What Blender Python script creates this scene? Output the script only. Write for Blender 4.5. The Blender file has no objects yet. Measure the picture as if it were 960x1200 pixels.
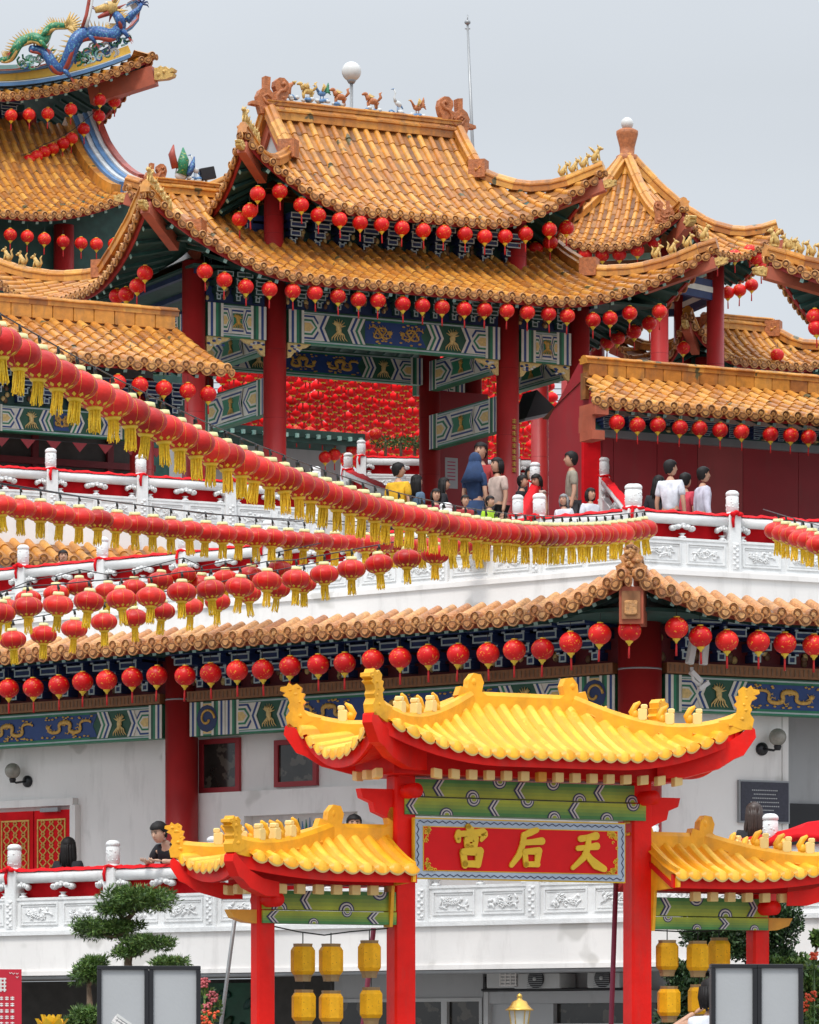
import bpy, math, random
from mathutils import Vector, Matrix
random.seed(7)
R_=math.radians
sc=bpy.context.scene
COL=sc.collection
CX,YH,FP,CZ=480.0,1230.0,5000.0,1.7
def W(px,py,Y): return Vector(((px-CX)*Y/FP, Y, CZ+(YH-py)*Y/FP))

# ------------------------------------------------------------------ materials
MATS={}
def mat(name,col,rough=.6,var=.12,scale=6.0,bump=0.0,bscale=40.0,metal=0.0,streak=0.0,spec=.5,col2=None,thr=None,c2scale=20.,tint=False,trans=0.0,coat=0.0,alpha=None,emit=None,orand=0.0):
    m=bpy.data.materials.new(name); m.use_nodes=True; MATS[name]=m
    nt=m.node_tree; N=nt.nodes; L=nt.links
    b=N['Principled BSDF']; b.inputs['Roughness'].default_value=rough; b.inputs['Metallic'].default_value=metal
    b.inputs['Specular IOR Level'].default_value=spec
    if coat: b.inputs['Coat Weight'].default_value=coat; b.inputs['Coat Roughness'].default_value=.15
    if trans: b.inputs['Transmission Weight'].default_value=trans
    tc=N.new('ShaderNodeTexCoord')
    no=N.new('ShaderNodeTexNoise'); no.inputs['Scale'].default_value=scale; no.inputs['Detail'].default_value=6
    L.new(tc.outputs['Object'],no.inputs['Vector'])
    def mix(fac,a,bb,mode='MIX'):
        x=N.new('ShaderNodeMix'); x.data_type='RGBA'; x.blend_type=mode
        if isinstance(fac,float): x.inputs[0].default_value=fac
        else: L.new(fac,x.inputs[0])
        for i,v in ((6,a),(7,bb)):
            if isinstance(v,tuple): x.inputs[i].default_value=(*v[:3],1)
            else: L.new(v,x.inputs[i])
        return x.outputs[2]
    base=tuple(col)
    if tint:                         # per-tile glaze variation
        at=N.new('ShaderNodeAttribute'); at.attribute_name='rnd'
        rp=N.new('ShaderNodeValToRGB'); L.new(at.outputs['Fac'],rp.inputs[0])
        e=rp.color_ramp.elements
        while len(e)<len(tint): e.new(.5)
        for i,c in enumerate(tint):
            e[i].position=i/(len(tint)-1); e[i].color=(*c,1)
        base=rp.outputs[0]
    mr=N.new('ShaderNodeMapRange'); L.new(no.outputs[0],mr.inputs[0])
    mr.inputs[1].default_value=.3; mr.inputs[2].default_value=.7
    mr.inputs[3].default_value=1-var; mr.inputs[4].default_value=1+var*.6
    cmb=N.new('ShaderNodeCombineColor')
    for i in range(3): L.new(mr.outputs[0],cmb.inputs[i])
    c=mix(1.0,base,cmb.outputs[0],'MULTIPLY')
    if streak:
        mp=N.new('ShaderNodeMapping'); mp.inputs['Scale'].default_value=(4,4,.9); L.new(tc.outputs['Object'],mp.inputs[0])
        n2=N.new('ShaderNodeTexNoise'); n2.inputs['Scale'].default_value=1.3; n2.inputs['Detail'].default_value=8; n2.inputs['Roughness'].default_value=.65
        L.new(mp.outputs[0],n2.inputs['Vector'])
        r2=N.new('ShaderNodeMapRange'); L.new(n2.outputs[0],r2.inputs[0]); r2.inputs[1].default_value=.52; r2.inputs[2].default_value=.75
        r2.inputs[3].default_value=0; r2.inputs[4].default_value=streak
        c=mix(r2.outputs[0],c,(.10,.085,.07))
    if col2:
        n3=N.new('ShaderNodeTexNoise'); n3.inputs['Scale'].default_value=c2scale; n3.inputs['Detail'].default_value=3
        L.new(tc.outputs['Object'],n3.inputs['Vector'])
        r3=N.new('ShaderNodeMapRange'); L.new(n3.outputs[0],r3.inputs[0]); r3.inputs[1].default_value=thr; r3.inputs[2].default_value=thr+.03
        c=mix(r3.outputs[0],c,col2)
    if orand:                        # every copy of a lantern has faded a little differently
        oi=N.new('ShaderNodeObjectInfo'); ro=N.new('ShaderNodeMapRange'); L.new(oi.outputs['Random'],ro.inputs[0]); ro.inputs[3].default_value=1-orand; ro.inputs[4].default_value=1+orand*.5
        co_=N.new('ShaderNodeCombineColor'); [L.new(ro.outputs[0],co_.inputs[i]) for i in range(3)]
        c=mix(1.0,c,co_.outputs[0],'MULTIPLY')
        fa=N.new('ShaderNodeMapRange'); L.new(oi.outputs['Random'],fa.inputs[0]); fa.inputs[1].default_value=.55; fa.inputs[2].default_value=1; fa.inputs[3].default_value=0; fa.inputs[4].default_value=orand*.35
        c=mix(fa.outputs[0],c,(.75,.16,.10))
    L.new(c,b.inputs['Base Color'])
    if bump:
        n4=N.new('ShaderNodeTexNoise'); n4.inputs['Scale'].default_value=bscale; n4.inputs['Detail'].default_value=5
        L.new(tc.outputs['Object'],n4.inputs['Vector'])
        bp=N.new('ShaderNodeBump'); bp.inputs['Strength'].default_value=bump; bp.inputs['Distance'].default_value=.01
        L.new(n4.outputs[0],bp.inputs['Height']); L.new(bp.outputs[0],b.inputs['Normal'])
    if alpha is not None: b.inputs['Alpha'].default_value=alpha
    if emit: b.inputs['Emission Color'].default_value=(*emit[0],1); b.inputs['Emission Strength'].default_value=emit[1]
    return m
TC=[(.36,.13,.028),(.52,.20,.032),(.63,.27,.04),(.57,.235,.038),(.69,.34,.065),(.46,.165,.028)]
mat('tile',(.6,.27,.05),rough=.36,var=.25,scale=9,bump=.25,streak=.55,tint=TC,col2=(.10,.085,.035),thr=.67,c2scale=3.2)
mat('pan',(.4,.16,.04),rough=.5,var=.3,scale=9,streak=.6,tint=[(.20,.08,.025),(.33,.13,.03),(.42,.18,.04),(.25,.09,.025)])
mat('ante',(.55,.25,.08),rough=.45,var=.3,scale=25,bump=.9,bscale=60,streak=.4,tint=[(.40,.16,.05),(.55,.25,.07),(.62,.31,.09)])
mat('antelow',(.55,.28,.14),rough=.5,var=.35,scale=25,bump=.9,bscale=60,streak=.5,tint=[(.42,.16,.055),(.58,.26,.085),(.64,.33,.12)])
mat('antedark',(.22,.09,.03),rough=.6,var=.4,scale=40,bump=.8,bscale=70)
mat('beast',(.62,.40,.12),rough=.5,var=.35,scale=25,bump=.6,streak=.4)
mat('terra',(.45,.15,.05),rough=.55,var=.35,scale=18,bump=.9,bscale=40,streak=.4)
mat('redpaint',(.40,.018,.018),rough=.45,var=.14,scale=3,streak=.18,bump=.1)
mat('redwall',(.34,.022,.03),rough=.5,var=.12,scale=1.5,streak=.2)
mat('redwall2',(.36,.06,.06),rough=.5,var=.15,scale=1.5,streak=.2)
mat('fascia',(.42,.035,.03),rough=.5,var=.2,streak=.25)
mat('fascialow',(.36,.08,.045),rough=.55,var=.2,streak=.3)
mat('rustred',(.42,.10,.05),rough=.55,var=.2,scale=4,streak=.3)
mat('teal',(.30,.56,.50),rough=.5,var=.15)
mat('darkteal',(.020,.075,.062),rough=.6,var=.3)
mat('navy',(.015,.035,.12),rough=.5,var=.25)
mat('blue',(.012,.050,.20),rough=.45,var=.15)
mat('green',(.02,.20,.10),rough=.5,var=.2)
mat('dgreen',(.015,.09,.05),rough=.5,var=.25)
mat('palegrey',(.42,.52,.52),rough=.5,var=.12)
mat('cream',(.70,.68,.60),rough=.55,var=.12)
mat('gold',(.62,.36,.07),rough=.42,var=.25,scale=30)
mat('goldpale',(.72,.52,.20),rough=.5,var=.2,scale=30)
mat('white',(.82,.795,.77),rough=.6,var=.06,scale=1.2,streak=.20,bump=.15,bscale=15,col2=(.62,.60,.57),thr=.62,c2scale=1.1)
mat('stone',(.77,.775,.77),rough=.55,var=.07,scale=8,streak=.22,bump=.5,bscale=50)
mat('greywall',(.45,.46,.47),rough=.6,var=.08,scale=1,streak=.2)
mat('dark',(.018,.017,.016),rough=.6,var=.3)
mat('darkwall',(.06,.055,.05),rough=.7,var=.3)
mat('darkred',(.16,.012,.018),rough=.6,var=.2)
mat('wood',(.22,.12,.06),rough=.55,var=.3,scale=12)
mat('woodband',(.30,.13,.05),rough=.55,var=.25,scale=12)
mat('glassdark',(.03,.028,.025),rough=.12,var=.5,scale=3,spec=.6,col2=(.09,.08,.065),thr=.56,c2scale=5)
mat('black',(.012,.012,.015),rough=.35,var=.1)
mat('ac',(.55,.56,.56),rough=.5,var=.08,streak=.15)
mat('metalgrey',(.3,.31,.32),rough=.4,var=.1,metal=.4)
mat('paper',(.42,.43,.44),rough=.35,var=.04,scale=2,bump=.1)
mat('cloth',(.66,.006,.012),rough=.8,spec=.2,var=.2,scale=5)
mat('purplered',(.25,.03,.07),rough=.6,var=.2)
mat('lantern',(.70,.006,.008),rough=.45,var=.12,scale=12,spec=.3)
mat('lanternprint',(.70,.006,.008),orand=.22,rough=.42,var=.12,scale=12,spec=.35,col2=(.80,.32,.03),thr=.615,c2scale=38)
mat('lanternfaded',(.64,.012,.008),orand=.35,bump=.5,bscale=30,rough=.40,var=.28,scale=9,spec=.38)
mat('lanternfarm',(.86,.006,.010),rough=.55,var=.25,scale=3,spec=.25)
mat('goldrim',(.80,.55,.04),rough=.4,var=.1)
mat('capring',(.72,.70,.34),rough=.45,var=.12)
mat('tassel',(.86,.56,.015),orand=.2,rough=.7,var=.25,scale=60)
mat('redtassel',(.55,.02,.02),rough=.7)
mat('ylantern',(.86,.43,.008),orand=.2,rough=.6,spec=.25,var=.18,scale=10,col2=(.35,.16,.02),thr=.66,c2scale=60)
mat('lanternend',(.30,.19,.08),rough=.5)
mat('archred',(.80,.010,.005),rough=.45,spec=.25,var=.16,scale=4,streak=.28,bump=.3,bscale=25)
mat('archred2',(.60,.008,.006),rough=.5,spec=.25,var=.15,scale=4)
mat('archyellow',(.88,.52,.05),rough=.5,streak=.22,bump=.4,bscale=30,var=.2,scale=6,spec=.35,col2=(.86,.36,.015),thr=.60,c2scale=4,tint=[(.88,.41,.015),(.90,.48,.03),(.91,.55,.07)])
mat('archpan',(.84,.36,.015),rough=.45,var=.15,scale=5)
mat('archcrest',(.88,.42,.012),rough=.5,streak=.25,var=.2,scale=7,bump=.3,bscale=25)
mat('archpale',(.88,.66,.25),rough=.45,var=.10,scale=7)
mat('archorange',(.80,.36,.03),rough=.45,var=.15,scale=7)
mat('archgreen',(.34,.42,.03),rough=.45,var=.2,scale=5)
mat('archgreen2',(.08,.27,.06),rough=.45,var=.2,scale=5)
for i_ in range(5):
    f_=i_/4; mat('archgrad%d'%i_,(.07+.33*f_,.25+.20*f_,.06-.03*f_),rough=.45,var=.2,scale=5,streak=.15)
mat('motifdark',(.03,.03,.09),rough=.5)
mat('motifpale',(.62,.58,.55),rough=.5)
mat('signgrey',(.42,.50,.60),rough=.5,var=.1)
mat('signred',(.70,.005,.008),rough=.45,spec=.25,var=.08)
mat('signgold',(.80,.50,.02),rough=.4,var=.12)
mat('brass',(.60,.38,.08),rough=.3,metal=.7,var=.15)
mat('lampglass',(.55,.55,.50),rough=.2,var=.1)
mat('globe',(.62,.62,.60),rough=.25,var=.05)
mat('globegrey',(.30,.29,.25),rough=.2,var=.3,scale=14)
mat('leaf',(.045,.10,.022),rough=.55,var=.4,tint=[(.02,.055,.012),(.05,.12,.02),(.10,.19,.03),(.17,.27,.06)])
mat('leafdark',(.02,.05,.015),rough=.5,var=.4,tint=[(.008,.03,.010),(.018,.055,.015),(.035,.085,.022),(.06,.12,.035)])
mat('bark',(.16,.11,.07),rough=.8,var=.35,bump=.8,scale=14)
mat('flower',(.75,.10,.03),rough=.6,var=.3)
mat('flowerpink',(.65,.16,.18),rough=.6,var=.3)
mat('lotus',(.85,.52,.02),rough=.45,var=.2)
mat('skin',(.52,.29,.19),rough=.5,var=.06)
mat('skinpale',(.60,.37,.26),rough=.5,var=.06)
mat('hair',(.010,.008,.008),rough=.6,spec=.3,var=.3,scale=30)
mat('hairbrown',(.045,.025,.018),rough=.4,var=.3,scale=30)
mat('hairgrey',(.22,.22,.22),rough=.5,var=.3,scale=30)
mat('eye',(.01,.008,.008),rough=.2)
mat('lip',(.38,.12,.10),rough=.5)
def cl(n,c): mat(n,c,rough=.85,var=.28,scale=9,bump=1.0,bscale=9)
cl('c_yellow',(.80,.44,.02)); cl('c_navy',(.018,.045,.12)); cl('c_white',(.70,.72,.78)); cl('c_stripe',(.60,.58,.68))
cl('c_khaki',(.30,.27,.21)); cl('c_red',(.35,.03,.03)); cl('c_black',(.015,.015,.02)); cl('c_denim',(.10,.17,.26))
cl('c_cream',(.55,.42,.36)); cl('c_lime',(.42,.72,.03)); cl('c_pink',(.55,.05,.08)); cl('c_grey',(.10,.10,.11)); cl('c_crimson',(.34,.02,.05))
mat('ground',(.20,.19,.18),rough=.85,var=.2,scale=.5,bump=.4,bscale=6)
mat('terrace',(.34,.32,.30),rough=.8,var=.15,scale=2)
mat('crimsonsign',(.50,.01,.03),rough=.4,var=.06)
mat('ink',(.75,.72,.70),rough=.6)
mat('plaque',(.035,.035,.055),rough=.3,var=.3,scale=30)
mat('magenta',(.45,.01,.09),rough=.5)
mat('ridgeyellow',(.75,.45,.06),rough=.45,var=.15,streak=.3)
mat('ridgeblue',(.10,.22,.42),rough=.45,var=.15,streak=.2)
mat('ridgewhite',(.60,.62,.62),rough=.5,var=.1,streak=.3)
mat('dragonblue',(.03,.10,.30),rough=.35,var=.5,scale=30,bump=1.0,bscale=22,col2=(.10,.30,.42),thr=.58,c2scale=26)
mat('dragongreen',(.02,.20,.09),rough=.35,var=.5,scale=30,bump=1.0,bscale=22,col2=(.30,.36,.08),thr=.60,c2scale=26)
mat('dragonred',(.33,.05,.03),rough=.4,var=.3)
mat('pot',(.25,.12,.07),rough=.7,var=.2)

# ------------------------------------------------------------------ mesh builder
class MB:
    def __init__(s): s.v=[]; s.f=[]; s.m=[]; s.r=[]; s.s=[]
    def add(s,vs,fs,m,smooth=False,r=None):
        o=len(s.v); s.v+= [Vector(v) for v in vs]
        if r is None: r=random.random()
        for f in fs:
            s.f.append(tuple(i+o for i in f)); s.m.append(m); s.r.append(r); s.s.append(smooth)
    def box(s,c,d,m,rot=None,bev=0,r=None):
        hx,hy,hz=d[0]/2,d[1]/2,d[2]/2; c=Vector(c)
        if bev>0:
            b=min(bev,hx*.9,hz*.9,hy*.9); pr=[(-hx+b,-hz),(hx-b,-hz),(hx,-hz+b),(hx,hz-b),(hx-b,hz),(-hx+b,hz),(-hx,hz-b),(-hx,-hz+b)]
            vs=[]
            for (y,k) in ((-hy,b*.6),(-hy+b,0),(hy-b,0),(hy,b*.6)):
                for (x,z) in pr:
                    vs.append(Vector((x-math.copysign(k,x),y,z-math.copysign(k,z))))
            if rot: vs=[rot@v for v in vs]
            fs=[tuple(range(7,-1,-1)),tuple(range(24,32))]
            for k in range(3):
                for i in range(8):
                    j=(i+1)%8; fs.append((k*8+i,k*8+j,(k+1)*8+j,(k+1)*8+i))
            s.add([c+v for v in vs],fs,m,False,r); return
        vs=[Vector((x,y,z)) for z in (-hz,hz) for y in (-hy,hy) for x in (-hx,hx)]
        if rot: vs=[rot@v for v in vs]
        s.add([c+v for v in vs],[(0,2,3,1),(4,5,7,6),(0,1,5,4),(2,6,7,3),(0,4,6,2),(1,3,7,5)],m,False,r)
    def bx(s,x0,x1,y0,y1,z0,z1,m,bev=0,r=None):
        s.box(((x0+x1)/2,(y0+y1)/2,(z0+z1)/2),(abs(x1-x0),abs(y1-y0),abs(z1-z0)),m,None,bev,r)
    def tube(s,pts,rad,m,n=8,cap=True,smooth=True,sx=1.0,sz=1.0,r=None,up=None):
        pts=[Vector(p) for p in pts]
        if not isinstance(rad,(list,tuple)): rad=[rad]*len(pts)
        up=Vector(up) if up else None
        vs=[];fs=[];pu=None
        for i,p in enumerate(pts):
            t=(pts[min(i+1,len(pts)-1)]-pts[max(i-1,0)])
            if t.length<1e-9: t=Vector((0,0,1))
            t.normalize()
            u0=up if up else (pu if pu else (Vector((0,0,1)) if abs(t.z)<.9 else Vector((0,1,0))))
            a=t.cross(u0)
            if a.length<1e-6: a=t.cross(Vector((1,0,.1)))
            a.normalize(); u=a.cross(t).normalized(); pu=u
            for k in range(n):
                an=2*math.pi*(k+.5)/n
                vs.append(p+a*math.cos(an)*rad[i]*sx+u*math.sin(an)*rad[i]*sz)
        for i in range(len(pts)-1):
            for k in range(n):
                j=(k+1)%n; fs.append((i*n+k,i*n+j,(i+1)*n+j,(i+1)*n+k))
        if cap: fs+= [tuple(range(n-1,-1,-1)),tuple(range((len(pts)-1)*n,len(pts)*n))]
        s.add(vs,fs,m,smooth and n>4,r)
    def lathe(s,prof,c,m,n=16,smooth=True,ax=None,r=None,ang0=0):
        c=Vector(c); vs=[];fs=[]
        for (rr,z) in prof:
            for k in range(n):
                a=2*math.pi*k/n+ang0; v=Vector((rr*math.cos(a),rr*math.sin(a),z))
                vs.append(c+(ax@v if ax else v))
        for i in range(len(prof)-1):
            for k in range(n):
                j=(k+1)%n; fs.append((i*n+k,i*n+j,(i+1)*n+j,(i+1)*n+k))
        if prof[0][0]>1e-5: fs.append(tuple(range(n-1,-1,-1)))
        if prof[-1][0]>1e-5: fs.append(tuple(range((len(prof)-1)*n,len(prof)*n)))
        s.add(vs,fs,m,smooth,r)
    def ell(s,c,rad,m,nu=12,nv=8,rot=None,r=None,lump=0):
        c=Vector(c); vs=[];fs=[]
        if not isinstance(rad,(list,tuple)): rad=(rad,)*3
        for i in range(nv+1):
            t=math.pi*i/nv
            for k in range(nu):
                a=2*math.pi*k/nu
                q=1+(random.uniform(-lump,lump) if lump else 0)
                v=Vector((rad[0]*math.sin(t)*math.cos(a)*q,rad[1]*math.sin(t)*math.sin(a)*q,rad[2]*math.cos(t)))
                vs.append(c+(rot@v if rot else v))
        for i in range(nv):
            for k in range(nu):
                j=(k+1)%nu; fs.append((i*nu+k,(i+1)*nu+k,(i+1)*nu+j,i*nu+j))
        s.add(vs,fs,m,True,r)
    def prism(s,poly,o,u,v,th,m,r=None,smooth=False):
        o=Vector(o);u=Vector(u);v=Vector(v);th=Vector(th);n=len(poly)
        a=[o+u*p[0]+v*p[1] for p in poly]; b=[x+th for x in a]
        fs=[tuple(range(n)),tuple(range(2*n-1,n-1,-1))]+[(i,(i+1)%n,(i+1)%n+n,i+n) for i in range(n)]
        s.add(a+b,fs,m,smooth,r)
    def pxz(s,poly,y,m,th=.006,r=None):          # flat shape in the local xz plane, front face at y
        s.prism(poly,(0,y,0),(1,0,0),(0,0,1),(0,th,0),m,r)
    def sweep(s,pts,prof,m,up=(0,0,1),closed=True,cap=True,smooth=False,r=None,perseg=False):
        # profile (side, up) swept with constant up
        pts=[Vector(p) for p in pts]; up=Vector(up); n=len(prof); secs=[]
        for i,p in enumerate(pts):
            t=(pts[min(i+1,len(pts)-1)]-pts[max(i-1,0)]).normalized()
            a=t.cross(up)
            if a.length<1e-5: a=Vector((1,0,0))
            a.normalize(); u=a.cross(t).normalized() if abs(t.dot(up))<.98 else up
            pr=prof[i] if isinstance(prof[0][0],(tuple,list)) else prof
            secs.append([p+a*q[0]+u*q[1] for q in pr])
        n=len(secs[0])
        for i in range(len(pts)-1):
            fs=[(k,(k+1)%n,(k+1)%n+n,k+n) for k in range(n)]
            if cap and (perseg or i==0): fs.append(tuple(range(n-1,-1,-1)))
            if cap and (perseg or i==len(pts)-2): fs.append(tuple(range(n,2*n)))
            s.add(secs[i]+secs[i+1],fs,m,smooth,(random.random() if perseg else r))
    def build(s,name,parent=None,world=False,loc=None):
        if not s.v: return None
        me=bpy.data.meshes.new(name)
        vs=s.v
        if world and parent is not None:
            M=(Matrix.Translation(parent.location)@parent.rotation_euler.to_matrix().to_4x4()).inverted()
            if parent.parent:
                g=parent.parent
                MG=(Matrix.Translation(g.location)@g.rotation_euler.to_matrix().to_4x4()).inverted(); M=M@MG
            vs=[M@v for v in vs]
        if loc is not None: loc=Vector(loc); vs=[v-loc for v in vs]
        me.from_pydata([tuple(v) for v in vs],[],s.f)
        keys=[]
        for k in s.m:
            if k not in keys: keys.append(k)
        for k in keys: me.materials.append(MATS[k])
        ix={k:i for i,k in enumerate(keys)}
        me.polygons.foreach_set('material_index',[ix[k] for k in s.m])
        me.polygons.foreach_set('use_smooth',s.s)
        at=me.attributes.new('rnd','FLOAT','FACE'); at.data.foreach_set('value',s.r)
        me.update()
        o=bpy.data.objects.new(name,me); COL.objects.link(o)
        if parent: o.parent=parent
        if loc is not None: o.location=loc
        return o
def tag(o,label,cat,group=None):
    o['label']=label; o['category']=cat
    if group: o['group']=group
    return o
def thing(name,label,cat,loc=(0,0,0),rz=0,group=None):
    o=bpy.data.objects.new(name,None); o.empty_display_size=.2; COL.objects.link(o)
    o.location=loc; o.rotation_euler=(0,0,rz); return tag(o,label,cat,group)
def copy_tree(o,par=None):
    c=o.copy(); COL.objects.link(c)
    if par: c.parent=par
    for ch in list(o.children): copy_tree(ch,c)
    return c
def struct(o): o['kind']='structure'; return o
ONES=['','first','second','third','fourth','fifth','sixth','seventh','eighth','ninth','tenth','eleventh','twelfth','thirteenth','fourteenth','fifteenth','sixteenth','seventeenth','eighteenth','nineteenth']
TENS=['','','twent','thirt','fort','fift','sixt']
def ordn(n):
    if n<20: return ONES[n]
    t,u=divmod(n,10)
    return TENS[t]+'ieth' if u==0 else TENS[t]+'y-'+ONES[u]
class Fr:
    """a horizontal frame: origin O, turned by th degrees; x along the facade, y inward"""
    def __init__(s,x,y,th): s.O=Vector((x,y,0)); s.th=R_(th); c,q=math.cos(s.th),math.sin(s.th); s.ex=Vector((c,q,0)); s.ey=Vector((-q,c,0))
    def w(s,x,y,z=0): return s.O+s.ex*x+s.ey*y+Vector((0,0,z))
    def plane(s,px,py,y=0.0,axis='y'):     # where the sight line meets the plane local y (or x) = const: world point
        d=Vector(((px-CX)/FP,1,(YH-py)/FP)); n=s.ey if axis=='y' else s.ex
        c=Vector((0,0,CZ)); t=(y-(c-s.O).dot(n))/d.dot(n); return c+d*t
    def loc(s,px,py,y=0.0):                # local x, z on that plane
        p=s.plane(px,py,y); return (p-s.O).dot(s.ex),p.z
# ------------------------------------------------------------------ roofs
def tile_row(mb,P,a,d0,d1,tl,r,m,half=True,lift=.012,style='tile'):
    L=d1-d0
    if L<.05: return
    n=max(1,int(round(L/tl))); e=.02
    N=6
    for k in range(n):
        a_=a; a=a_
        p0=P(a+(random.uniform(-.006,.006) if k else 0),d0+L*k/n+(random.uniform(-.012,.012) if k else 0)); p1=P(a,d0+L*(k+1)/n+ (.02 if k<n-1 else 0))
        t=(p1-p0).normalized(); sd=(P(a+e,d0+L*k/n)-P(a-e,d0+L*k/n)).normalized(); nn=sd.cross(t).normalized()
        if nn.z<0: nn=-nn
        vs=[]
        for (p,rr,up) in ((p0,r*1.03,lift),(p1,r*.93,0)):
            for i in range(N+1):
                an=math.pi*i/N; vs.append(p+sd*math.cos(an)*rr+nn*(math.sin(an)*rr*1.05+up))
        o=N+1
        fs=[(i,i+1,i+1+o,i+o) for i in range(N)]
        mb.add(vs,fs,m,True)
        mb.add([v.copy() for v in vs[:o]],[tuple(range(o))],m,False)   # lip of the tile
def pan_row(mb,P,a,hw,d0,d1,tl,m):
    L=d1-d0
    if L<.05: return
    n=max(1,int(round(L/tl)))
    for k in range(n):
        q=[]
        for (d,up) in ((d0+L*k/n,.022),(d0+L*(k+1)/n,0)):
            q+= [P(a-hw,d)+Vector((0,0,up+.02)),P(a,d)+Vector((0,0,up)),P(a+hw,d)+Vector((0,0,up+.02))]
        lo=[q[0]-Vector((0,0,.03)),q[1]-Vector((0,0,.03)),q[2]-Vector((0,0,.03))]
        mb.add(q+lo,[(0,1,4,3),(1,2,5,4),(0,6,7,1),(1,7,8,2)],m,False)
def ante(mb,P,a,pitch,d0,r,m,low=False):
    e=.03; p=P(a,d0); out=(P(a,d0)-P(a,d0+.12)); out.z=0; out.normalize()
    sd=(P(a+e,d0)-P(a-e,d0)); sd.normalize(); up=sd.cross(out); 
    if up.z<0: up=-up
    up.normalize()
    ax=Matrix((sd,up,out)).transposed()        # z of the lathe = outward
    c=p+up*(r*.35)
    mb.lathe([(r*1.18,-.03),(r*1.18,.030),(r*.98,.040),(r*.88,.022)],c,m,12,False,ax); mb.lathe([(r*.87,.0),(r*.87,.024)],c,'antedark',12,False,ax); mb.lathe([(r*.5,.025),(r*.42,.040),(0,.042)],c,m,8,False,ax)
    # the drip tile between two rows: a heart-shaped plate hanging lower
    q=P(a+pitch/2,d0); h=r*1.75; w=pitch*.43
    poly=[(-w,.0),(-w*.98,-h*.40),(-w*.74,-h*.74),(-w*.35,-h*.95),(0,-h*1.02),(w*.35,-h*.95),(w*.74,-h*.74),(w*.98,-h*.40),(w,.0),(w*.45,.02),(-w*.45,.02)]
    mb.prism(poly,q+out*.004,sd,up,out*.022,m)
    mb.prism([(x*.70,z*.70-h*.12) for x,z in poly],q+out*.026,sd,up,out*.010,'antedark')
    mb.prism([(x*.46,z*.46-h*.22) for x,z in poly],q+out*.036,sd,up,out*.010,m)
def strip(mb,P,a0,a1,n,d0,d1,z0,z1,m,perseg=False):      # closed rectangular board running along the eave
    q=[]
    for i in range(n+1):
        a=a0+(a1-a0)*i/n
        A=P(a,d0);B=P(a,d1(a) if callable(d1) else d1)
        q.append([A+Vector((0,0,z0)),B+Vector((0,0,z0)),B+Vector((0,0,z1)),A+Vector((0,0,z1))])
    vs=[v for s_ in q for v in s_]; fs=[(0,1,2,3),(4*n,4*n+1,4*n+2,4*n+3)]
    for i in range(n):
        o=4*i
        for k in range(4):
            j=(k+1)%4; fs.append((o+k,o+j,o+4+j,o+4+k))
    mb.add(vs,fs,m,False)
def eave_details(P,a0,a1,wd,fas,raf,sof,pitch=.28,fm='fascia',raflen=.9,drop=.0,rafs=.055,tealm='teal',fh=.10,dm=None):
    dmf=(lambda a:1e9) if dm is None else (lambda a:max(.09,dm(a)-.03))
    n=max(6,int((a1-a0)/.35))
    strip(fas,P,a0,a1,n,.03,.07,-.02-fh,-.015,fm)
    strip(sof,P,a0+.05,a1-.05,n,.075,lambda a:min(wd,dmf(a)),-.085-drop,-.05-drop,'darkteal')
    k=int((a1-a0)/pitch)
    for i in range(k):
        a=a0+(a1-a0)*(i+.5)/k
        if dmf(a)<.2: continue
        A=P(a,.10); B=P(a,min(raflen,wd,dmf(a))); 
        A=A-Vector((0,0,.09+fh*.62)); B=B-Vector((0,0,.14))
        t=(B-A).normalized(); sd=(P(a+.03,.1)-P(a-.03,.1)).normalized(); up=sd.cross(t)
        if up.z<0: up=-up
        h=rafs/2
        vs=[A+sd*x*h+up*z*h for x,z in ((-1,-1),(1,-1),(1,1),(-1,1))]+[B+sd*x*h+up*z*h for x,z in ((-1,-1),(1,-1),(1,1),(-1,1))]
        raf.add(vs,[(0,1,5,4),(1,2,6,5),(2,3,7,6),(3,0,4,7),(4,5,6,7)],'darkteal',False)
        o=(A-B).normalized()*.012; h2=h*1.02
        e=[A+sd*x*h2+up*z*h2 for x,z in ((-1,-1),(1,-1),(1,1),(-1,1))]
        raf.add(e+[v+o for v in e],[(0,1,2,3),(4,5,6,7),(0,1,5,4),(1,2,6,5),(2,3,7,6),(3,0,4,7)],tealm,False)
def slope(tl,P,a0,a1,dm,pitch,r,tile=.27,mt='tile',mp='pan',ma='ante',antes=True,d0=-.03,sub=True,skip=None):
    n=max(1,int(round((a1-a0)/pitch))); pit=(a1-a0)/n
    for i in range(n+1):
        a=a0+pit*i
        if dm(a)>.1: tile_row(tl,P,a,d0,dm(a),tile,r,mt)
        if antes and i<n+1: ante(tl,P,a,pit if i<n else pit*.6,d0,r,ma)
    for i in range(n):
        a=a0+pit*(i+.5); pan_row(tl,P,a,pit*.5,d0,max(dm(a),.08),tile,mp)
RP=[(-.5,0),(-.5,.45),(-.62,.5),(-.62,.62),(-.38,.7),(-.3,.9),(0,1.0),(.3,.9),(.38,.7),(.62,.62),(.62,.5),(.5,.45),(.5,0)]
def ridge(mb,pts,w,h,m='tile',seg=.3,taper=None):
    pts=[Vector(p) for p in pts]
    # resample to even tiles
    L=[0]
    for i in range(1,len(pts)): L.append(L[-1]+(pts[i]-pts[i-1]).length)
    n=max(2,int(L[-1]/seg)); q=[]
    for k in range(n+1):
        s=L[-1]*k/n; i=max(j for j in range(len(L)) if L[j]<=s+1e-6); i=min(i,len(pts)-2)
        t=(s-L[i])/max(1e-6,(L[i+1]-L[i])); q.append(pts[i].lerp(pts[i+1],t))
    for k in range(n):
        g=1.0 if k%2 else .97
        prof=[(x*w*g,z*h*g) for x,z in RP]
        mb.sweep([q[k],q[k+1]],prof,m)
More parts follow.
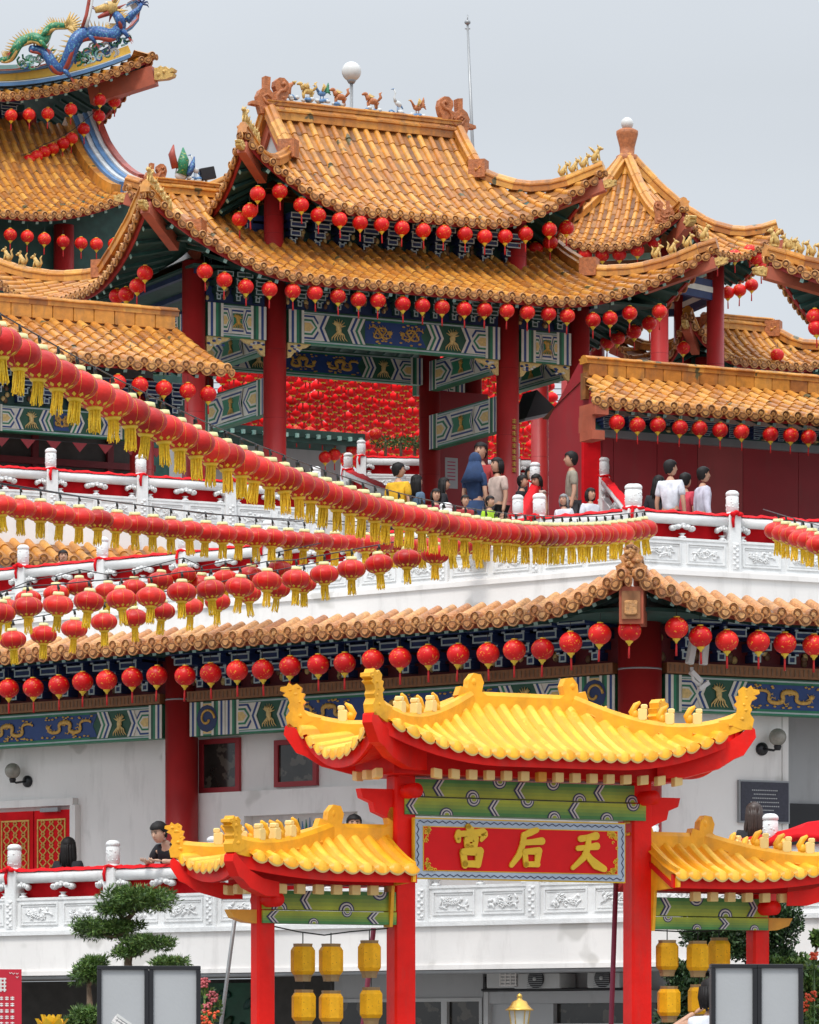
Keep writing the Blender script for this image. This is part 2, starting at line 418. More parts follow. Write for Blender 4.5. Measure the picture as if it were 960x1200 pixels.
def curve(P,f,n=14): return [P(*f(i/n)) for i in range(n+1)]

class HipRoof:
    """hipped or hip-and-gable roof in the local frame of its thing"""
    def __init__(s,xc,yc,X,D,R,ze,H,up,S=1.2,hipx=None,flare=.15,c=.55,T=1.0,z0fun=None,upp=2.0):
        s.xc,s.yc,s.X,s.D,s.R,s.ze,s.H,s.up,s.S,s.fl,s.c,s.T=xc,yc,X,D,R,ze,H,up,S,flare,c,T
        s.hipx=hipx or D; s.upp=upp
    def prof(s,t): return s.H*(s.c*t+(1-s.c)*t*t)
    def P(s,side):
        A=s.X if side in 'fb' else s.D; per=s.D if side in 'fb' else s.hipx; run=s.hipx if side in 'fb' else s.D
        def f(a,d):
            t=d/per; sc=(A-abs(a))/run
            w=max(0,1-max(0,sc)/s.S)**s.upp*max(0,1-max(t,0)/s.S); sg=math.copysign(1,a)
            z=s.ze+s.prof(t)+s.up*w; aa=a+sg*s.fl*w; dd=d-s.fl*w
            if side=='f': x,y=aa,-s.D+dd
            elif side=='b': x,y=-aa,s.D-dd
            elif side=='r': x,y=s.X-dd,aa
            else: x,y=-s.X+dd,-aa
            return Vector((s.xc+x,s.yc+y,z))
        return f
    def dm(s,side):
        if side in 'fb':
            def g(a):
                if abs(a)<=s.R+1e-6: return s.D*s.T
                return s.D*min(s.T,max(0,(s.X-abs(a))/s.hipx))
        else:
            def g(a): return s.hipx*min(s.T,(s.X-s.R)/s.hipx,max(0,(s.D-abs(a))/s.D))
        return g
    def hip(s,sx,sy,t0,t1,n=16):
        side='f' if sy<0 else 'b'; P=s.P(side); sgn=sx if sy<0 else -sx; q=[]
        for i in range(n+1):
            t=t0+(t1-t0)*i/n; q.append(P(sgn*(s.X-s.hipx*t),s.D*t))
        return q
def outset(q,by):            # extend a path past its last point
    return q
def beast(mb,c,dr,h,m,kind=0):
    """small ridge figure: sitting animal on a base, facing dr (unit horizontal vector)"""
    c=Vector(c); dr=Vector(dr).normalized(); k=h
    mb.box(c+Vector((0,0,.06*k)),(.5*k,.24*k,.12*k),m,Matrix((dr,Vector((-dr.y,dr.x,0)),Vector((0,0,1)))).transposed())
    mb.tube([c-dr*.18*k+Vector((0,0,.12*k)),c-dr*.12*k+Vector((0,0,.35*k)),c+dr*.04*k+Vector((0,0,.58*k)),c+dr*.12*k+Vector((0,0,.78*k))],[.17*k,.19*k,.15*k,.11*k],m,8)
    mb.ell(c+dr*.20*k+Vector((0,0,.84*k)),(.16*k,.12*k,.13*k),m,8,6,lump=.12)
    mb.tube([c+dr*.30*k+Vector((0,0,.82*k)),c+dr*.42*k+Vector((0,0,.80*k))],[.08*k,.05*k],m,6)
    for q in (-.07,.07):
        p=Vector((-dr.y,dr.x,0))*q*k
        mb.tube([c+dr*.12*k+p+Vector((0,0,.5*k)),c+dr*.2*k+p+Vector((0,0,.1*k))],[.06*k,.045*k],m,6)
        mb.tube([c+dr*.12*k+p*1.2+Vector((0,0,.93*k)),c+dr*.07*k+p*1.4+Vector((0,0,1.07*k))],[.04*k,.015*k],m,5)
    if kind==0: mb.tube([c-dr*.25*k+Vector((0,0,.15*k)),c-dr*.40*k+Vector((0,0,.4*k)),c-dr*.30*k+Vector((0,0,.72*k)),c-dr*.42*k+Vector((0,0,.9*k))],[.07*k,.08*k,.07*k,.02*k],m,6)
    else:
        for q in (-1,1): mb.tube([c-dr*.05*k+Vector((0,0,.55*k)),c-dr*.3*k+Vector((-dr.y,dr.x,0))*q*.1*k+Vector((0,0,.85*k)),c-dr*.5*k+Vector((0,0,1.0*k))],[.08*k,.07*k,.01*k],m,6)
def chiwen(mb,c,dr,h,m):
    """ridge-end dragon ornament: block body, curled tail knob and short post; dr points outward along the ridge"""
    c=Vector(c); dr=Vector(dr).normalized(); up=Vector((0,0,1)); sd=Vector((-dr.y,dr.x,0))
    P=[(-.42,0),(-.46,.25),(-.40,.42),(-.46,.55),(-.50,.72),(-.46,.9),(-.34,1.0),(-.2,1.0),(-.08,.9),(-.06,.76),(-.12,.64),(0,.58),(.08,.66),(.06,.98),(.22,1.0),(.22,.72),(.36,.62),(.44,.45),(.42,.34),(.62,.30),(.64,.22),(.40,.20),(.34,0)]
    mb.prism([(x*h,z*h) for x,z in P],c-sd*h*.12,dr,up,sd*h*.24,m)
    for q in (-1,1):
        o=c+sd*q*h*.12
        mb.tube([o+dr*h*a+up*h*b for a,b in [(-.26,.80),(-.33,.87),(-.40,.80),(-.36,.68),(-.22,.64),(-.1,.5),(-.16,.34),(0,.24),(.2,.3),(.3,.45),(.16,.52),(.05,.42)]],[.05*h,.055*h,.06*h,.06*h,.05*h,.06*h,.05*h,.05*h,.05*h,.04*h,.04*h,.03*h],m,6)
        mb.ell(o+dr*h*.18+up*h*.14,(.1*h,.05*h,.07*h),m,8,6,lump=.15); mb.ell(o-dr*h*.25+up*h*.15,(.12*h,.05*h,.09*h),m,8,6,lump=.15)
        for i in range(5): mb.ell(o+dr*h*random.uniform(-.35,.35)+up*h*random.uniform(.05,.5),(.05*h,.04*h,.035*h),m,6,5)
def dragon_tip(mb,c,dr,h,m):
    """the carved animal head at the end of a hip beam"""
    c=Vector(c); dr=Vector(dr).normalized(); up=Vector((0,0,1)); sd=Vector((-dr.y,dr.x,0))
    P=[(-.6,-.3),(.15,-.32),(.55,-.22),(.62,-.05),(.35,.0),(.6,.06),(.66,.2),(.5,.3),(.3,.22),(.12,.42),(-.1,.38),(-.2,.5),(-.4,.4),(-.6,.42)]
    mb.prism([(x*h,z*h) for x,z in P],c-sd*h*.25,dr,up,sd*h*.5,m)
    for q in (-1,1):
        mb.ell(c+sd*q*.26*h+dr*.05*h+up*.12*h,(.14*h,.07*h,.11*h),m,8,6,lump=.2); mb.ell(c+sd*q*.25*h-dr*.3*h,(.18*h,.07*h,.14*h),m,8,6,lump=.2)
def build_roof(par,rf,name,sides='frlb',pitch=.20,r=.056,ms=('tile','pan','ante'),soffit=1.3,kind='hip',tile=.27,fm='fascia',
               rid=(.16,.20),mainh=.24,figs=4,figsides=((-1,-1),(1,-1),(1,1),(-1,1)),gable=True,hipbeam=True,mainridge=True,tgt=None):
    base=MB(); sof=MB(); fas=MB(); raf=MB(); tl=MB()
    for sd in sides:
        P=rf.P(sd); dm=rf.dm(sd); A=rf.X if sd in 'fb' else rf.D
        slope(tl,P,-A+.05,A-.05,dm,pitch,r,tile,*ms)
        eave_details(P,-A,A,soffit,fas,raf,sof,fm=fm,dm=dm)
        # closed deck below the tiles
        n=40; vs=[]; fs=[]
        m_=8
        for i in range(n+1):
            a=-A+2*A*i/n
            for j in range(m_+1): vs.append(P(a,max(dm(a),.02)*j/m_)-Vector((0,0,.025)))
        for i in range(n):
            for j in range(m_): o=i*(m_+1)+j; fs.append((o,o+1,o+m_+2,o+m_+1))
        base.add(vs,fs,'pan',False)
    rt=tl.build(name,par)
    base.build('roof_deck',rt); sof.build('soffit',rt); fas.build('fascia_board',rt); raf.build('rafter',rt)
    tg=min(rf.T,(rf.X-rf.R)/rf.hipx)
    rg=MB(); w,h=rid
    for (sx,sy) in ((-1,-1),(1,-1),(1,1),(-1,1)):
        q=rf.hip(sx,sy,-.02,tg); ridge(rg,[p+Vector((0,0,.02)) for p in q],w,h)
        if rf.R>0 and tg<.999*rf.T and gable:
            P=rf.P('f' if sy<0 else 'b'); sg=sx if sy<0 else -sx
            q=[P(sg*rf.R,rf.D*(tg+(rf.T-tg)*i/10)) for i in range(11)]
            ridge(rg,[p+Vector((0,0,.03)) for p in q],w*1.15,h*1.15)
            rg.box(q[0]+Vector((0,0,h*.8)),(w*1.5,w*1.8,h*1.5),'terra',Matrix.Rotation(.78,3,'Z'))
    if mainridge:
        zt=rf.ze+rf.prof(1); R=rf.R+.05
        ridge(rg,[(rf.xc-R,rf.yc,zt-.05),(rf.xc,rf.yc,zt-.05),(rf.xc+R,rf.yc,zt-.05)],.26,mainh,seg=.4)
        ridge(rg,[(rf.xc-R,rf.yc,zt-.05+mainh*.9),(rf.xc+R,rf.yc,zt-.05+mainh*.9)],.20,mainh*.45,seg=.25)
    rg.build('ridge_tiles',rt)
    if gable and rf.R>0 and tg<.999:
        for sx in (-1,1):
            gb=MB()
            zt=rf.ze+rf.prof(1); zb=rf.ze+rf.prof(tg); yy=rf.D*(1-tg)
            pts=[(-yy,zb-.05)]+[(-rf.D*(1-t),rf.ze+rf.prof(t)-.03) for t in [tg+(1-tg)*i/6 for i in range(7)]]+[(rf.D*(1-t),rf.ze+rf.prof(t)-.03) for t in [1-(1-tg)*i/6 for i in range(1,7)]]+[(yy,zb-.05)]
            gb.prism(pts,(rf.xc+sx*(rf.R-.12),rf.yc,0),(0,1,0),(0,0,1),(sx*.05,0,0),'greywall')
            for sy in (-1,1):
                q=[(rf.xc+sx*(rf.R-.04),rf.yc+sy*rf.D*(1-t),rf.ze+rf.prof(t)-.10) for t in [tg+(1-tg)*i/8 for i in range(9)]]
                gb.sweep(q,[(-.03,-.09),(.03,-.09),(.03,.09),(-.03,.09)],'rustred')
            gb.build('gable',rt)
    if hipbeam:
        for (sx,sy) in ((-1,-1),(1,-1),(1,1),(-1,1)):
            hb=MB(); ht=MB(); q=rf.hip(sx,sy,0,.5,6); d=(q[0]-q[1]); d.z*=.35; d.normalize()
            a=q[2]-Vector((0,0,.24)); b=q[0]+d*.04-Vector((0,0,.24))
            hb.sweep([a-d*.3,b],[(-.075,-.095),(.075,-.095),(.075,.095),(-.075,.095)],'rustred')
            dragon_tip(ht,b+d*.10,d,.18,'beast'); hb.build('hip_beam',rt); ht.build('beam_end',rt)
    for (sx,sy) in figsides[:figs and 4]:
        q=rf.hip(sx,sy,0,.5,20); d=(q[0]-q[2]); d.z=0; d.normalize()
        for i in range(figs):
            f=MB(); p=q[1+i*2]+Vector((0,0,h*1.0)); beast(f,(0,0,0),d,.25 if i else .28,'beast',kind=1 if i==0 else 0)
            o=f.build('ridge_figurine',rt); o.location=p
    return rt

# ------------------------------------------------------------------ painted beams
def chev(mb,x,t,k,z0,z1,y,m,th=.006):
    zm=(z0+z1)/2
    mb.pxz([(x,z0),(x+t,z0),(x+t+k,zm),(x+k,zm)],y,m,th); mb.pxz([(x,z1),(x+k,zm),(x+t+k,zm),(x+t,z1)],y,m,th)
def hexa(x0,x1,z0,z1,k): zm=(z0+z1)/2; return [(x0+k,z0),(x1-k,z0),(x1,zm),(x1-k,z1),(x0+k,z1),(x0,zm)]
def dragon_motif(mb,x0,x1,z0,z1,y,m,flip=1):
    H=z1-z0; L=x1-x0; pts=[]; n=48
    for i in range(n+1):
        t=i/n; x=x0+L*(.08+.78*t) if flip>0 else x1-L*(.08+.78*t)
        ph=t*2*math.pi*1.9+.6; z=(z0+z1)/2+math.sin(ph)*H*.25*(1-.2*t); x-=flip*math.sin(2*ph)*H*.13
        pts.append((x,y,z))
    mb.tube(pts,[H*(.11-.11*abs(i/n-.55)) for i in range(n+1)],m,6,sx=.35)
    hx,_,hz=pts[-1]
    mb.ell((hx+flip*H*.05,y,hz+H*.03),(H*.13,.01,H*.10),m,8,6,lump=.2)
    for a in (.5,.9,2.2,3.6,5.2): mb.tube([(hx,y,hz),(hx+flip*math.cos(a)*H*.24,y,hz+math.sin(a)*H*.2)],[H*.03,H*.008],m,4)
    for k in (6,13,20,28):
        px,_,pz=pts[k]; s=-1 if k%2 else 1
        q=[(px,y,pz),(px+flip*H*.12,y,pz-s*H*.14),(px+flip*H*.22,y,pz-s*H*.10)]
        mb.tube(q,[H*.035,H*.03,H*.018],m,4)
        for a in (-.6,0,.6): mb.tube([q[2],(q[2][0]+flip*math.cos(a)*H*.09,y,q[2][2]+math.sin(a)*H*.09)],[H*.015,H*.005],m,4)
    for k in range(2,n,2):
        px,_,pz=pts[k]; mb.tube([(px,y,pz),(px-flip*H*.04,y,pz+H*.13)],[H*.03,.002],m,4)
    for i in range(int(L/H*9)):
        mb.ell((random.uniform(x0,x1),y+.002,random.choice((random.uniform(z0+H*.04,z0+H*.18),random.uniform(z1-H*.18,z1-H*.04)))),(H*.08,.006,H*.038),m,6,4)
def phoenix_motif(mb,xc,z0,z1,y,m,flip=1,w=None):
    H=z1-z0
    mb.tube([(xc-flip*H*.20,y,z0+H*.78),(xc-flip*H*.05,y,z0+H*.72),(xc,y,z0+H*.5),(xc+flip*H*.06,y,z0+H*.3)],[H*.06,H*.09,H*.13,H*.05],m,6,sx=.5)
    for i in range(6):
        o=(i-2.5)*H*.085
        mb.tube([(xc,y,z0+H*.45),(xc+o*.9+H*.03,y,z0+H*.3),(xc+o*1.3-H*.02,y,z0+H*.17),(xc+o*1.6+H*.03,y,z0+H*.06)],[H*.04,H*.03,H*.028,H*.01],m,5,sx=.6)
    for i in range(7):
        a=.2+i*.42; mb.tube([(xc,y,z0+H*.6),(xc+math.cos(a)*H*.30,y,z0+H*.6+math.sin(a)*H*.32)],[H*.05,H*.012],m,5,sx=.6)
def hexstack(mb,x0,x1,z0,z1,y,mir):
    # nested half hexagons beside the end stripes
    H=z1-z0; mb.pxz([(x0,z0),(x1,z0),(x1,z1),(x0,z1)],y,'cream')
    for f,m in ((1.0,'blue'),(.84,'cream'),(.66,'green'),(.50,'cream'),(.36,'goldpale')):
        zm=(z0+z1)/2; h=H*.5*f*.92; w=(x1-x0)*(.25+.7*f)
        if mir>0: poly=[(x0,zm-h),(x0+w*.6,zm-h),(x0+w,zm),(x0+w*.6,zm+h),(x0,zm+h)]
        else: poly=[(x1,zm-h),(x1,zm+h),(x1-w*.6,zm+h),(x1-w,zm),(x1-w*.6,zm-h)]
        y-=.004; mb.pxz(poly,y,m)
def painted_beam(par,x0,x1,z0,z1,y,kind='long',name='painted_beam',depth=.16):
    mb=MB(); H=z1-z0; L=x1-x0
    mb.bx(x0,x1,y,y+depth,z0,z1,'green')
    yy=y-.006
    for (a,b,m) in ((0,.045,'green'),(.045,.09,'palegrey'),(.91,.955,'palegrey'),(.955,1,'dgreen')):
        mb.pxz([(x0,z0+H*a),(x1,z0+H*a),(x1,z0+H*b),(x0,z0+H*b)],yy,m)
    zi0,zi1=z0+H*.11,z1-H*.11; k=H*.30
    w=H*.085
    for sgn,xe in ((1,x0),(-1,x1)):
        for i,m in enumerate(('cream','blue','cream','green','dgreen','cream')):
            a=xe+sgn*w*i; mb.bx(a,a+sgn*w*1.0,yy-.006,yy+.001,z0,z1,m)
    e=w*6
    if kind=='long':
        hw=H*.62
        hexstack(mb,x0+e,x0+e+hw,zi0,zi1,yy-.001,1); hexstack(mb,x1-e-hw,x1-e,zi0,zi1,yy-.001,-1)
        pw=H*.75
        for sgn,xe in ((1,x0+e+hw),(-1,x1-e-hw)):
            x=xe-sgn*k*.0
            seq=('cream','blue','cream'); t=H*.085
            mb.pxz([(xe,zi0),(xe+sgn*(pw+k+H*.7),zi0),(xe+sgn*(pw+k+H*.7),zi1),(xe,zi1)] if sgn>0 else [(xe,zi0),(xe,zi1),(xe+sgn*(pw+k+H*.7),zi1),(xe+sgn*(pw+k+H*.7),zi0)],yy-.002,'dgreen')
            for i,m in enumerate(seq):
                a=xe+sgn*(t*i-.02*H); (chev(mb,a,t,-k*.6,zi0,zi1,yy-.012,m) if sgn>0 else chev(mb,a-t,t,k*.6,zi0,zi1,yy-.012,m))
            px=xe+sgn*(pw*.55+t*1.5)
            phoenix_motif(mb,px,zi0,zi1,yy-.016,'goldpale',sgn)
            for i,m in enumerate(('cream','blue','cream','green','cream')):
                a=xe+sgn*(pw+k*.9+t*i); (chev(mb,a,t,-k*.6,zi0,zi1,yy-.012,m) if sgn>0 else chev(mb,a-t,t,k*.6,zi0,zi1,yy-.012,m))
        c0=x0+e+hw+pw+k*.9+H*.42; c1=x1-(c0-x0)
        mb.pxz([(c0,zi0+H*.05),(c1,zi0+H*.05),(c1-k*.6,(zi0+zi1)/2),(c1,zi1-H*.05),(c0,zi1-H*.05),(c0-k*.6+2*k*.3,(zi0+zi1)/2)],yy-.006,'blue')
        nd=2 if (c1-c0)<H*7 else max(2,int((c1-c0)/(H*2.3)))
        for i in range(nd):
            a=c0+(c1-c0)*i/nd; b=c0+(c1-c0)*(i+1)/nd
            dragon_motif(mb,a+H*.15,b-H*.15,zi0+H*.04,zi1-H*.04,yy-.018,'gold' if kind else 'gold',1 if i<nd/2 else -1)
    elif kind=='short':
        hw=(L-2*e)*.30
        hexstack(mb,x0+e,x0+e+hw,zi0,zi1,yy-.001,1); hexstack(mb,x1-e-hw,x1-e,zi0,zi1,yy-.001,-1)
        c0,c1=x0+e+hw*.9,x1-e-hw*.9
        for i,(f,m) in enumerate(((1.0,'cream'),(.86,'blue'),(.74,'cream'),(.62,'green'))):
            h=(zi1-zi0)*.5*(.75+.25*f)*f; g=(c1-c0)*.5*(.5+.5*f); xm=(c0+c1)/2; zm=(zi0+zi1)/2
            mb.pxz([(xm-g,zm-h),(xm+g,zm-h),(xm+g*.82,zm),(xm+g,zm+h),(xm-g,zm+h),(xm-g*.82,zm)],yy-.022-.004*i,m)
        phoenix_motif(mb,(c0+c1)/2,zi0+H*.1,zi1-H*.1,yy-.044,'gold',1)
    elif kind=='medal':
        xm=(x0+x1)/2; zm=(z0+z1)/2; mb.bx(x0+e*.7,x1-e*.7,yy-.003,yy,z0+H*.06,z1-H*.06,'goldpale')
        pts=[(xm+math.cos(i*.5236)*H*.40,zm+math.sin(i*.5236)*H*.40) for i in range(12)]; mb.pxz(pts,yy-.010,'navy')
        mb.tube([(xm+math.cos(a)*H*(.30-.035*a),yy-.014,zm+math.sin(a)*H*(.30-.035*a)) for a in [i*.35 for i in range(18)]],H*.04,'gold',5)
    return mb.build(name,par)
def dougong(par,x0,x1,z0,z1,y,pitch,name='bracket_set',dm='navy',lm='palegrey',proj=.5,fill='darkred'):
    H=z1-z0; n=max(1,int((x1-x0)/pitch)); p=(x1-x0)/n
    mb=MB(); mb.bx(x0,x1,y+.02,y+.06,z0,z1,fill); 
    for i in range(n):
        for s in (-1,1):
            xc=x0+p*(i+.5)+s*p*.5*0
        for k in range(5): 
            mb.ell((x0+p*i+random.uniform(-.1,.1)*p,y+.01,z0+H*random.uniform(.1,.6)),(p*.10,.02,H*.09),'goldpale' if k%3==0 else 'wood',6,4)
        xc=x0+p*(i+.5)
        for k in range(4):
            w=p*(.22+.20*k)/1.0; z=z0+H*(.06+.235*k); h=H*.17; yo=y-proj*(k+1)/4
            mb.bx(xc-w/2,xc+w/2,yo,y+.02,z,z+h,dm)
            g=H*.035
            for (a,b,c,d) in ((-w/2,w/2,0,g),(-w/2,w/2,h-g,h),(-w/2,-w/2+g,g,h-g),(w/2-g,w/2,g,h-g)):
                mb.bx(xc+a,xc+b,yo-.008,yo-.001,z+c,z+d,lm)
            if k<3:
                for s in (-1,1):
                    q=xc+s*w*.5
                    mb.bx(q-g*1.2,q+g*1.2,yo-.02,yo+.08,z+h,z+h+H*.065,dm); mb.bx(q-g*1.2,q+g*1.2,yo-.028,yo-.021,z+h,z+h+g,lm)
    return mb.build(name,par)
# ------------------------------------------------------------------ lanterns
HIDE=[]
def proto_round():
    t=thing('red_lantern','x','lantern')
    m=MB(); R=.128
    prof=[(R*math.sin(math.pi*i/12)+.0001 if 0<i<12 else .02, -R*.93*math.cos(math.pi*i/12)) for i in range(13)]
    prof[0]=(.03,-R*.92); prof[-1]=(.03,R*.92)
    m.lathe(prof,(0,0,0),'lanternprint',18); m.build('lantern_shade',t)
    m=MB(); m.lathe([(.034,R*.88),(.036,R*.99),(.03,R*1.0)],(0,0,0),'goldrim',10); m.build('top_cap',t)
    m=MB(); m.lathe([(.046,-R*.86),(.040,-R*.98),(.016,-R*1.16),(.011,-R*1.30)],(0,0,0),'goldrim',10); m.build('bottom_cap',t)
    m=MB(); m.tube([(0,0,-R*1.28),(0,0,-R*1.45),(0,0,-R*2.35)],[.006,.011,.013],'redtassel',6); m.build('tassel',t)
    m=MB(); m.tube([(0,0,R),(0,0,R+.10)],.004,'dark',4); m.build('hanging_cord',t)
    return t
def proto_string():
    t=thing('tasselled_lantern','x','lantern')
    a,b=.135,.098
    m=MB(); N=24; prof=[]
    for i in range(13):
        th=math.pi*i/12; prof.append((max(.045,a*math.sin(th)**.85 if 0<i<12 else .045),-b*math.cos(th)))
    vs=[];fs=[]
    for (r,z) in prof:
        for k in range(N*2):
            q=2*math.pi*k/(N*2); rr=r*(1.0 if k%2 else .972); vs.append((rr*math.cos(q),rr*math.sin(q),z))
    n=N*2
    for i in range(len(prof)-1):
        for k in range(n): fs.append((i*n+k,i*n+(k+1)%n,(i+1)*n+(k+1)%n,(i+1)*n+k))
    m.add(vs,fs,'lanternfaded',True); m.build('lantern_shade',t)
    m=MB()
    for k in range(0,N,3):
        q=2*math.pi*(k+.25)/N
        m.tube([(math.cos(q)*r*1.004,math.sin(q)*r*1.004,z) for r,z in prof[1:-1]],.0022,'goldrim',4,smooth=False) if False else m.tube([(math.cos(q)*r*1.002,math.sin(q)*r*1.002,z) for r,z in prof[1:-1]],.0007,'goldrim',4,smooth=False)
    # printed gold petals round the base
    for k in range(12):
        q=2*math.pi*k/12
        m.add([(math.cos(q+d)*r,math.sin(q+d)*r,z) for d,r,z in ((-.16,a*.66,-b*.80),(0,a*.80,-b*.68),(.16,a*.66,-b*.80),(0,a*.50,-b*.93))],[(0,1,2,3)],'goldrim')
    m.build('gold_ribs',t)
    m=MB(); m.lathe([(.050,b*.95),(.052,b*1.04),(.046,b*1.30),(.040,b*1.32)],(0,0,0),'capring',12); m.build('top_ring',t)
    m=MB(); m.lathe([(.055,-b*.93),(.050,-b*1.08),(.042,-b*1.16)],(0,0,0),'goldrim',12); m.build('bottom_ring',t)
    m=MB()
    rnd=random.Random(3)
    for k in range(22):
        q=2*math.pi*k/22; r=.034*rnd.uniform(.75,1.05)
        m.tube([(math.cos(q)*r*.9,math.sin(q)*r*.9,-b*1.10),(math.cos(q)*r*.95+rnd.uniform(-.005,.005),math.sin(q)*r*.95,-b*1.10-.07),(math.cos(q)*r*1.05+rnd.uniform(-.012,.012),math.sin(q)*r*1.05+rnd.uniform(-.012,.012),-b*1.10-.135-rnd.uniform(0,.03))],[.0052,.005,.004],'tassel',4,smooth=False)
    m.build('tassel',t)
    m=MB(); m.tube([(0,0,b*1.25),(0,0,b*1.25+.05)],.006,'dark',4); m.build('hanging_cord',t)
    return t
PR=proto_round(); PS=proto_string(); used={'r':False,'s':False}
def put_lantern(kind,p,label,group,scale=1.0,tilt=.04):
    src=PR if kind=='r' else PS
    if not used[kind]: o=src; used[kind]=True
    else: o=copy_tree(src)
    o.location=p; o.scale=(scale,)*3 if not isinstance(scale,tuple) else scale
    o.rotation_euler=(random.uniform(-tilt,tilt),random.uniform(-tilt,tilt),random.uniform(0,6.28))
    o['label']=label; o['category']='lantern'; o['group']=group
    return o
def lrow(fr,y,pts,desc,group,axis='y',scale=1.0):
    """pts: centres seen along one eave; each stands on the vertical plane of that eave"""
    pts=sorted(pts)
    for i,(px,py) in enumerate(pts):
        p=fr.plane(px,py,y,axis) if fr else None
        put_lantern('r',p,f'round red lantern, {ordn(i+1)} from the left {desc}',group,scale)
def string(A,B,zc,sag,n,desc,group,t0=0.0,scale=1.0,jit=.0,clip=True):
    A=Vector(A);B=Vector(B); cab=MB(); cp=[]
    for i in range(n):
        t=t0+(1-t0)*(i)/(n-1)
        p=A.lerp(B,t); p.z-=4*t*(1-t)*sag
        p+=Vector((random.uniform(-jit,jit),0,random.uniform(-jit,jit)))
        put_lantern('s',p,f'tasselled red lantern, {ordn(i+1)} from the left {desc}',group,scale,.10)
    for i in range(41):
        t=t0+(1-t0)*i/40; p=A.lerp(B,t); p.z-=4*t*(1-t)*sag; cp.append(p+Vector((0,0,.22)))
    cab.tube(cp,.006,'black',5)
    for i in range(n):
        t=t0+(1-t0)*(i)/(n-1); p=A.lerp(B,t); p.z-=4*t*(1-t)*sag
        cab.tube([p+Vector((0,0,.225)),p+Vector((.01,0,.17))],[.010,.016],'black',5)
    o=cab.build('string_cable'); tag(o,f'black cable carrying the lanterns {desc}','cable','cables of the tasselled lantern strings')

# ------------------------------------------------------------------ balustrades
def relief(mb,cx,cz,w,h,y,m='stone',seed=0):
    rn=random.Random(seed)
    mb.tube([(cx+w*(-.42+.84*i/8),y,cz+h*.16*math.sin(i*1.1+seed)-h*.08) for i in range(9)],h*.05,m,5)
    for i in range(15):
        a=rn.uniform(0,3.14); x=cx+rn.uniform(-.38,.38)*w; z=cz+rn.uniform(-.30,.30)*h
        mb.ell((x,y,z),(h*rn.uniform(.10,.20),.016,h*rn.uniform(.045,.09)),m,7,5,Matrix.Rotation(a,3,'Y'))
    for i in range(6):
        x=cx+rn.uniform(-.3,.3)*w; z=cz+rn.uniform(-.25,.25)*h
        for k in range(5):
            a=k*1.257+i; mb.ell((x+math.cos(a)*h*.09,y-.004,z+math.sin(a)*h*.09),(h*.07,.014,h*.04),m,6,4,Matrix.Rotation(-a,3,'Y'))
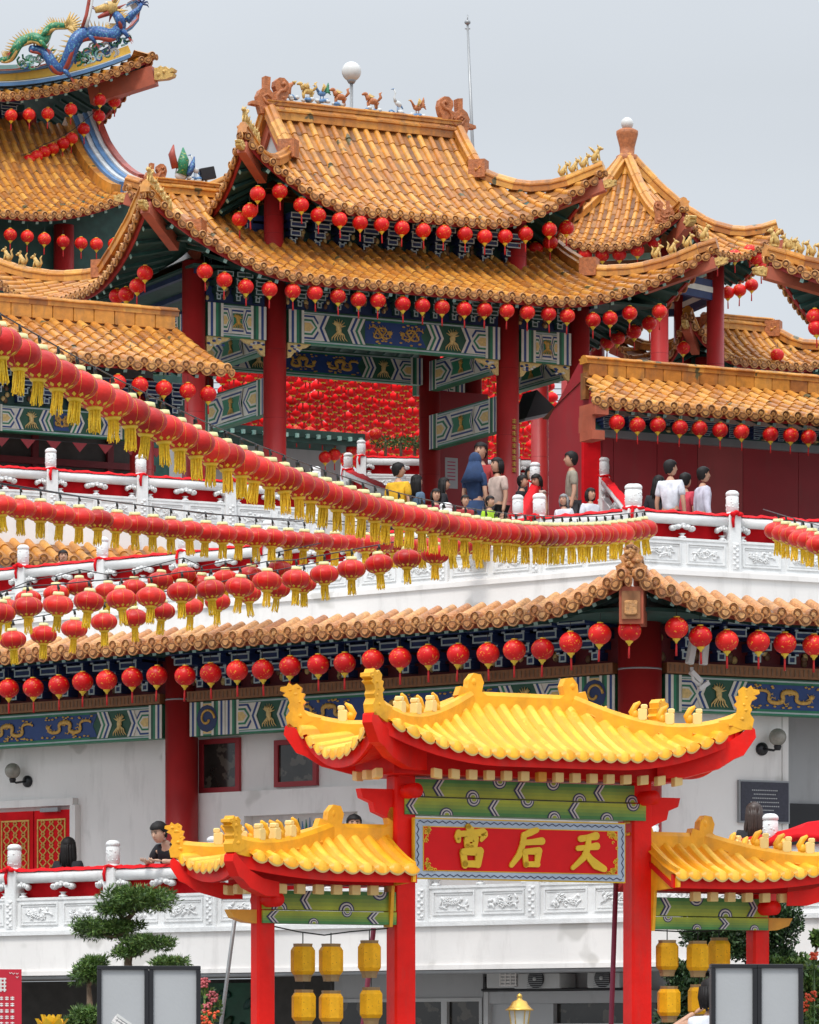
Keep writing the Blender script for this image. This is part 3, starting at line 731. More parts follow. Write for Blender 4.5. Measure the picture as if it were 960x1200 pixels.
def balustrade(name,label,fr,xs,z0,hs=(.39,.56,.70,1.02),cloth=None,clothlabel='',skip=(),slope=0.0,relf=True,group=None,base=.5,top_only=False,y=0):
    """xs: post positions along the frame. z0: bottom of the panels"""
    T=thing(name,label,'balustrade',fr.w(xs[0],y,z0-base),fr.th,group); x00=xs[0]
    hp,hr0,hr1,ht=hs; zz=base; cl=MB(); dz=lambda x:slope*(x-x00)
    for i,x in enumerate(xs):
        m=MB(); X=x-x00; w=.085; o=zz+dz(x)
        m.bx(X-w,X+w,-w,w,0 if not top_only else o,o+hr1+.02,'stone',bev=.012)
        m.bx(X-w*.55,X+w*.55,-w-.010,-w,o+.03,o+hp-.03,'stone',bev=.004)
        for k in range(9): m.ell((X+.02*(-1)**k,-w-.012,o+.06+k*.035),(.026,.012,.017),'stone',6,4)
        m.lathe([(.088,o+hr1+.02),(.088,o+hr1+.035),(.074,o+hr1+.045),(.074,o+hr1+.06),(.080,o+hr1+.065),(.080,o+ht-.075),(.075,o+ht-.070),(.075,o+ht-.060),(.084,o+ht-.055),(.084,o+ht-.03),(.070,o+ht-.010),(.045,o+ht+.004),(.0,o+ht+.008)],(X,0,0),'stone',16)
        for k in range(22):
            a=random.uniform(0,6.28); zq=random.uniform(o+hr1+.08,o+ht-.09); m.ell((X+.074*math.cos(a),.074*math.sin(a),zq),(.014,.014,.010),'stone',6,4)
        m.build('post',T)
        if i==len(xs)-1: break
        if i in skip: continue
        x1=xs[i+1]-x00; L=x1-X; h=dz(xs[i+1])-dz(x); sh=lambda xx:(xx-X)/L*h
        m=MB(); m.tube([(X+w,0,o+(hr0+hr1)/2),(x1-w,0,o+(hr0+hr1)/2+h)],(hr1-hr0)/2,'stone',14,sx=.9,up=(0,0,1)); m.build('handrail',T)
        m=MB(); a,b=X+w,x1-w
        m.prism([(a,o),(b,o+h),(b,o+hp+h),(a,o+hp)],(0,-.035,0),(1,0,0),(0,0,1),(0,.07,0),'stone')
        for (zb,zt,pr) in ((0,.035,.055),(hp-.03,hp,.05)):
            m.prism([(a,o+zb),(b,o+zb+h),(b,o+zt+h),(a,o+zt)],(0,-pr,0),(1,0,0),(0,0,1),(0,pr*2,0),'stone')
        nn=2; pw=(b-a)/nn
        for k in range(nn):
            c0=a+pw*k+.045; c1=a+pw*(k+1)-.045; z_=o+.07+sh((c0+c1)/2); z1_=o+hp-.06+sh((c0+c1)/2)
            for (q0,q1,r0,r1) in ((c0,c1,z_,z_+.018),(c0,c1,z1_-.018,z1_),(c0,c0+.018,z_+.018,z1_-.018),(c1-.018,c1,z_+.018,z1_-.018)):
                m.bx(q0,q1,-.052,-.034,r0,r1,'stone')
            for (q0,q1,r0,r1) in ((c0+.035,c1-.035,z_+.035,z_+.043),(c0+.035,c1-.035,z1_-.043,z1_-.035)): m.bx(q0,q1,-.044,-.034,r0,r1,'stone')
            if relf: relief(m,(c0+c1)/2,(z_+z1_)/2,c1-c0-.09,z1_-z_-.06,-.042,seed=i*7+k)
        m.build('relief_panel',T)
        for (xc,ww) in ((X+w+.06,.09),((X+x1)/2,.16),(x1-w-.06,.09)):
            m=MB()
            zb=o+hp+sh(xc); zt=o+hr0+.02+sh(xc)
            m.lathe([(.055,0),(.05,.02),(.025,.03),(.03,.05),(.05,.06)],(xc,0,zb),'stone',8)
            for q in range(-2,3):
                m.ell((xc+q*ww*.42,0,zt-.045+.012*(2-abs(q))-.01*abs(q)),(ww*.34,.055,.04),'stone',8,6)
                m.ell((xc+q*ww*.40,-.05,zt-.05),(ww*.16,.012,.018),'stone',6,4)
            m.build('cloud_bracket',T)
    if cloth:
        O=MB(); x0,x1=cloth
        for i in range(len(xs)-1):
            if i in skip or xs[i]<x0-1e-3 or xs[i+1]>x1+1e-3: continue
            a=xs[i]-x00+.02; b=xs[i+1]-x00-.02; n=22; vs=[];fs=[]; rn=random.Random(i)
            ph=rn.uniform(0,6)
            for k in range(n+1):
                t=k/n; xx=a+(b-a)*t; zb=zz+dz(xs[0]+xx); rr=.012*math.sin(t*23+ph)+.008*math.sin(t*51)
                zt=zb+hr1+.008
                vs+= [(xx,-.055,zt-.012+rr*.4),(xx,-.02,zt+.016+rr),(xx,.06,zt+.016-rr),(xx,.088,zt-.04),(xx,.10+.02*math.sin(t*31+ph),zb+hp+.06),(xx,.105+.02*math.cos(t*37+ph),zb+hp-.05)]
            for k in range(n):
                for j in range(5): fs.append((k*6+j,k*6+j+1,k*6+7+j,k*6+6+j))
            O.add(vs+[Vector(v)+Vector((0,.005,.004)) for v in vs],fs+[tuple(q+len(vs) for q in f) for f in fs],'cloth',True)
        for i in range(len(xs)):
            if xs[i]<x0-1e-3 or xs[i]>x1+1e-3: continue
            X=xs[i]-x00; zc=zz+dz(xs[i])+hr1+.055
            zc-=.035
            O.tube([(X+.098*math.cos(q*.7),.098*math.sin(q*.7),zc+.012*math.sin(q*2.1)) for q in range(10)],.020,'cloth',6)
            if i%3==1:
                for q in range(3): O.ell((X-.05+.05*q,-.11,zc+.02*(q%2)),(.045,.025,.03),'cloth',7,5,lump=.25)
            O.tube([(X-.03,-.10,zc),(X-.05,-.105,zc-.08),(X-.04,-.10,zc-.17)],[.02,.025,.018],'cloth',5,sx=1,sz=.5)
        o=O.build('red_cloth',None)
        if o: o.location=T.location; o.rotation_euler=T.rotation_euler; tag(o,clothlabel,'cloth')
    return T

# ------------------------------------------------------------------ people
def skin(verts,edges,radii,sub=1,root=0):
    me=bpy.data.meshes.new('t'); me.from_pydata([tuple(v) for v in verts],edges,[])
    o=bpy.data.objects.new('t',me); COL.objects.link(o)
    md=o.modifiers.new('s','SKIN'); 
    sv=me.skin_vertices[0].data if me.skin_vertices else None
    if sv is None:
        bpy.context.view_layer.objects.active=o; sv=me.skin_vertices[0].data
    for i,r in enumerate(radii):
        sv[i].radius=(r if isinstance(r,tuple) else (r,r)); sv[i].use_root=(i==root)
    if sub: s=o.modifiers.new('u','SUBSURF'); s.levels=sub; s.render_levels=sub
    dg=bpy.context.evaluated_depsgraph_get(); dg.update(); ev=o.evaluated_get(dg); m2=ev.to_mesh()
    vs=[v.co.copy() for v in m2.vertices]; fs=[tuple(p.vertices) for p in m2.polygons]
    ev.to_mesh_clear(); bpy.data.objects.remove(o); bpy.data.meshes.remove(me)
    return vs,fs
def person(label,loc,rz,top='c_white',legs='c_black',hair='short',hm='hair',lean=0.0,headyaw=0.0,headpitch=0.0,arms='down',h=1.68,sk='skin',sleeve='short',dress=False,seated=False,hood=False,phone=False,bag=None):
    k=h/1.7; T=thing('person',label,'person',loc,rz); V=Vector
    Rl=Matrix.Rotation(lean,3,'X')       # lean forward: towards -y
    hip=V((0,0,.95)); zoff=0
    if seated: zoff=-.48
    def up(p): p=V(p); return (hip+Rl@(p-hip)+V((0,0,zoff)))*k
    def lo(p): return V(p)*k
    pelv=up((0,0,.95)); waist=up((0,0,1.10)); chest=up((0,.005,1.28)); nb=up((0,.01,1.44)); nk=up((0,-.005,1.52))
    sh={s:up((s*.165,.01,1.385)) for s in (-1,1)}
    A={}
    for s in (-1,1):
        a=arms if isinstance(arms,str) else arms[0 if s<0 else 1]
        if a=='down': A[s]=[up((s*.215,.02,1.12)),up((s*.22,-.04,.86))]
        if a=='rail': A[s]=[lo((s*.25,-.27,1.15)),lo((s*.12,-.50,1.17))]
        elif a=='fold': A[s]=[up((s*.24,-.03,1.14)),up((s*.05,-.22,1.16))]
        elif a=='raise': A[s]=[up((s*.26,-.20,1.30)),up((s*.10,-.36,1.50))]
        elif a=='phone': A[s]=[up((s*.38,-.10,1.30)),up((s*.15,-.20,1.47))]
    if seated: L={s:[lo((s*.09,-.02,.46)),lo((s*.11,-.44,.47)),lo((s*.11,-.42,.09)),lo((s*.11,-.55,.04))] for s in (-1,1)}
    else: L={s:[lo((s*.09,0,.90)),lo((s*.10,-.02,.50)),lo((s*.105,.02,.09)),lo((s*.11,-.13,.035))] for s in (-1,1)}
    vs=[pelv,waist,chest,nb,nk]; rd=[(.135*k,.10*k),(.118*k,.088*k),(.135*k,.095*k),(.062*k,.058*k),(.052*k,.052*k)]; ed=[(0,1),(1,2),(2,3),(3,4)]
    for s in (-1,1):
        i=len(vs); vs+=[sh[s],A[s][0],A[s][1]]; rd+=[.050*k,.038*k,.027*k]; ed+=[(2,i),(i,i+1),(i+1,i+2)]
        i=len(vs); vs+=L[s]; rd+=[.082*k,.055*k,.038*k,.035*k]; ed+=[(0,i),(i,i+1),(i+1,i+2),(i+2,i+3)]
    b=MB(); v,f=skin(vs,ed,rd); b.add(v,f,sk,True)
    # head
    RH=Rl@Matrix.Rotation(headyaw,3,'Z')@Matrix.Rotation(headpitch,3,'X')
    hc=nk+Rl@V((0,-.012,.115))*k
    def hp(x,y,z): return hc+RH@V((x,y,z))*k
    prof=[(0.012,-.118),(.038,-.108),(.058,-.08),(.068,-.045),(.074,0),(.077,.04),(.070,.08),(.045,.108),(.001,.118)]
    n=14; hv=[];hf=[]
    for (r,z) in prof:
        for q in range(n):
            a=2*math.pi*q/n; hv.append(hp(r*math.cos(a)*1.0,r*math.sin(a)*1.18+(.012 if z>0 else -.010),z))
    for i in range(len(prof)-1):
        for q in range(n): hf.append((i*n+q,i*n+(q+1)%n,(i+1)*n+(q+1)%n,(i+1)*n+q))
    b.add(hv,hf,sk,True)
    b.tube([hp(0,-.078,.02),hp(0,-.098,-.022),hp(0,-.086,-.034)],[.008*k,.015*k,.010*k],sk,6)
    for s in (-1,1):
        b.ell(hp(s*.028,-.080,.012),(.012*k,.007*k,.006*k),'eye',8,5,RH); b.tube([hp(s*.045,-.076,.030),hp(s*.014,-.086,.034)],.005*k,hm,4)
        b.ell(hp(s*.078,.008,-.002),(.010*k,.020*k,.030*k),sk,8,6,RH)
    b.ell(hp(0,-.082,-.058),(.022*k,.006*k,.006*k),'lip',8,4,RH)
    # hands: palm, four fingers and a thumb
    for s in (-1,1):
        w=A[s][1]; d=(A[s][1]-A[s][0]).normalized(); sd=V((0,0,1)).cross(d)
        if sd.length<.2: sd=V((1,0,0))
        sd.normalize(); nn=d.cross(sd)
        pc=w+d*.05*k
        M=Matrix((sd,nn,d)).transposed(); b.ell(pc,(.038*k,.016*k,.052*k),sk,8,6,M)
        for q in range(4):
            o=pc+sd*(q-1.5)*.018*k+d*.035*k; ln=(.068,.078,.074,.058)[q]*k
            b.tube([o,o+d*ln*.5-nn*.004,o+d*ln*.85+nn*.02*k],[.0095*k,.0085*k,.006*k],sk,6)
        o=pc-sd*.03*k*s; b.tube([o-d*.02*k,o-sd*s*.025*k+d*.02*k,o-sd*s*.028*k+d*.05*k],[.012*k,.010*k,.007*k],sk,6)
    b.build('body',T)
    c=MB()
    vs=[pelv-V((0,0,.02)),waist,chest,nb-V((0,0,.012))]; rd=[(.155*k,.118*k),(.140*k,.110*k),(.165*k,.122*k),(.088*k,.078*k)]; ed=[(0,1),(1,2),(2,3)]
    for s in (-1,1):
        i=len(vs); e=sh[s].lerp(A[s][0],.75 if sleeve=='short' else 1.0); vs+=[sh[s],e]; rd+=[.076*k,.058*k]; ed+=[(2,i),(i,i+1)]
        if sleeve=='long': vs.append(A[s][0].lerp(A[s][1],.92)); rd.append(.038*k); ed.append((i+1,i+2))
        if sleeve=='none': vs[-1]=sh[s].lerp(A[s][0],.06)
    v,f=skin(vs,ed,rd); c.add(v,f,top,True)
    if dress or hood:
        z0=.12 if (dress or hood) else .8
        pr=[(.22*k,0),(.19*k,.35*k),(.155*k,.65*k),(.15*k,.86*k)]
        c.lathe([(r*(1.0),z+z0*k) for r,z in pr],(0,0,zoff*k),top,16)
    c.build('shirt' if not (dress or hood) else 'gown',T)
    if not (dress or hood):
        c=MB(); vs=[(pelv+V((0,0,.01)))]; rd=[(.142*k,.108*k)]; ed=[]
        for s in (-1,1):
            i=len(vs); vs+=[L[s][0],L[s][1],L[s][2]+V((0,0,.02))]; rd+=[.094*k,.070*k,.056*k]; ed+=[(0,i),(i,i+1),(i+1,i+2)]
        v,f=skin(vs,ed,rd); c.add(v,f,legs,True); c.build('trousers',T)
    hm_=MB()
    if hood:
        hm_.ell(hp(0,.02,.01),(.105*k,.12*k,.145*k),top,14,10,RH); hm_.tube([hp(0,.03,0),nk+V((0,.02,-.06)),chest+V((0,.03,0))],[.10*k,.16*k,.22*k],top,14)
        hm_.build('headscarf',T)
    else:
        # cap of hair: upper back of the skull, uneven edge
        n=20; hv=[];hf=[]; rows=8
        for i in range(rows+1):
            t=i/rows
            for q in range(n):
                a=2*math.pi*q/n; back=.5+.5*math.sin(a)       # +y is the back of the head
                bk=min(1,max(0,(math.sin(a)+.55)/.75)); zlow=-.092*bk+.055*(1-bk)+random.uniform(-.005,.005)
                z=zlow+(.131-zlow)*math.sin(math.pi/2*t)
                hr=[(.012,-.118),(.038,-.108),(.058,-.08),(.070,-.045),(.078,0),(.081,.04),(.074,.08),(.050,.108),(.0,.131)]
                r=.001
                for u in range(8):
                    if hr[u][1]<=z<=hr[u+1][1]: r=hr[u][0]+(hr[u+1][0]-hr[u][0])*(z-hr[u][1])/(hr[u+1][1]-hr[u][1])+.012*(1-t**4)
                r*= (1+random.uniform(-.03,.03)); 
                hv.append(hp(r*math.cos(a),r*math.sin(a)*1.17+.014,z))
        for i in range(rows):
            for q in range(n): hf.append((i*n+q,i*n+(q+1)%n,(i+1)*n+(q+1)%n,(i+1)*n+q))
        hm_.add(hv,hf,hm,True)
        if hair=='long':
            for q in range(34):
                a=math.pi*(-.10+1.20*q/33); x=.080*math.cos(a)*random.uniform(.92,1.04); y=.083*math.sin(a)*random.uniform(.9,1.05)+.018
                e=random.uniform(.27,.37); sp=random.uniform(.95,1.35)
                hm_.tube([hp(x,y,.06),hp(x*1.12,y*1.12,-.04),hp(x*1.12*sp,y*1.15+.005,-.16),hp(x*1.1*sp+random.uniform(-.01,.01),y*1.1+.01,-e)],[.014*k,.017*k,.016*k,.004*k],hm,5)
        if hair=='medium':
            for q in range(14):
                a=math.pi*(-.05+1.1*q/13); x=.082*math.cos(a); y=.085*math.sin(a)+.016
                hm_.tube([hp(x,y,.05),hp(x*1.1,y*1.1,-.04),hp(x*1.05,y*1.1,-.12-random.uniform(0,.03))],[.022*k,.026*k,.010*k],hm,6)
        hm_.build('hair',T)
    if phone:
        p=MB(); q=(A[-1][1]+A[1][1])/2+V((0,-.02,.10))*k; p.box(q,(.075,.01,.155),'black',None,.008); p.build('phone',T)
    return T

# ------------------------------------------------------------------ plants
def leaves(mb,c,rad,n,size,m,shell=.55,needle=False,rn=None,flat=0):
    rn=rn or random; c=Vector(c)
    for i in range(n):
        while True:
            v=Vector((rn.uniform(-1,1),rn.uniform(-1,1),rn.uniform(-1,1)))
            if .05<v.length<1: break
        q=v.normalized()*(shell+(1-shell)*rn.random())*(1+.16*math.sin(v.x*9+c.x*3)*math.cos(v.z*8+c.z*5))
        if flat and q.z<-.35: q.z=-.35+rn.uniform(-.08,.08)
        p=c+Vector((q.x*rad[0],q.y*rad[1],q.z*rad[2]))
        d=(q+Vector((rn.uniform(-1,1),rn.uniform(-1,1),rn.uniform(-.4,1)))*.9).normalized()
        s=d.cross(Vector((rn.uniform(-1,1),rn.uniform(-1,1),rn.uniform(-1,1)))).normalized()
        L=size*rn.uniform(.7,1.4); w=L*(.12 if needle else .30)
        if needle:
            for k in range(3):
                dd=(d+s*rn.uniform(-.6,.6)).normalized(); s2=dd.cross(d.cross(s)+s*.2).normalized()
                mb.add([p-s2*w,p+dd*L,p+s2*w],[(0,1,2)],m,False,rn.random())
        else: mb.add([p-d*L*.5,p+s*w,p+d*L*.5,p-s*w],[(0,1,2,3)],m,False,rn.random())
# ================================================================== frames
G=Fr(-.70,71.2,27); F=Fr(2.57,47.6,-38); F2=Fr(2.57,47.6,26); U=Fr(2.77,52.8,-38); U2=Fr(2.77,52.8,26)
B=Fr(3.67,43.5,-38); LW=Fr(-2.73,64.5,27); RW=Fr(2.97,66,27); AR=Fr(.993,38,27)
# ------------------------------------------------------------------ ground, terraces
m=MB(); m.bx(-400,400,-60,900,-.4,0,'ground'); struct(m.build('ground'))
def poly_slab(name,pts,z0,z1,mt,th=None):
    m=MB(); m.prism([(p.x,p.y) for p in pts],(0,0,z0),(1,0,0),(0,1,0),(0,0,z1-z0),mt); return m.build(name)
struct(poly_slab('terrace_floor',[U.w(-14,.2),U.w(0,.25),U2.w(9,.2),U2.w(9,9),U.w(-14,9)],7.15,7.4,'terrace'))
struct(poly_slab('upper_court',[LW.w(-9,-1.0),LW.w(1.0,-1.0),Vector((-.5,61.4,0)),Vector((7,61.4,0)),Vector((14,64,0)),Vector((14,110,0)),Vector((-16,110,0))],7.4,8.8,'terrace'))
struct(poly_slab('gate_plinth',[G.w(-4.6,-5.3),G.w(4.2,-5.3),G.w(4.2,3.2),G.w(-4.6,3.2)],8.8,9.2,'terrace'))
# low steps up to the plinth
m=MB()
for k in range(2): m.bx(-2.2,2.2,-5.3-.3*(2-k),-5.3-.3*(1-k)-.002,8.8,8.8+.13*(k+1),'terrace')
e=m.build('plinth_steps'); e.location=G.O; e.rotation_euler=(0,0,G.th); struct(e)

# ------------------------------------------------------------------ gate pavilion
GP=thing('gate_pavilion','two-tiered temple gate with golden tiled roofs and tall red columns on the upper terrace','pavilion',G.O,G.th)
r1=HipRoof(-.42,0,4.86,3.2,3.55,13.84,1.85,1.05,S=.85,flare=.22)
r2=HipRoof(-.08,0,3.07,2.1,1.75,15.23,1.86,1.0,S=.95,flare=.20)
build_roof(GP,r1,'lower_roof',mainh=.20,figs=4,figsides=((-1,1),(1,-1),(-1,-1)))
build_roof(GP,r2,'upper_roof',mainh=.26,figs=4,figsides=((1,-1),(-1,-1)),soffit=1.0)
cm=MB()
gx=[G.loc(px,400,-1.9)[0] for px in (227,322,595,678)]
def column(par,x,y,z0,z1,r,m='redpaint',name='column'):
    c=MB(); c.lathe([(r*1.25,z0),(r*1.3,z0+.08),(r*1.1,z0+.16),(r,z0+.18),(r,z1)],(x,y,0),m,24); 
    for k in range(3): c.lathe([(r*1.004,z0+(z1-z0)*(.3+.22*k)),(r*1.004,z0+(z1-z0)*(.3+.22*k)+.004)],(x,y,0),'darkred',24)
    return c.build(name,par)
for x in gx: column(GP,x,-1.9,9.2,14.2,.185)
for x in (gx[1],gx[2]): column(GP,x,.9,9.2,13.6,.18)
for x in (gx[0],gx[3]): column(GP,x,1.9,9.2,13.6,.18)
for a,b,k in ((gx[0]+.2,gx[1]-.2,'short'),(gx[1]+.2,gx[2]-.2,'long'),(gx[2]+.2,gx[3]-.2,'short')):
    painted_beam(GP,a,b,13.03,13.56,-2.0,k)
    dougong(GP,a,b,13.58,14.05,-1.96,.34,proj=.35,dm='darkteal',lm='palegrey',fill='navy')
    # carved spandrels below the beam
    for sg,xe in ((1,a),(-1,b)):
        s=MB()
        s.pxz([(xe,13.03),(xe+sg*.42,13.03),(xe+sg*.34,12.97),(xe+sg*.28,12.96),(xe+sg*.2,12.90),(xe+sg*.12,12.88),(xe+sg*.06,12.80),(xe,12.78)][::sg],-1.96,'goldpale',.06)
        for q in range(9): s.ell((xe+sg*random.uniform(.03,.3),-1.965,13.0-random.uniform(0,.12)),(.035,.012,.02),'cream' if q%2 else 'blue',6,4)
        s.build('spandrel',GP)
painted_beam(GP,gx[1]+.2,gx[2]-.2,13.0,13.45,.78,'long')
for a,b in ((gx[0]+.2,gx[1]-.2),(gx[2]+.2,gx[3]-.2)): painted_beam(GP,a,b,13.0,13.45,1.78,'short')
for x in (gx[0],gx[1],gx[2],gx[3]):       # beams running back through the gate
    for z0,z1 in ((12.9,13.4),(11.9,12.48)):
        if x in (gx[0],gx[3]) and z0<12.5: continue
        o=painted_beam(GP,-.72,1.72,z0,z1,x-.09,'short'); o.rotation_euler=(0,0,-math.pi/2)
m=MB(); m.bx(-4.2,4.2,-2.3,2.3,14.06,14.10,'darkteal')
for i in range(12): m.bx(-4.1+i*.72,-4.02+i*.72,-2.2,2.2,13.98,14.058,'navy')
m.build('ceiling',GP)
# upper storey body
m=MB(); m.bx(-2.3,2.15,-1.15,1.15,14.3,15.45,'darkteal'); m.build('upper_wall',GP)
for x in (-2.35,2.12): column(GP,x,-1.32,14.2,15.5,.16)
dougong(GP,-2.2,2.2,14.72,15.25,-1.17,.42,proj=.4,dm='navy',lm='palegrey',fill='darkteal')
o=dougong(GP,-1.1,1.1,14.72,15.25,-2.37,.42,proj=.4,dm='navy',lm='palegrey',fill='darkteal'); o.rotation_euler=(0,0,-math.pi/2)
m=MB(); m.bx(-2.5,2.5,-1.2,-1.12,14.55,14.72,'woodband'); m.build('lower_band',GP)
# ridge ornaments
for sx in (-1,1):
    f=MB(); chiwen(f,(0,0,0),(sx,0,0),.62,'terra'); o=f.build('ridge_end_dragon',GP); o.location=(-.08+sx*1.70,0,17.12)
    f=MB(); chiwen(f,(0,0,0),(sx,0,0),.40,'terra'); o=f.build('ridge_end_dragon',GP); o.location=(-.42+sx*3.45,0,15.72)
# red screen walls in the right bay, dark hopper and pole
m=MB(); m.bx(gx[2]+.3,gx[3]-.05,1.2,1.26,9.2,13.0,'redwall'); m.bx(gx[2]+.15,gx[2]+.95,-.4,-.34,9.2,11.55,'darkred'); m.build('screen_wall',GP)
o=MB(); a,za=G.loc(616,492,-1.0); b,zb=G.loc(652,480,-1.0)
o.prism([(a,za),(a+.22,za+.52),(b+.05,zb-.02)],(0,-1.0,0),(1,0,0),(0,0,1),(0,.5,0),'black'); o.prism([(a-.03,za-.02),(b+.08,zb-.05),(b+.08,zb-.01),(a-.03,za+.02)],(0,-1.03,0),(1,0,0),(0,0,1),(0,.56,0),'metalgrey')
o=o.build('loudspeaker'); o.location=G.O; o.rotation_euler=(0,0,G.th); tag(o,'black wedge loudspeaker hanging in the right bay of the gate','loudspeaker')
# printed couplet letters on the column
m=MB()
for k in range(9):
    z=12.05-k*.10
    for q in range(3): m.bx(gx[2]+.02-.035,gx[2]+.02+.035,-2.10,-2.085,z-.025*q,z-.025*q-.010,'gold')
    m.bx(gx[2]+.015,gx[2]+.027,-2.10,-2.085,z-.06,z+.01,'gold')
m.build('gold_inscription',GP)
m=MB(); x,z=G.loc(528,552,.66); m.bx(x-.12,x+.12,.62,.63,z-.3,z+.22,'paper')
for k in range(6): m.bx(x-.08,x+.07,.612,.618,z+.14-k*.06,z+.155-k*.06,'magenta')
p=m.build('paper_notice'); p.location=G.O; p.rotation_euler=(0,0,G.th); tag(p,'white paper notice taped on the dark red inner column','notice')

# statues on the main ridge
def statue(px,py,cat,label,build_fn,fr=G,y=0,h=.3,face=-1):
    p=fr.plane(px,py,y); T=thing(cat.replace(' ','_')+'_statue',label,'statue',p,fr.th,'glazed figures along the top ridge of the gate'); build_fn(T,h); return T
def cloudbase(T,m='ridgeblue'):
    b=MB()
    for i in range(9): b.ell((random.uniform(-.11,.11),random.uniform(-.04,.04),random.uniform(.0,.05)),(.05,.04,.035),m if i%2 else 'ridgewhite',7,5)
    b.build('cloud_base',T)
def four(T,h,m='terra',wing=False,mane=True,head=1):
    cloudbase(T); b=MB(); s=head
    b.ell((0,0,.16),(.105,.05,.055),m,10,7,lump=.06)
    for x in (-.08,-.06,.06,.09): b.tube([(x,.02*(1 if x in(-.08,.06) else -1),.15),(x+.015*s,0,.09),(x-.005,0,.03)],[.024,.016,.013],m,6)
    b.tube([(.08*s,0,.18),(.12*s,0,.25)],[.045,.03],m,7); b.ell((.14*s,0,.27),(.05,.032,.032),m,8,6,lump=.1)
    b.tube([(.17*s,0,.265),(.20*s,0,.255)],[.022,.016],m,6)
    b.tube([(-.10*s,0,.18),(-.15*s,0,.24),(-.13*s,0,.30),(-.17*s,0,.33)],[.02,.028,.022,.004],m,6)
    if mane:
        for i in range(6): b.tube([(.08*s-.01*i*s,0,.22),(.06*s-.02*i*s,0,.29-.008*i)],[.02,.004],'beast',5)
    if wing:
        for i in range(5): b.tube([(0,-.03,.19),(-.02-.025*i,-.04,.30-.015*i)],[.022,.005],'beast',5)
    b.build('animal_body',T)
def bird(T,h,m='terra',tail='ridgeblue'):
    cloudbase(T); b=MB()
    b.ell((0,0,.15),(.08,.04,.05),m,9,6); b.tube([(-.06,0,.17),(-.10,0,.24),(-.13,0,.27)],[.03,.018,.02],m,6); b.tube([(-.13,0,.27),(-.17,0,.26)],[.012,.003],'beast',5)
    for i in range(6): b.tube([(.05,0,.16),(.12,0,.19+.02*i),(.17-.01*i,0,.14+.04*i)],[.02,.022,.006],tail,5)
    for i in range(5): b.tube([(0,-.03,.18),(.02+.012*i,-.04,.31-.01*i)],[.02,.005],'beast',5)
    for x in (-.02,.03): b.tube([(x,0,.12),(x,0,.03)],.008,m,5)
    b.build('animal_body',T)
def crane(T,h):
    cloudbase(T); b=MB()
    b.ell((.03,0,.18),(.075,.04,.045),'ridgewhite',9,6,Matrix.Rotation(.5,3,'Y')); b.tube([(-.02,0,.21),(-.05,0,.28),(-.02,0,.35),(-.05,0,.42)],[.03,.016,.012,.014],'ridgewhite',7)
    b.tube([(-.05,0,.42),(-.11,0,.41)],[.014,.003],'ridgeblue',5); b.tube([(.06,0,.17),(.12,0,.10)],[.03,.008],'ridgeblue',6)
    for x in (.01,.04): b.tube([(x,0,.15),(x,0,.03)],.007,'ridgeblue',5)
    b.build('animal_body',T)
statue(341,116,'carp','orange leaping fish figure on blue waves, first from the left on the gate ridge',lambda T,h:(cloudbase(T),(lambda b:(b.tube([(-.03,0,.05),(-.06,0,.14),(-.03,0,.22),(.05,0,.27)],[.03,.06,.05,.02],'terra',8),b.tube([(.05,0,.27),(.10,0,.31)],[.04,.01],'beast',5),b.build('animal_body',T)))(MB())))
statue(361,118,'horse','winged golden animal figure beside the peacock on the gate ridge',lambda T,h:four(T,h,'beast',wing=True,head=-1))
statue(377,120,'peacock','blue-tailed peacock figure between the winged animal and the red lion on the ridge',lambda T,h:bird(T,h,'ridgeblue','dragongreen'))
statue(399,125,'lion','reddish maned lion figure just left of the ball lamp post on the ridge',lambda T,h:four(T,h,'terra',head=-1))
statue(437,130,'lion','small orange lion figure right of the ball lamp post on the ridge',lambda T,h:four(T,h,'terra',head=-1))
statue(465,134,'crane','white and blue long-necked crane figure standing on the gate ridge',crane)
statue(489,137,'phoenix','small orange bird figure, rightmost of the glazed figures on the gate ridge',lambda T,h:bird(T,h,'terra','terra'))
# coloured figure and spotlight on the left low ridge
p=G.plane(212,212,0); T=thing('feathered_statue','green and red upright bird figure standing on the low ridge left of the gate','statue',p,G.th)
b=MB(); b.ell((0,0,.12),(.12,.06,.12),'ridgewhite',8,6,lump=.2); b.tube([(0,0,.1),(.05,0,.35),(.04,0,.55)],[.10,.09,.01],'dragongreen',8); b.tube([(-.10,0,.2),(-.16,0,.42),(-.13,0,.58)],[.06,.06,.01],'dragonred',8); b.tube([(.10,0,.1),(.20,0,.25),(.24,0,.42)],[.07,.06,.01],'dragonblue',7); b.build('animal_body',T)
p=G.plane(243,212,0); T=thing('floodlight','black rectangular floodlight on the low ridge beside the grey crane figure','floodlight',p,G.th)
b=MB(); b.box((0,0,.12),(.26,.10,.20),'black',Matrix.Rotation(-.25,3,'Y'),.01); b.build('lamp_housing',T); b=MB(); b.tube([(-.02,0,-.05),(-.02,0,.05)],.02,'metalgrey',6); b.build('bracket',T)
p=G.plane(227,212,0); T=thing('crane_statue','small grey crane figure between the green bird figure and the floodlight','statue',p,G.th); crane(T,.3)
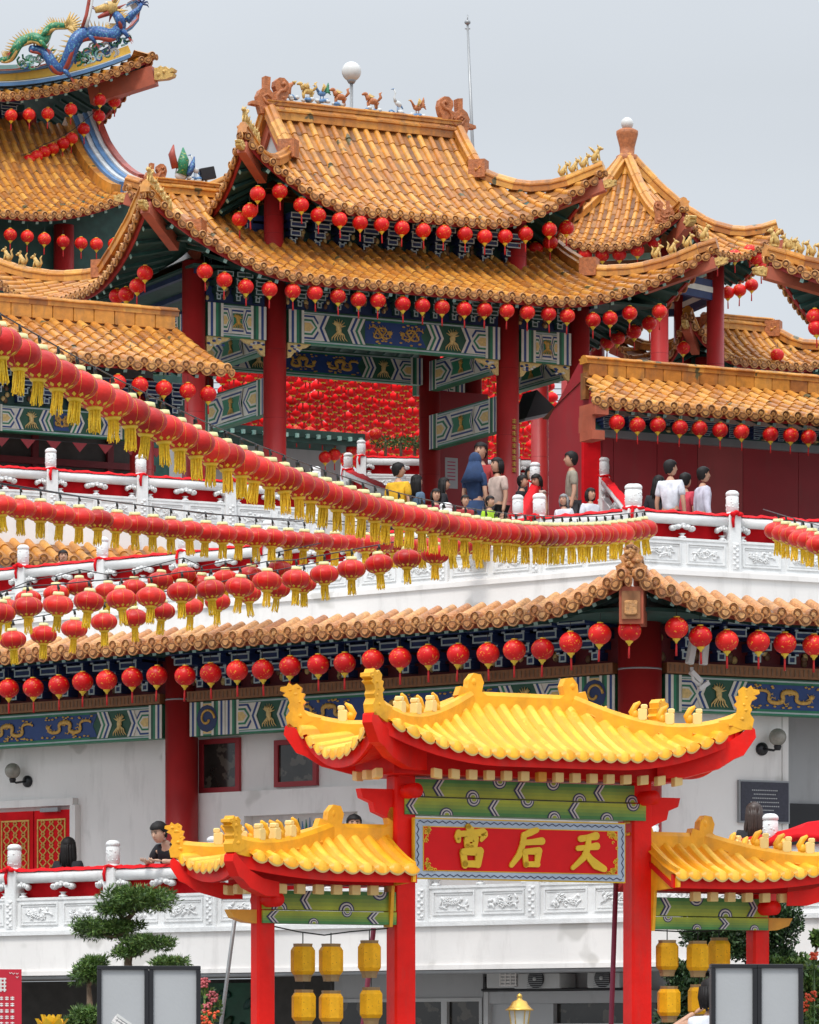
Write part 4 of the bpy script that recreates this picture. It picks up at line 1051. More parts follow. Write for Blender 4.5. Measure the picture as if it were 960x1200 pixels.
# ball lamp
p=W(412,127,71.6); T=thing('ball_lamp','white ball lamp on a slim grey post rising behind the gate ridge','lamp',(p.x,p.y,14.0))
b=MB(); b.ell((0,0,p.z-14+.62),(.165,.165,.165),'globe',20,14); b.build('lamp_globe',T); b=MB(); b.tube([(0,0,0),(0,0,p.z-14+.47)],.03,'metalgrey',8); b.lathe([(.05,p.z-14+.42),(.08,p.z-14+.47),(.06,p.z-14+.50)],(0,0,0),'metalgrey',10); b.build('lamp_post',T)
p=W(553,178,80); T=thing('antenna_mast','tall thin grey lightning mast standing against the sky behind the gate roof','mast',(p.x,p.y,8.8))
b=MB(); q=W(548,26,80)-Vector((p.x,p.y,8.8)); b.tube([(0,0,0),(.02,0,p.z-8.8),tuple(q)],[.05,.035,.022],'metalgrey',8); b.ell(q,(.06,.06,.05),'metalgrey',8,6); b.tube([q,q+Vector((0,0,.14))],.012,'metalgrey',5); b.box(q-Vector((0,0,.12)),(.10,.03,.02),'metalgrey'); b.build('mast_pole',T)

# ------------------------------------------------------------------ lanterns of the gate
lrow(G,-2.10,[(302,227),(328,224),(353,240),(373,252),(398,257),(422,261),(447,263),(471,267),(496,270),(520,272),(545,274),(568,277),(592,277),(616,274),(644,269)],"under the gate's upper front eave","lanterns under the gate's upper eave")
lrow(G,2.80,[(664,267),(645,284),(628,292)],"under the gate's upper eave behind the right corner","lanterns under the gate's upper eave",axis='x')
lrow(G,-2.98,[(293,247),(281,257)],"under the gate's upper eave at the left side","lanterns under the gate's upper eave",axis='x')
lrow(G,-3.15,[(240,318),(263,328),(288,336),(316,339),(343,341),(369,343),(396,347),(420,351),(443,352),(472,356),(495,358),(518,360),(544,362),(568,363),(594,364),(618,366),(643,368),(665,370),(695,375),(715,373),(738,367),(773,365)],"under the gate's lower front eave","lanterns under the gate's lower eave")
lrow(G,4.25,[(761,379),(743,389),(724,396),(712,401)],"under the gate's lower eave behind the right corner","lanterns under the gate's lower eave",axis='x')
lrow(G,-5.08,[(170,320),(161,335),(148,345),(137,347)],"under the gate's lower eave at the left side","lanterns under the gate's lower eave",axis='x')

# ------------------------------------------------------------------ wings with long straight roofs
def wing_roof(par,x0,x1,W_,ze,H,rh,c=.8,verge=(),soffit=1.0,name='roof',pitch=.225,y0=0,r=.066,cut=None):
    P=lambda a,d: Vector((a,y0+d,ze+H*(c*d/W_+(1-c)*(d/W_)**2)))
    tl=MB();fas=MB();sof=MB();raf=MB()
    dmc=(lambda a:W_) if cut is None else (lambda a:W_*max(.06,min(1,(a-x0)/cut)))
    slope(tl,P,x0,x1,dmc,pitch,r,.27); o=tl.build(name,par); cx=cut or 0
    m=MB(); n=12; vs=[P(a+(cx*j/n if a==x0 else 0),W_*j/n)-Vector((0,0,.025)) for a in (x0,x1) for j in range(n+1)]; vs2=[v-Vector((0,0,.05)) for v in vs]
    m.add(vs+vs2,[(j,j+1,n+2+j,n+1+j) for j in range(n)]+[(j+2*n+2,j+1+2*n+2,n+2+j+2*n+2,n+1+j+2*n+2) for j in range(n)],'pan'); m.build('roof_deck',o)
    eave_details(P,x0,x1,soffit,fas,raf,sof,dm=dmc); fas.build('fascia_board',o); sof.build('soffit',o); raf.build('rafter',o)
    m=MB(); zt=ze+H-.04; y=y0+W_+.05; x0+=cx
    m.bx(x0-.05,x1+.05,y-.04,y+.12,zt-.3,zt+.12,'pan'); n=int((x1-x0)/.33)
    for i in range(n):
        a=x0+(x1-x0)*i/n; b=x0+(x1-x0)*(i+1)/n
        m.bx(a+.004,b-.004,y-.075,y+.15,zt+.07,zt+rh*.80,'tile',.01)
    ridge(m,[(x0-.05,y+.03,zt+rh*.78),((x0+x1)/2,y+.03,zt+rh*.78),(x1+.05,y+.03,zt+rh*.78)],.24,rh*.42,seg=.3)
    for (xa) in verge:
        ridge(m,[P(xa,W_*i/6)+Vector((0,0,.03)) for i in range(7)],.15,.16)
    m.build('ridge_tiles',o)
    # back slope
    m=MB(); m.add([(x0,y+.1,zt+.05),(x1,y+.1,zt+.05),(x1,y+W_*.9,ze+.2),(x0,y+W_*.9,ze+.2)],[(0,1,2,3)],'pan'); m.build('back_slope',o)
    return o
T=thing('left_wing','long low gallery with golden tiled roof and red columns left of the gate','gallery',LW.w(0,0,8.8-8.8),LW.th)
wing_roof(T,-6.2,-.05,1.9,11.98,.85,.36)
for x in (-4.9,-3.72,-1.0): column(T,x,1.0,9.0,11.9,.185)
for a,b in ((-6.2,-5.1),(-4.7,-3.92),(-3.52,-1.2)): painted_beam(T,a,b,10.95,11.35,.9,'short' if b-a<2 else 'long')
dougong(T,-6.2,-.3,11.37,11.85,.95,.40,proj=.35,fill='darkteal')
m=MB(); m.bx(-6.4,-.2,2.4,2.5,8.8,12.3,'darkwall'); 
for i in range(5): m.bx(-6+i*1.25,-5.9+i*1.25,2.32,2.398,8.8,11.6,'darkred')
m.bx(-6.4,-.2,2.3,2.39,10.7,10.8,'darkred'); m.build('back_wall',T)
b=MB()
for i in range(12): x=-5.4+i*.42; b.prism([(x-.12,10.86),(x+.12,10.86),(x,10.72)],(0,.95,0),(1,0,0),(0,0,1),(0,.01,0),'redwall')
b.tube([(-5.7,.955,10.865),(-.5,.955,10.865)],.008,'dark',4)
b=b.build('red_bunting'); b.location=LW.O; b.rotation_euler=(0,0,LW.th); tag(b,'string of small red triangular pennants under the left gallery','bunting')
lrow(LW,.02,[(138,448),(164,451),(192,455),(220,458),(244,462)],'under the eave of the left gallery','lanterns under the left gallery eave')
# raised platform and its balustrade
T=thing('platform_wall','white platform wall with a small tiled eave and wooden lattice doors behind the left parapet','wall',LW.w(0,0,7.4-7.4),LW.th)
m=MB(); m.bx(-7.5,1.1,-1.32,-1.0,9.0,9.39,'white'); m.bx(-7.5,1.1,-1.22,-1.0,8.3,9.0,'white'); m.build('wall',T)
P=lambda a,d: Vector((a,-1.85+d,8.72+.32*d/.6)); tl=MB();fas=MB();sof=MB();raf=MB()
slope(tl,P,-7.5,-1.7,lambda a:.6,.23,.068,.27); eave_details(P,-7.5,-1.7,.55,fas,raf,sof); o=tl.build('tiled_eave',T); fas.build('fascia_board',o); sof.build('soffit',o); raf.build('rafter',o)
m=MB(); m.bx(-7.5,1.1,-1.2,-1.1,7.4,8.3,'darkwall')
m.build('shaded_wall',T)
for x in (-5.15,-4.55,-3.5,-2.9):
    m=MB(); m.bx(x,x+.55,-1.28,-1.202,7.4,8.28,'wood')
    for i in range(5):
        for j in range(4): 
            q=x+.06+i*.09; z=7.75+j*.12; m.bx(q,q+.07,-1.296,-1.281,z,z+.012,'goldpale'); m.bx(q,q+.012,-1.296,-1.281,z,z+.09,'goldpale')
    m.build('lattice_door',T)
balustrade('stone_balustrade','white carved balustrade of the raised platform below the left gallery',LW,[-6.25,-4.83,-3.41,-1.99,-.57,.85],9.39,cloth=(-6.3,.9),clothlabel='red cloth draped along the raised platform balustrade at the left',y=-1.25,base=.39)
# right wing
T=thing('right_wing','long red-walled gallery with a golden tiled roof right of the gate','gallery',RW.w(0,0,0),RW.th)
wing_roof(T,-.1,6.5,1.65,11.72,.66,.34,cut=.8)
m=MB()
for i,(a,b,c) in enumerate(((.42,.72,'cloth'),(.73,.95,'redwall'),(.96,1.75,'redwall'),(1.76,2.5,'redwall'),(2.51,3.35,'redwall2'),(3.36,4.4,'redwall'),(4.41,6.5,'redwall'))): m.bx(a,b,1.3,1.38,8.8,11.5,c)
m.bx(.42,6.5,1.22,1.30,11.38,11.5,'metalgrey'); m.build('red_panel_wall',T)
m=MB(); m.bx(-.14,.10,-.05,.45,11.52,11.70,'rustred'); m.bx(-.16,.06,.0,.40,11.14,11.28,'rustred'); m.bx(-.16,-.08,.05,.44,11.281,11.519,'rustred'); m.build('gable_beam',T)
m=MB(); m.prism([(1.3,8.8),(1.3,12.2),(1.7,12.36),(1.7,12.66),(2.0,12.66),(3.0,11.9),(3.0,8.8)],(.72,0,0),(0,1,0),(0,0,1),(.04,0,0),'redwall'); m.build('gable',T)
dougong(T,.5,6.5,11.5,11.70,1.2,.45,proj=.3,fill='darkteal')
lrow(RW,.03,[(723,495),(747,498),(771,498),(797,501),(820,502),(844,504),(869,506),(903,509),(927,510),(948,512)],'under the eave of the red-walled gallery','lanterns under the right gallery eave')

# ------------------------------------------------------------------ hexagonal pavilion
HXc=Vector((3.98,78,0)); T=thing('hexagonal_pavilion','hexagonal pavilion with a pointed golden roof and pearl finial behind the gate','pavilion',HXc)
rr=2.62; ap=rr*math.cos(R_(30)); zE=15.95; Hh=2.0
tl=MB();fas=MB();sof=MB();raf=MB();rg=MB();hb=MB();dk=MB(); tips=MB()
hl=rr*.5
for k in range(6):
    an=R_(-12-60*k-30); out=Vector((math.cos(an),math.sin(an),0)); sd=Vector((-out.y,out.x,0))
    def P(a,d,out=out,sd=sd):
        t=d/ap; sc=(hl-abs(a))/hl; w=max(0,1-max(0,sc)/.9)**2*max(0,1-max(t,0)/.9)
        return out*(ap-d+.12*w)+sd*(a*(1+.08*w))+Vector((0,0,zE+Hh*(.42*t+.58*t*t)+.62*w))
    dm=lambda a: ap*max(0,1-abs(a)/hl)*.985
    if k in (0,1,2,5):
        slope(tl,P,-hl+.03,hl-.03,dm,.165,.048,.22); eave_details(P,-hl,hl,.9,fas,raf,sof,dm=dm)
    vs=[];fs=[];n=16;mm=8
    for i in range(n+1):
        a=-hl+2*hl*i/n
        for j in range(mm+1): vs.append(P(a,dm(a)*j/mm)-Vector((0,0,.03)))
    for i in range(n):
        for j in range(mm): o=i*(mm+1)+j; fs.append((o,o+1,o+mm+2,o+mm+1))
    dk.add(vs,fs,'pan')
    q=[P(hl*(1-t),ap*t*.99) for t in [i/16 for i in range(17)]]
    ridge(rg,[p+Vector((0,0,.02)) for p in q],.17,.20)
    if k==5: HQ=q
    d=(q[0]-q[2]); d.z*=.4; d.normalize(); b_=q[0]+d*.12-Vector((0,0,.30)); hb=MB(); hb.sweep([q[3]-Vector((0,0,.4)),b_],[(-.08,-.12),(.08,-.12),(.08,.12),(-.08,.12)],'rustred'); hb.build('hip_beam',T); tips=MB(); dragon_tip(tips,b_+d*.1,d,.24,'beast'); tips.build('beam_end',T)
rt=tl.build('roof',T); dk.build('roof_deck',rt); fas.build('fascia_board',rt); sof.build('soffit',rt); raf.build('rafter',rt); rg.build('ridge_tiles',rt)
m=MB(); m.lathe([(.20,zE+Hh-.05),(.20,zE+Hh+.08),(.13,zE+Hh+.12),(.14,zE+Hh+.25),(.20,zE+Hh+.48),(.20,zE+Hh+.54),(.13,zE+Hh+.58)],(0,0,0),'terra',16); m.build('finial',T)
m=MB(); m.ell((0,0,zE+Hh+.68),.115,'globe',16,12); m.build('finial_pearl',T)
for k in range(6):
    an=R_(-12-60*k); p=Vector((math.cos(an),math.sin(an),0))*rr*.62
    column(T,p.x,p.y,8.8,zE+.1,.16)
    an2=R_(-72-60*k); p2=Vector((math.cos(an2),math.sin(an2),0))*rr*.62; m=MB(); 
    for z,h,mt in ((zE-.45,.36,'navy'),(zE-.02,.10,'teal')): m.sweep([p+Vector((0,0,z)),p2+Vector((0,0,z))],[(-.05,-h/2),(.05,-h/2),(.05,h/2),(-.05,h/2)],mt)
    m.sweep([p+Vector((0,0,zE-.45)),p2+Vector((0,0,zE-.45))],[(-.06,-.05),(.06,-.05),(.06,.05),(-.06,.05)],'cream'); m.build('painted_beam',T)
for (k,cnt) in ((0,4),(5,4)):   # figurines on the right hand hip
    an=R_(-12); 
for (ang,) in ((-12,),):
    d=Vector((math.cos(R_(ang)),math.sin(R_(ang)),0))
    for i in range(4):
        f=MB(); beast(f,(0,0,0),d,.25,'beast',kind=1 if i==0 else 0); o=f.build('ridge_figurine',rt); o.location=HQ[1+i]+Vector((0,0,.22))
m=MB(); chiwen(m,(0,0,0),(1,0,0),.4,'terra'); o=m.build('corner_ornament',rt); p=W(779,262,75.6); o.location=(p.x-HXc.x,p.y-HXc.y,p.z)
H1=Fr(HXc.x,HXc.y,0)
lrow(Fr(HXc.x,HXc.y-ap+.1,-8),0,[(686,298),(706,299),(726,298),(747,293),(767,283)],'under the left eave of the pointed hexagonal pavilion','lanterns under the hexagonal pavilion eave')
lrow(Fr(HXc.x+1.4,HXc.y-1.6,42),0,[(841,304),(861,300),(879,294),(887,303),(892,313)],'under the right eave of the pointed hexagonal pavilion','lanterns under the hexagonal pavilion eave')
lrow(Fr(HXc.x+1.4,HXc.y+2.0,0),0,[(853,343),(867,340),(881,334)],'hanging low behind the hexagonal pavilion','lanterns under the hexagonal pavilion eave')
# small hipped roof in front of it
SRf=Fr(6.15,80,27); T=thing('small_pavilion','small hipped golden roof just above the long ridge at the right','pavilion',SRf.O,SRf.th)
build_roof(T,HipRoof(0,0,1.75,1.2,.7,14.38,.85,.75,S=.95,flare=.15),'roof',mainh=.22,figs=4,figsides=((1,-1),),soffit=.7)
for x in (-1.1,1.1): column(T,x,-.6,8.8,14.5,.15)
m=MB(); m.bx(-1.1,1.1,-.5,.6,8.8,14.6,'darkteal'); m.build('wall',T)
lrow(SRf,-1.15,[(776,405),(801,408),(911,416)],'under the small hipped roof at the right','lanterns under the small hipped roof')
# roof corner at the far right edge
c=W(915,320,64); FRf=Fr(c.x+2.82+.85,c.y-1.02+2.35,-20); T=thing('right_pavilion','golden roof corner with small figures reaching in at the right edge of the view','pavilion',FRf.O,FRf.th)
build_roof(T,HipRoof(0,0,3.0,2.5,1.6,12.95,1.35,.62,S=.9,flare=.15),'roof',mainh=.22,figs=5,figsides=((-1,-1),),soffit=1.0)
for x in (-1.7,1.7): column(T,x,-1.2,8.8,13.1,.18)
m=MB(); m.bx(-1.7,1.7,-1.1,1.4,8.8,13.5,'darkteal'); m.build('wall',T)
lrow(FRf,-2.4,[(955,371),(957,384)],'under the roof corner at the right edge','lanterns under the right edge roof')

# ------------------------------------------------------------------ main hall, upper left
MHf=Fr(-5.1-5.35-1.45-.34,85.0,27); T=thing('main_hall','great hall with dragon-topped curved ridge at the upper left','temple hall',MHf.O,MHf.th)
rm=HipRoof(0,0,6.0,3.2,2.8,20.34,2.6,1.12,S=1.1,flare=.25)
tl=MB();fas=MB();sof=MB();raf=MB(); 
for s_ in 'fr':
    P=rm.P(s_); A=rm.X if s_=='f' else rm.D; slope(tl,P,-A+.05,A-.02,lambda a:.34,.19,.058,.3); eave_details(P,-A,A,1.6,fas,raf,sof,tealm='teal',dm=rm.dm(s_))
    fas.build
rt=tl.build('upper_roof',T); fas.build('fascia_board',rt); sof.build('soffit',rt); raf.build('rafter',rt)
m=MB()   # curved ridge mouldings above the eave
P=rm.P('f')
for (z0,z1,dd,mt) in ((.10,.20,.30,'ridgeblue'),(.20,.23,.32,'ridgewhite'),(.23,.47,.36,'ridgeyellow'),(.47,.50,.32,'ridgewhite'),(.50,.58,.28,'ridgeblue'),(.58,.61,.26,'ridgewhite'),(.61,.64,.24,'dragonred')):
    q=[]; n=40
    for i in range(n+1):
        a=-5.9+11.6*i/n; p=P(a,dd); e=max(0,(a-3.2)/2.5); q.append(p+Vector((0,0,(z0+z1)/2+(.30*e*e if z0>.45 else 0))))
    if z0>.45: q+= [q[-1]+Vector((.12,0,.16)),q[-1]+Vector((.18,0,.42)),q[-1]+Vector((.10,0,.55)),q[-1]+Vector((0,0,.50))]
    h=(z1-z0)/2*.64; q=[v-Vector((0,0,((z0+z1)/2-.06)*.36)) for v in q]; m.sweep(q,[(-.14,-h),(.14,-h),(.14,h),(-.14,h)],mt,smooth=False)
a0=P(5.1,.3)
m.prism([(-.6,.20),(.35,.25),(.50,.75),(.1,.50),(-.35,.38)],a0+Vector((0,-.02,0)),(1,0,0),(0,0,1),(0,.1,0),'navy')
for i in range(8): m.ell(a0+Vector((random.uniform(-.35,.3),-.04,random.uniform(.24,.42))),(.05,.02,.05),'beast' if i%2 else 'teal',7,5)
m.build('painted_ridge',rt)
m=MB(); q=rm.hip(1,-1,0,.5,6); d=(q[0]-q[2]); d.z*=.3; d.normalize(); e_=q[0]+d*.05-Vector((0,0,.42)); m.sweep([q[3]-Vector((0,0,.55)),e_],[(-.11,-.19),(.11,-.19),(.11,.19),(-.11,.19)],'rustred'); m.build('hip_beam',rt)
m=MB(); dragon_tip(m,e_+d*.22,d,.34,'beast'); m.build('beam_end',rt)
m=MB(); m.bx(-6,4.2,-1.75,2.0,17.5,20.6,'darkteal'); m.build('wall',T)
m=MB(); m.bx(-6,4.6,-1.9,-1.77,19.75,20.15,'redpaint'); m.bx(4.3,4.6,-1.75,2.2,19.75,20.15,'redpaint'); m.build('beam',T)
for x in (1.6,4.2): column(T,x,-1.85,17.4,20.4,.2)
for (a_,b_) in ((-2.5,1.4),(1.8,4.0)): dougong(T,a_,b_,20.16,20.6,-1.8,.5,proj=.4)
# lower roof of the hall with painted verge
ml=Fr(-5.50,82.87,27)
def P(a,d):
    t=d/3.0; w=max(0,1-(-a)/2.2)**2*max(0,1-t/.8); return Vector((a,d-.1*w,17.72+2.5*(.42*t+.58*t*t)+.55*w))
LR=thing('hall_lower_roof','sweeping lower golden roof of the great hall with a striped painted verge','roof',ml.O,ml.th)
tl=MB();fas=MB();sof=MB();raf=MB()
slope(tl,P,-9,0,lambda a:3.0,.19,.056,.24); eave_details(P,-9,0,1.2,fas,raf,sof)
o=tl.build('roof_tiles',LR); fas.build('fascia_board',o); sof.build('soffit',o); raf.build('rafter',o)
m=MB(); vs=[];fs=[]
for i in range(21):
    for j in range(11): vs.append(P(-9+9*i/20,3.0*j/10)-Vector((0,0,.04)))
for i in range(20):
    for j in range(10): k=i*11+j; fs.append((k,k+1,k+12,k+11))
m.add(vs,fs,'pan'); m.build('roof_deck',o)
m=MB()
for (dx,w,hh,mt) in ((.02,.10,.20,'tile'),(.14,.06,.26,'ridgeblue'),(.24,.06,.30,'ridgewhite'),(.34,.06,.34,'ridgeblue'),(.44,.06,.38,'ridgewhite'),(.54,.07,.44,'dragonred')):
    q=[P(0,3.0*i/14)+Vector((dx,0,hh*.5)) for i in range(3,15)]; m.sweep(q,[(-w,-hh/2),(w,-hh/2),(w,hh/2),(-w,hh/2)],mt)
m.build('painted_verge',o)
m=MB(); m.bx(-9,-.1,1.2,3.2,8.8,18.2,'darkteal'); m.bx(-.1,2.2,1.2,3.2,8.8,18.4,'darkteal'); m.build('wall',LR)
for x in (-.9,-3.4,-6): column(LR,x,1.0,8.8,17.8,.2)
lrow(MHf,-3.15,[(13,135),(34,134),(56,133),(83,128),(117,117)],"under the great hall's upper front eave","lanterns under the great hall eaves")
cable_pts=[MHf.plane(x,y-9,-2.7) for x,y in ((134,119),(116,136),(98,151),(84,162),(74,168),(62,174),(52,178),(43,183),(34,188),(10,196))]
b=MB(); b.tube(cable_pts,.008,'dark',4); b=b.build('lantern_cable'); tag(b,'thin drooping cable holding the lanterns beneath the great hall side eave','cable')
lrow(MHf,-2.7,[(134,119),(116,136),(98,151),(84,162),(74,168),(62,174),(52,178),(43,183),(34,188)],"along the great hall's upper side eave","lanterns under the great hall eaves")
lrow(ml,.0,[(12,275),(32,277),(52,280),(74,283),(95,285),(113,286),(134,286)],"under the great hall's lower roof","lanterns under the great hall eaves")
# glazed dragons on the ridge
def dragon(name,label,pts,r,m,my,spines=True,headbig=True):
    pts=[W(px,py,83.4) for px,py in pts]; o=pts[0].copy(); T=thing(name,label,'dragon statue',o)
    pts=[p-o for p in pts]
    # smooth the body curve
    q=[]
    for i in range(len(pts)-1):
        p0=pts[max(i-1,0)];p1=pts[i];p2=pts[i+1];p3=pts[min(i+2,len(pts)-1)]
        for k in range(6):
            t=k/6; q.append(.5*((2*p1)+(-p0+p2)*t+(2*p0-5*p1+4*p2-p3)*t*t+(-p0+3*p1-3*p2+p3)*t**3)+Vector((0,.06*math.sin((i*6+k)*.5),0)))
    q.append(pts[-1]); n=len(q)
    rad=[r*(.30+.9*math.sin(math.pi*min(1,.12+.80*i/n))) for i in range(n)]
    b=MB(); b.tube(q,rad,m,12)
    b.tube([p+Vector((0,-rad[i]*.45,-rad[i]*.72)) for i,p in enumerate(q)],[x*.42 for x in rad],my,6); b.build('dragon_body',T)
    if spines:
        b=MB()
        for i in range(2,n-1,1):
            t=(q[i+1]-q[i-1]).normalized(); u=Vector((-t.z,0,t.x)); 
            if u.z<0: u=-u
            b.tube([q[i]+u*rad[i]*.8,q[i]+u*(rad[i]+.13)-t*.04],[.03,.003],'beast',4)
        b.build('back_spines',T)
    b=MB(); h=q[-1]; d=(q[-1]-q[-4]).normalized()
    if headbig:
        b.ell(h+Vector((-.05,0,.05)),(.16,.12,.13),'beast',10,8,lump=.15); b.tube([h+Vector((-.1,-.05,.05)),h+Vector((-.34,-.08,-.02))],[.09,.06],'beast',8); b.tube([h+Vector((-.08,-.05,-.06)),h+Vector((-.28,-.08,-.16))],[.06,.03],'dragonred',7)
        for s in (-1,1):
            b.tube([h+Vector((0,s*.06,.12)),h+Vector((.12,s*.1,.28)),h+Vector((.10,s*.12,.42))],[.03,.02,.006],'beast',5); b.ell(h+Vector((-.12,s*.09,.12)),.035,'ridgewhite',7,5); b.tube([h+Vector((-.3,s*.05,.0)),h+Vector((-.45,s*.12,.10)),h+Vector((-.5,s*.12,.25))],[.012,.010,.004],'dragonred',5)
        for i in range(10): a=i*.6; b.tube([h,h+Vector((.25*math.cos(a)+.05,.08*math.sin(i),.25*math.sin(a)))],[.05,.006],'dragonred' if i%2 else 'beast',5)
    else:
        for i in range(9): a=-.6+i*.25; b.tube([h-d*.05,h+Vector((math.cos(a)*.28,0,math.sin(a)*.28))],[.05,.008],'beast',5)
    b.build('head' if headbig else 'tail_fin',T)
    for i in (int(n*.28),int(n*.5),int(n*.75)):
        b=MB()
        p=q[i]; s=1 if i%2 else -1; e=p+Vector((.18*s,-.08,-.20)); b.tube([p,p+Vector((.10*s,-.1,-.10)),e],[.07,.05,.03],m,7)
        for a in (-.8,-.2,.4,1.0): b.tube([e,e+Vector((math.cos(a)*.10*s,-.02,-.09+math.sin(a)*.06))],[.018,.004],'dragonred',4)
        b.build('clawed_leg',T)
dragon('blue_dragon','writhing blue glazed dragon on the right end of the painted ridge',[(36,57),(52,60),(66,80),(78,72),(92,44),(112,38),(130,42),(141,30),(140,22),(132,12)],.115,'dragonblue','dragonred')
dragon('green_dragon','green glazed dragon with yellow tail at the left edge of the painted ridge',[(2,70),(14,66),(24,50),(38,44),(50,48),(56,36),(66,31),(80,30)],.09,'dragongreen','beast',headbig=False)
b=MB()   # scrollwork under the dragons
for i in range(70):
    px=random.uniform(22,150); yb=80-.00125*max(0,px-60)**2*2.6; p=W(px,yb-random.uniform(2,20)*(1-.3*random.random()),83.5)
    a0=random.uniform(0,6); pts=[p+Vector((math.cos(a0+k*.8)*(.10-.012*k),0,math.sin(a0+k*.8)*(.10-.012*k))) for k in range(7)]
    b.tube(pts,[.022]*6+[.008],random.choice(['teal','dragongreen','ridgewhite','dragonblue']),5)
b=b.build('ridge_scrollwork'); tag(b,'openwork green and white cloud scrolls below the ridge dragons','ornament')
b=MB(); b.tube([W(98,32,83.4),W(102,18,83.4),W(105,0,83.4),W(106,-20,83.4)],[.06,.05,.045,.03],'dragonred',7); b.tube([W(101,32,83.3),W(105,18,83.3),W(108,0,83.3),W(109,-20,83.3)],[.04,.03,.03,.02],'ridgewhite',6)
b=b.build('ridge_flagpole'); tag(b,'striped curved pole rising between the two ridge dragons','pole')
b=MB()
q=[W(x,y,83.4) for x,y in ((148,24),(156,16),(163,10),(166,4))]
b.tube(q,[.09,.07,.05,.04],'dragonblue',8)
for a in (-.3,.4,1.1,1.9,2.6): b.tube([q[-1],q[-1]+Vector((math.cos(a)*.12,0,math.sin(a)*.10)),q[-1]+Vector((math.cos(a)*.15,0,math.sin(a)*.10-.05))],[.025,.018,.004],'navy',5)
b=b.build('dragon_claw'); tag(b,'blue raised dragon claw at the tip of the painted ridge','ornament')

# ------------------------------------------------------------------ lantern canopy over the inner court
cnt=0; far=MB(); rn=random.Random(5)
canopy=[]
for j in range(25):
    Y=79.5+j*.58
    for i in range(27):
        px=262+i*14.4+ (j%2)*8+rn.uniform(-2.5,2.5); 
        if px>650: continue
        z=14.55-.008*(Y-79)+rn.uniform(-.05,.05)-.10*math.sin(i*.5)
        canopy.append((Y,(px-CX)*Y/FP,z))
def farl(mb,p,s=.138):
    mb.lathe([(.03,-s*.72),(s*.6,-s*.6),(s*.93,-s*.3),(s,0),(s*.93,s*.3),(s*.6,s*.6),(.03,s*.72)],p,'lanternfarm',12); mb.lathe([(.045,s*.70),(.045,s*.86)],p,'goldrim',8); mb.lathe([(.05,-s*.86),(.05,-s*.70)],p,'goldrim',8)
    mb.tube([(p[0],p[1],p[2]-s*.85),(p[0],p[1],p[2]-s*1.7)],.018,'redtassel',5)
pr=None
for k,(Y,x,z) in enumerate(canopy):
    if k<54:
        if pr is None: m=MB(); farl(m,(0,0,0)); pr=m.build('canopy_lantern'); o=pr
        else: o=pr.copy(); COL.objects.link(o)
        o.location=(x,Y,z); tag(o,f'small red lantern, {ordn(k%27+1)} from the left in the {"front" if k<27 else "second"} row of the court canopy','lantern','lanterns strung over the inner court')
    else: farl(far,(x,Y,z))
o=far.build('canopy_lanterns'); o['label']='dense mass of red lanterns strung row behind row over the inner court'; o['category']='lanterns'; o['kind']='stuff'
b=MB()
for j in range(19):
    Y=79.5+j*.72; b.tube([((250-CX)*Y/FP,Y,14.72-.008*(Y-79)),((660-CX)*Y/FP,Y,14.72-.008*(Y-79))],.01,'dark',4)
b=b.build('canopy_cables'); tag(b,'thin cables stretched over the inner court carrying the red lanterns','cable')
# inner court: far gallery, lanterns, balustrade, shrubs
Cf=Fr(-1.9,84,27); T=thing('court_gallery','dark gallery eave with red lanterns far inside the court','gallery',Cf.O,Cf.th)
m=MB(); m.bx(-3,.6,0,.2,8.8,13.55,'greywall'); m.bx(-3,.7,-.9,.2,13.5,13.75,'darkteal'); m.build('wall',T)
b=MB(); b.bx(-2.95,.62,-.93,-.90,13.6,13.64,'darkteal')
for i in range(16): b.bx(-2.9+i*.23,-2.84+i*.23,-.98,-.88,13.58,13.66,'teal')
b.build('rafter',T)
m=MB(); m.bx(-1.0,-.2,-.05,-.002,8.8,13.1,'darkwall'); m.build('doorway',T)
lrow(Fr(-1.9,83.2,27),0,[(347,506),(363,507),(378,510),(393,510),(409,513),(425,512),(440,509),(392,533),(381,536),(413,527)],'under the dark eave inside the court','lanterns inside the court')
wallc=thing('court_wall','white wall with balustrade across the inner court behind the gate','wall',(0,80,8.8))
m=MB(); m.bx(-1.6,9,1,1.2,0,3.55,'white'); m.build('wall',wallc)
Cb=Fr(-.9,79.6,6)
balustrade('stone_balustrade','white carved balustrade far inside the court behind the yellow-shirted man',Cb,[0,1.45,2.9,4.35],12.05,base=3.2,cloth=(-.1,4.4),clothlabel='red cloth knotted along the inner court balustrade behind the gate')
m=MB(); m.bx(-.1,4.6,0.05,.15,9,12.06,'white'); o=m.build('court_plinth_wall',wallc); o.location=(-.9,-.4,-8.8)
# stair balustrades between court and terrace
def stair(px0,y0,px1,y1,Y0,Y1,lab,cl):
    a=W(px0,y0,Y0); b=W(px1,y1,Y1); d=b-a; L=math.hypot(d.x,d.y); fr=Fr(a.x,a.y,math.degrees(math.atan2(d.y,d.x)))
    return balustrade('stair_balustrade',lab,fr,[0,L],a.z-.7,slope=d.z/L,base=.8,cloth=(-.1,L+.1) if cl else None,clothlabel='red cloth knotted on '+lab,relf=False)
stair(408,552,470,580,76,70,'the sloping white stair rail left of the yellow-shirted man',True)
stair(627,566,607,606,67,62.5,'the sloping white stair rail in front of the seated women',True)
stair(708,560,742,600,67.5,63,'the sloping white stair rail right of the khaki-shirted man',True)
Ib=Fr(*(RW.w(1.0,-4.0).xy),27)
balustrade('stone_balustrade','low white balustrade on the upper court in front of the red-walled gallery',Ib,[0,1.2,2.4,3.9,5.4],8.42+.35,base=.3,hs=(.05,.14,.24,.70),cloth=(-.1,5.5),clothlabel='red cloth with bows along the low balustrade before the red gallery',relf=False)
b=MB()
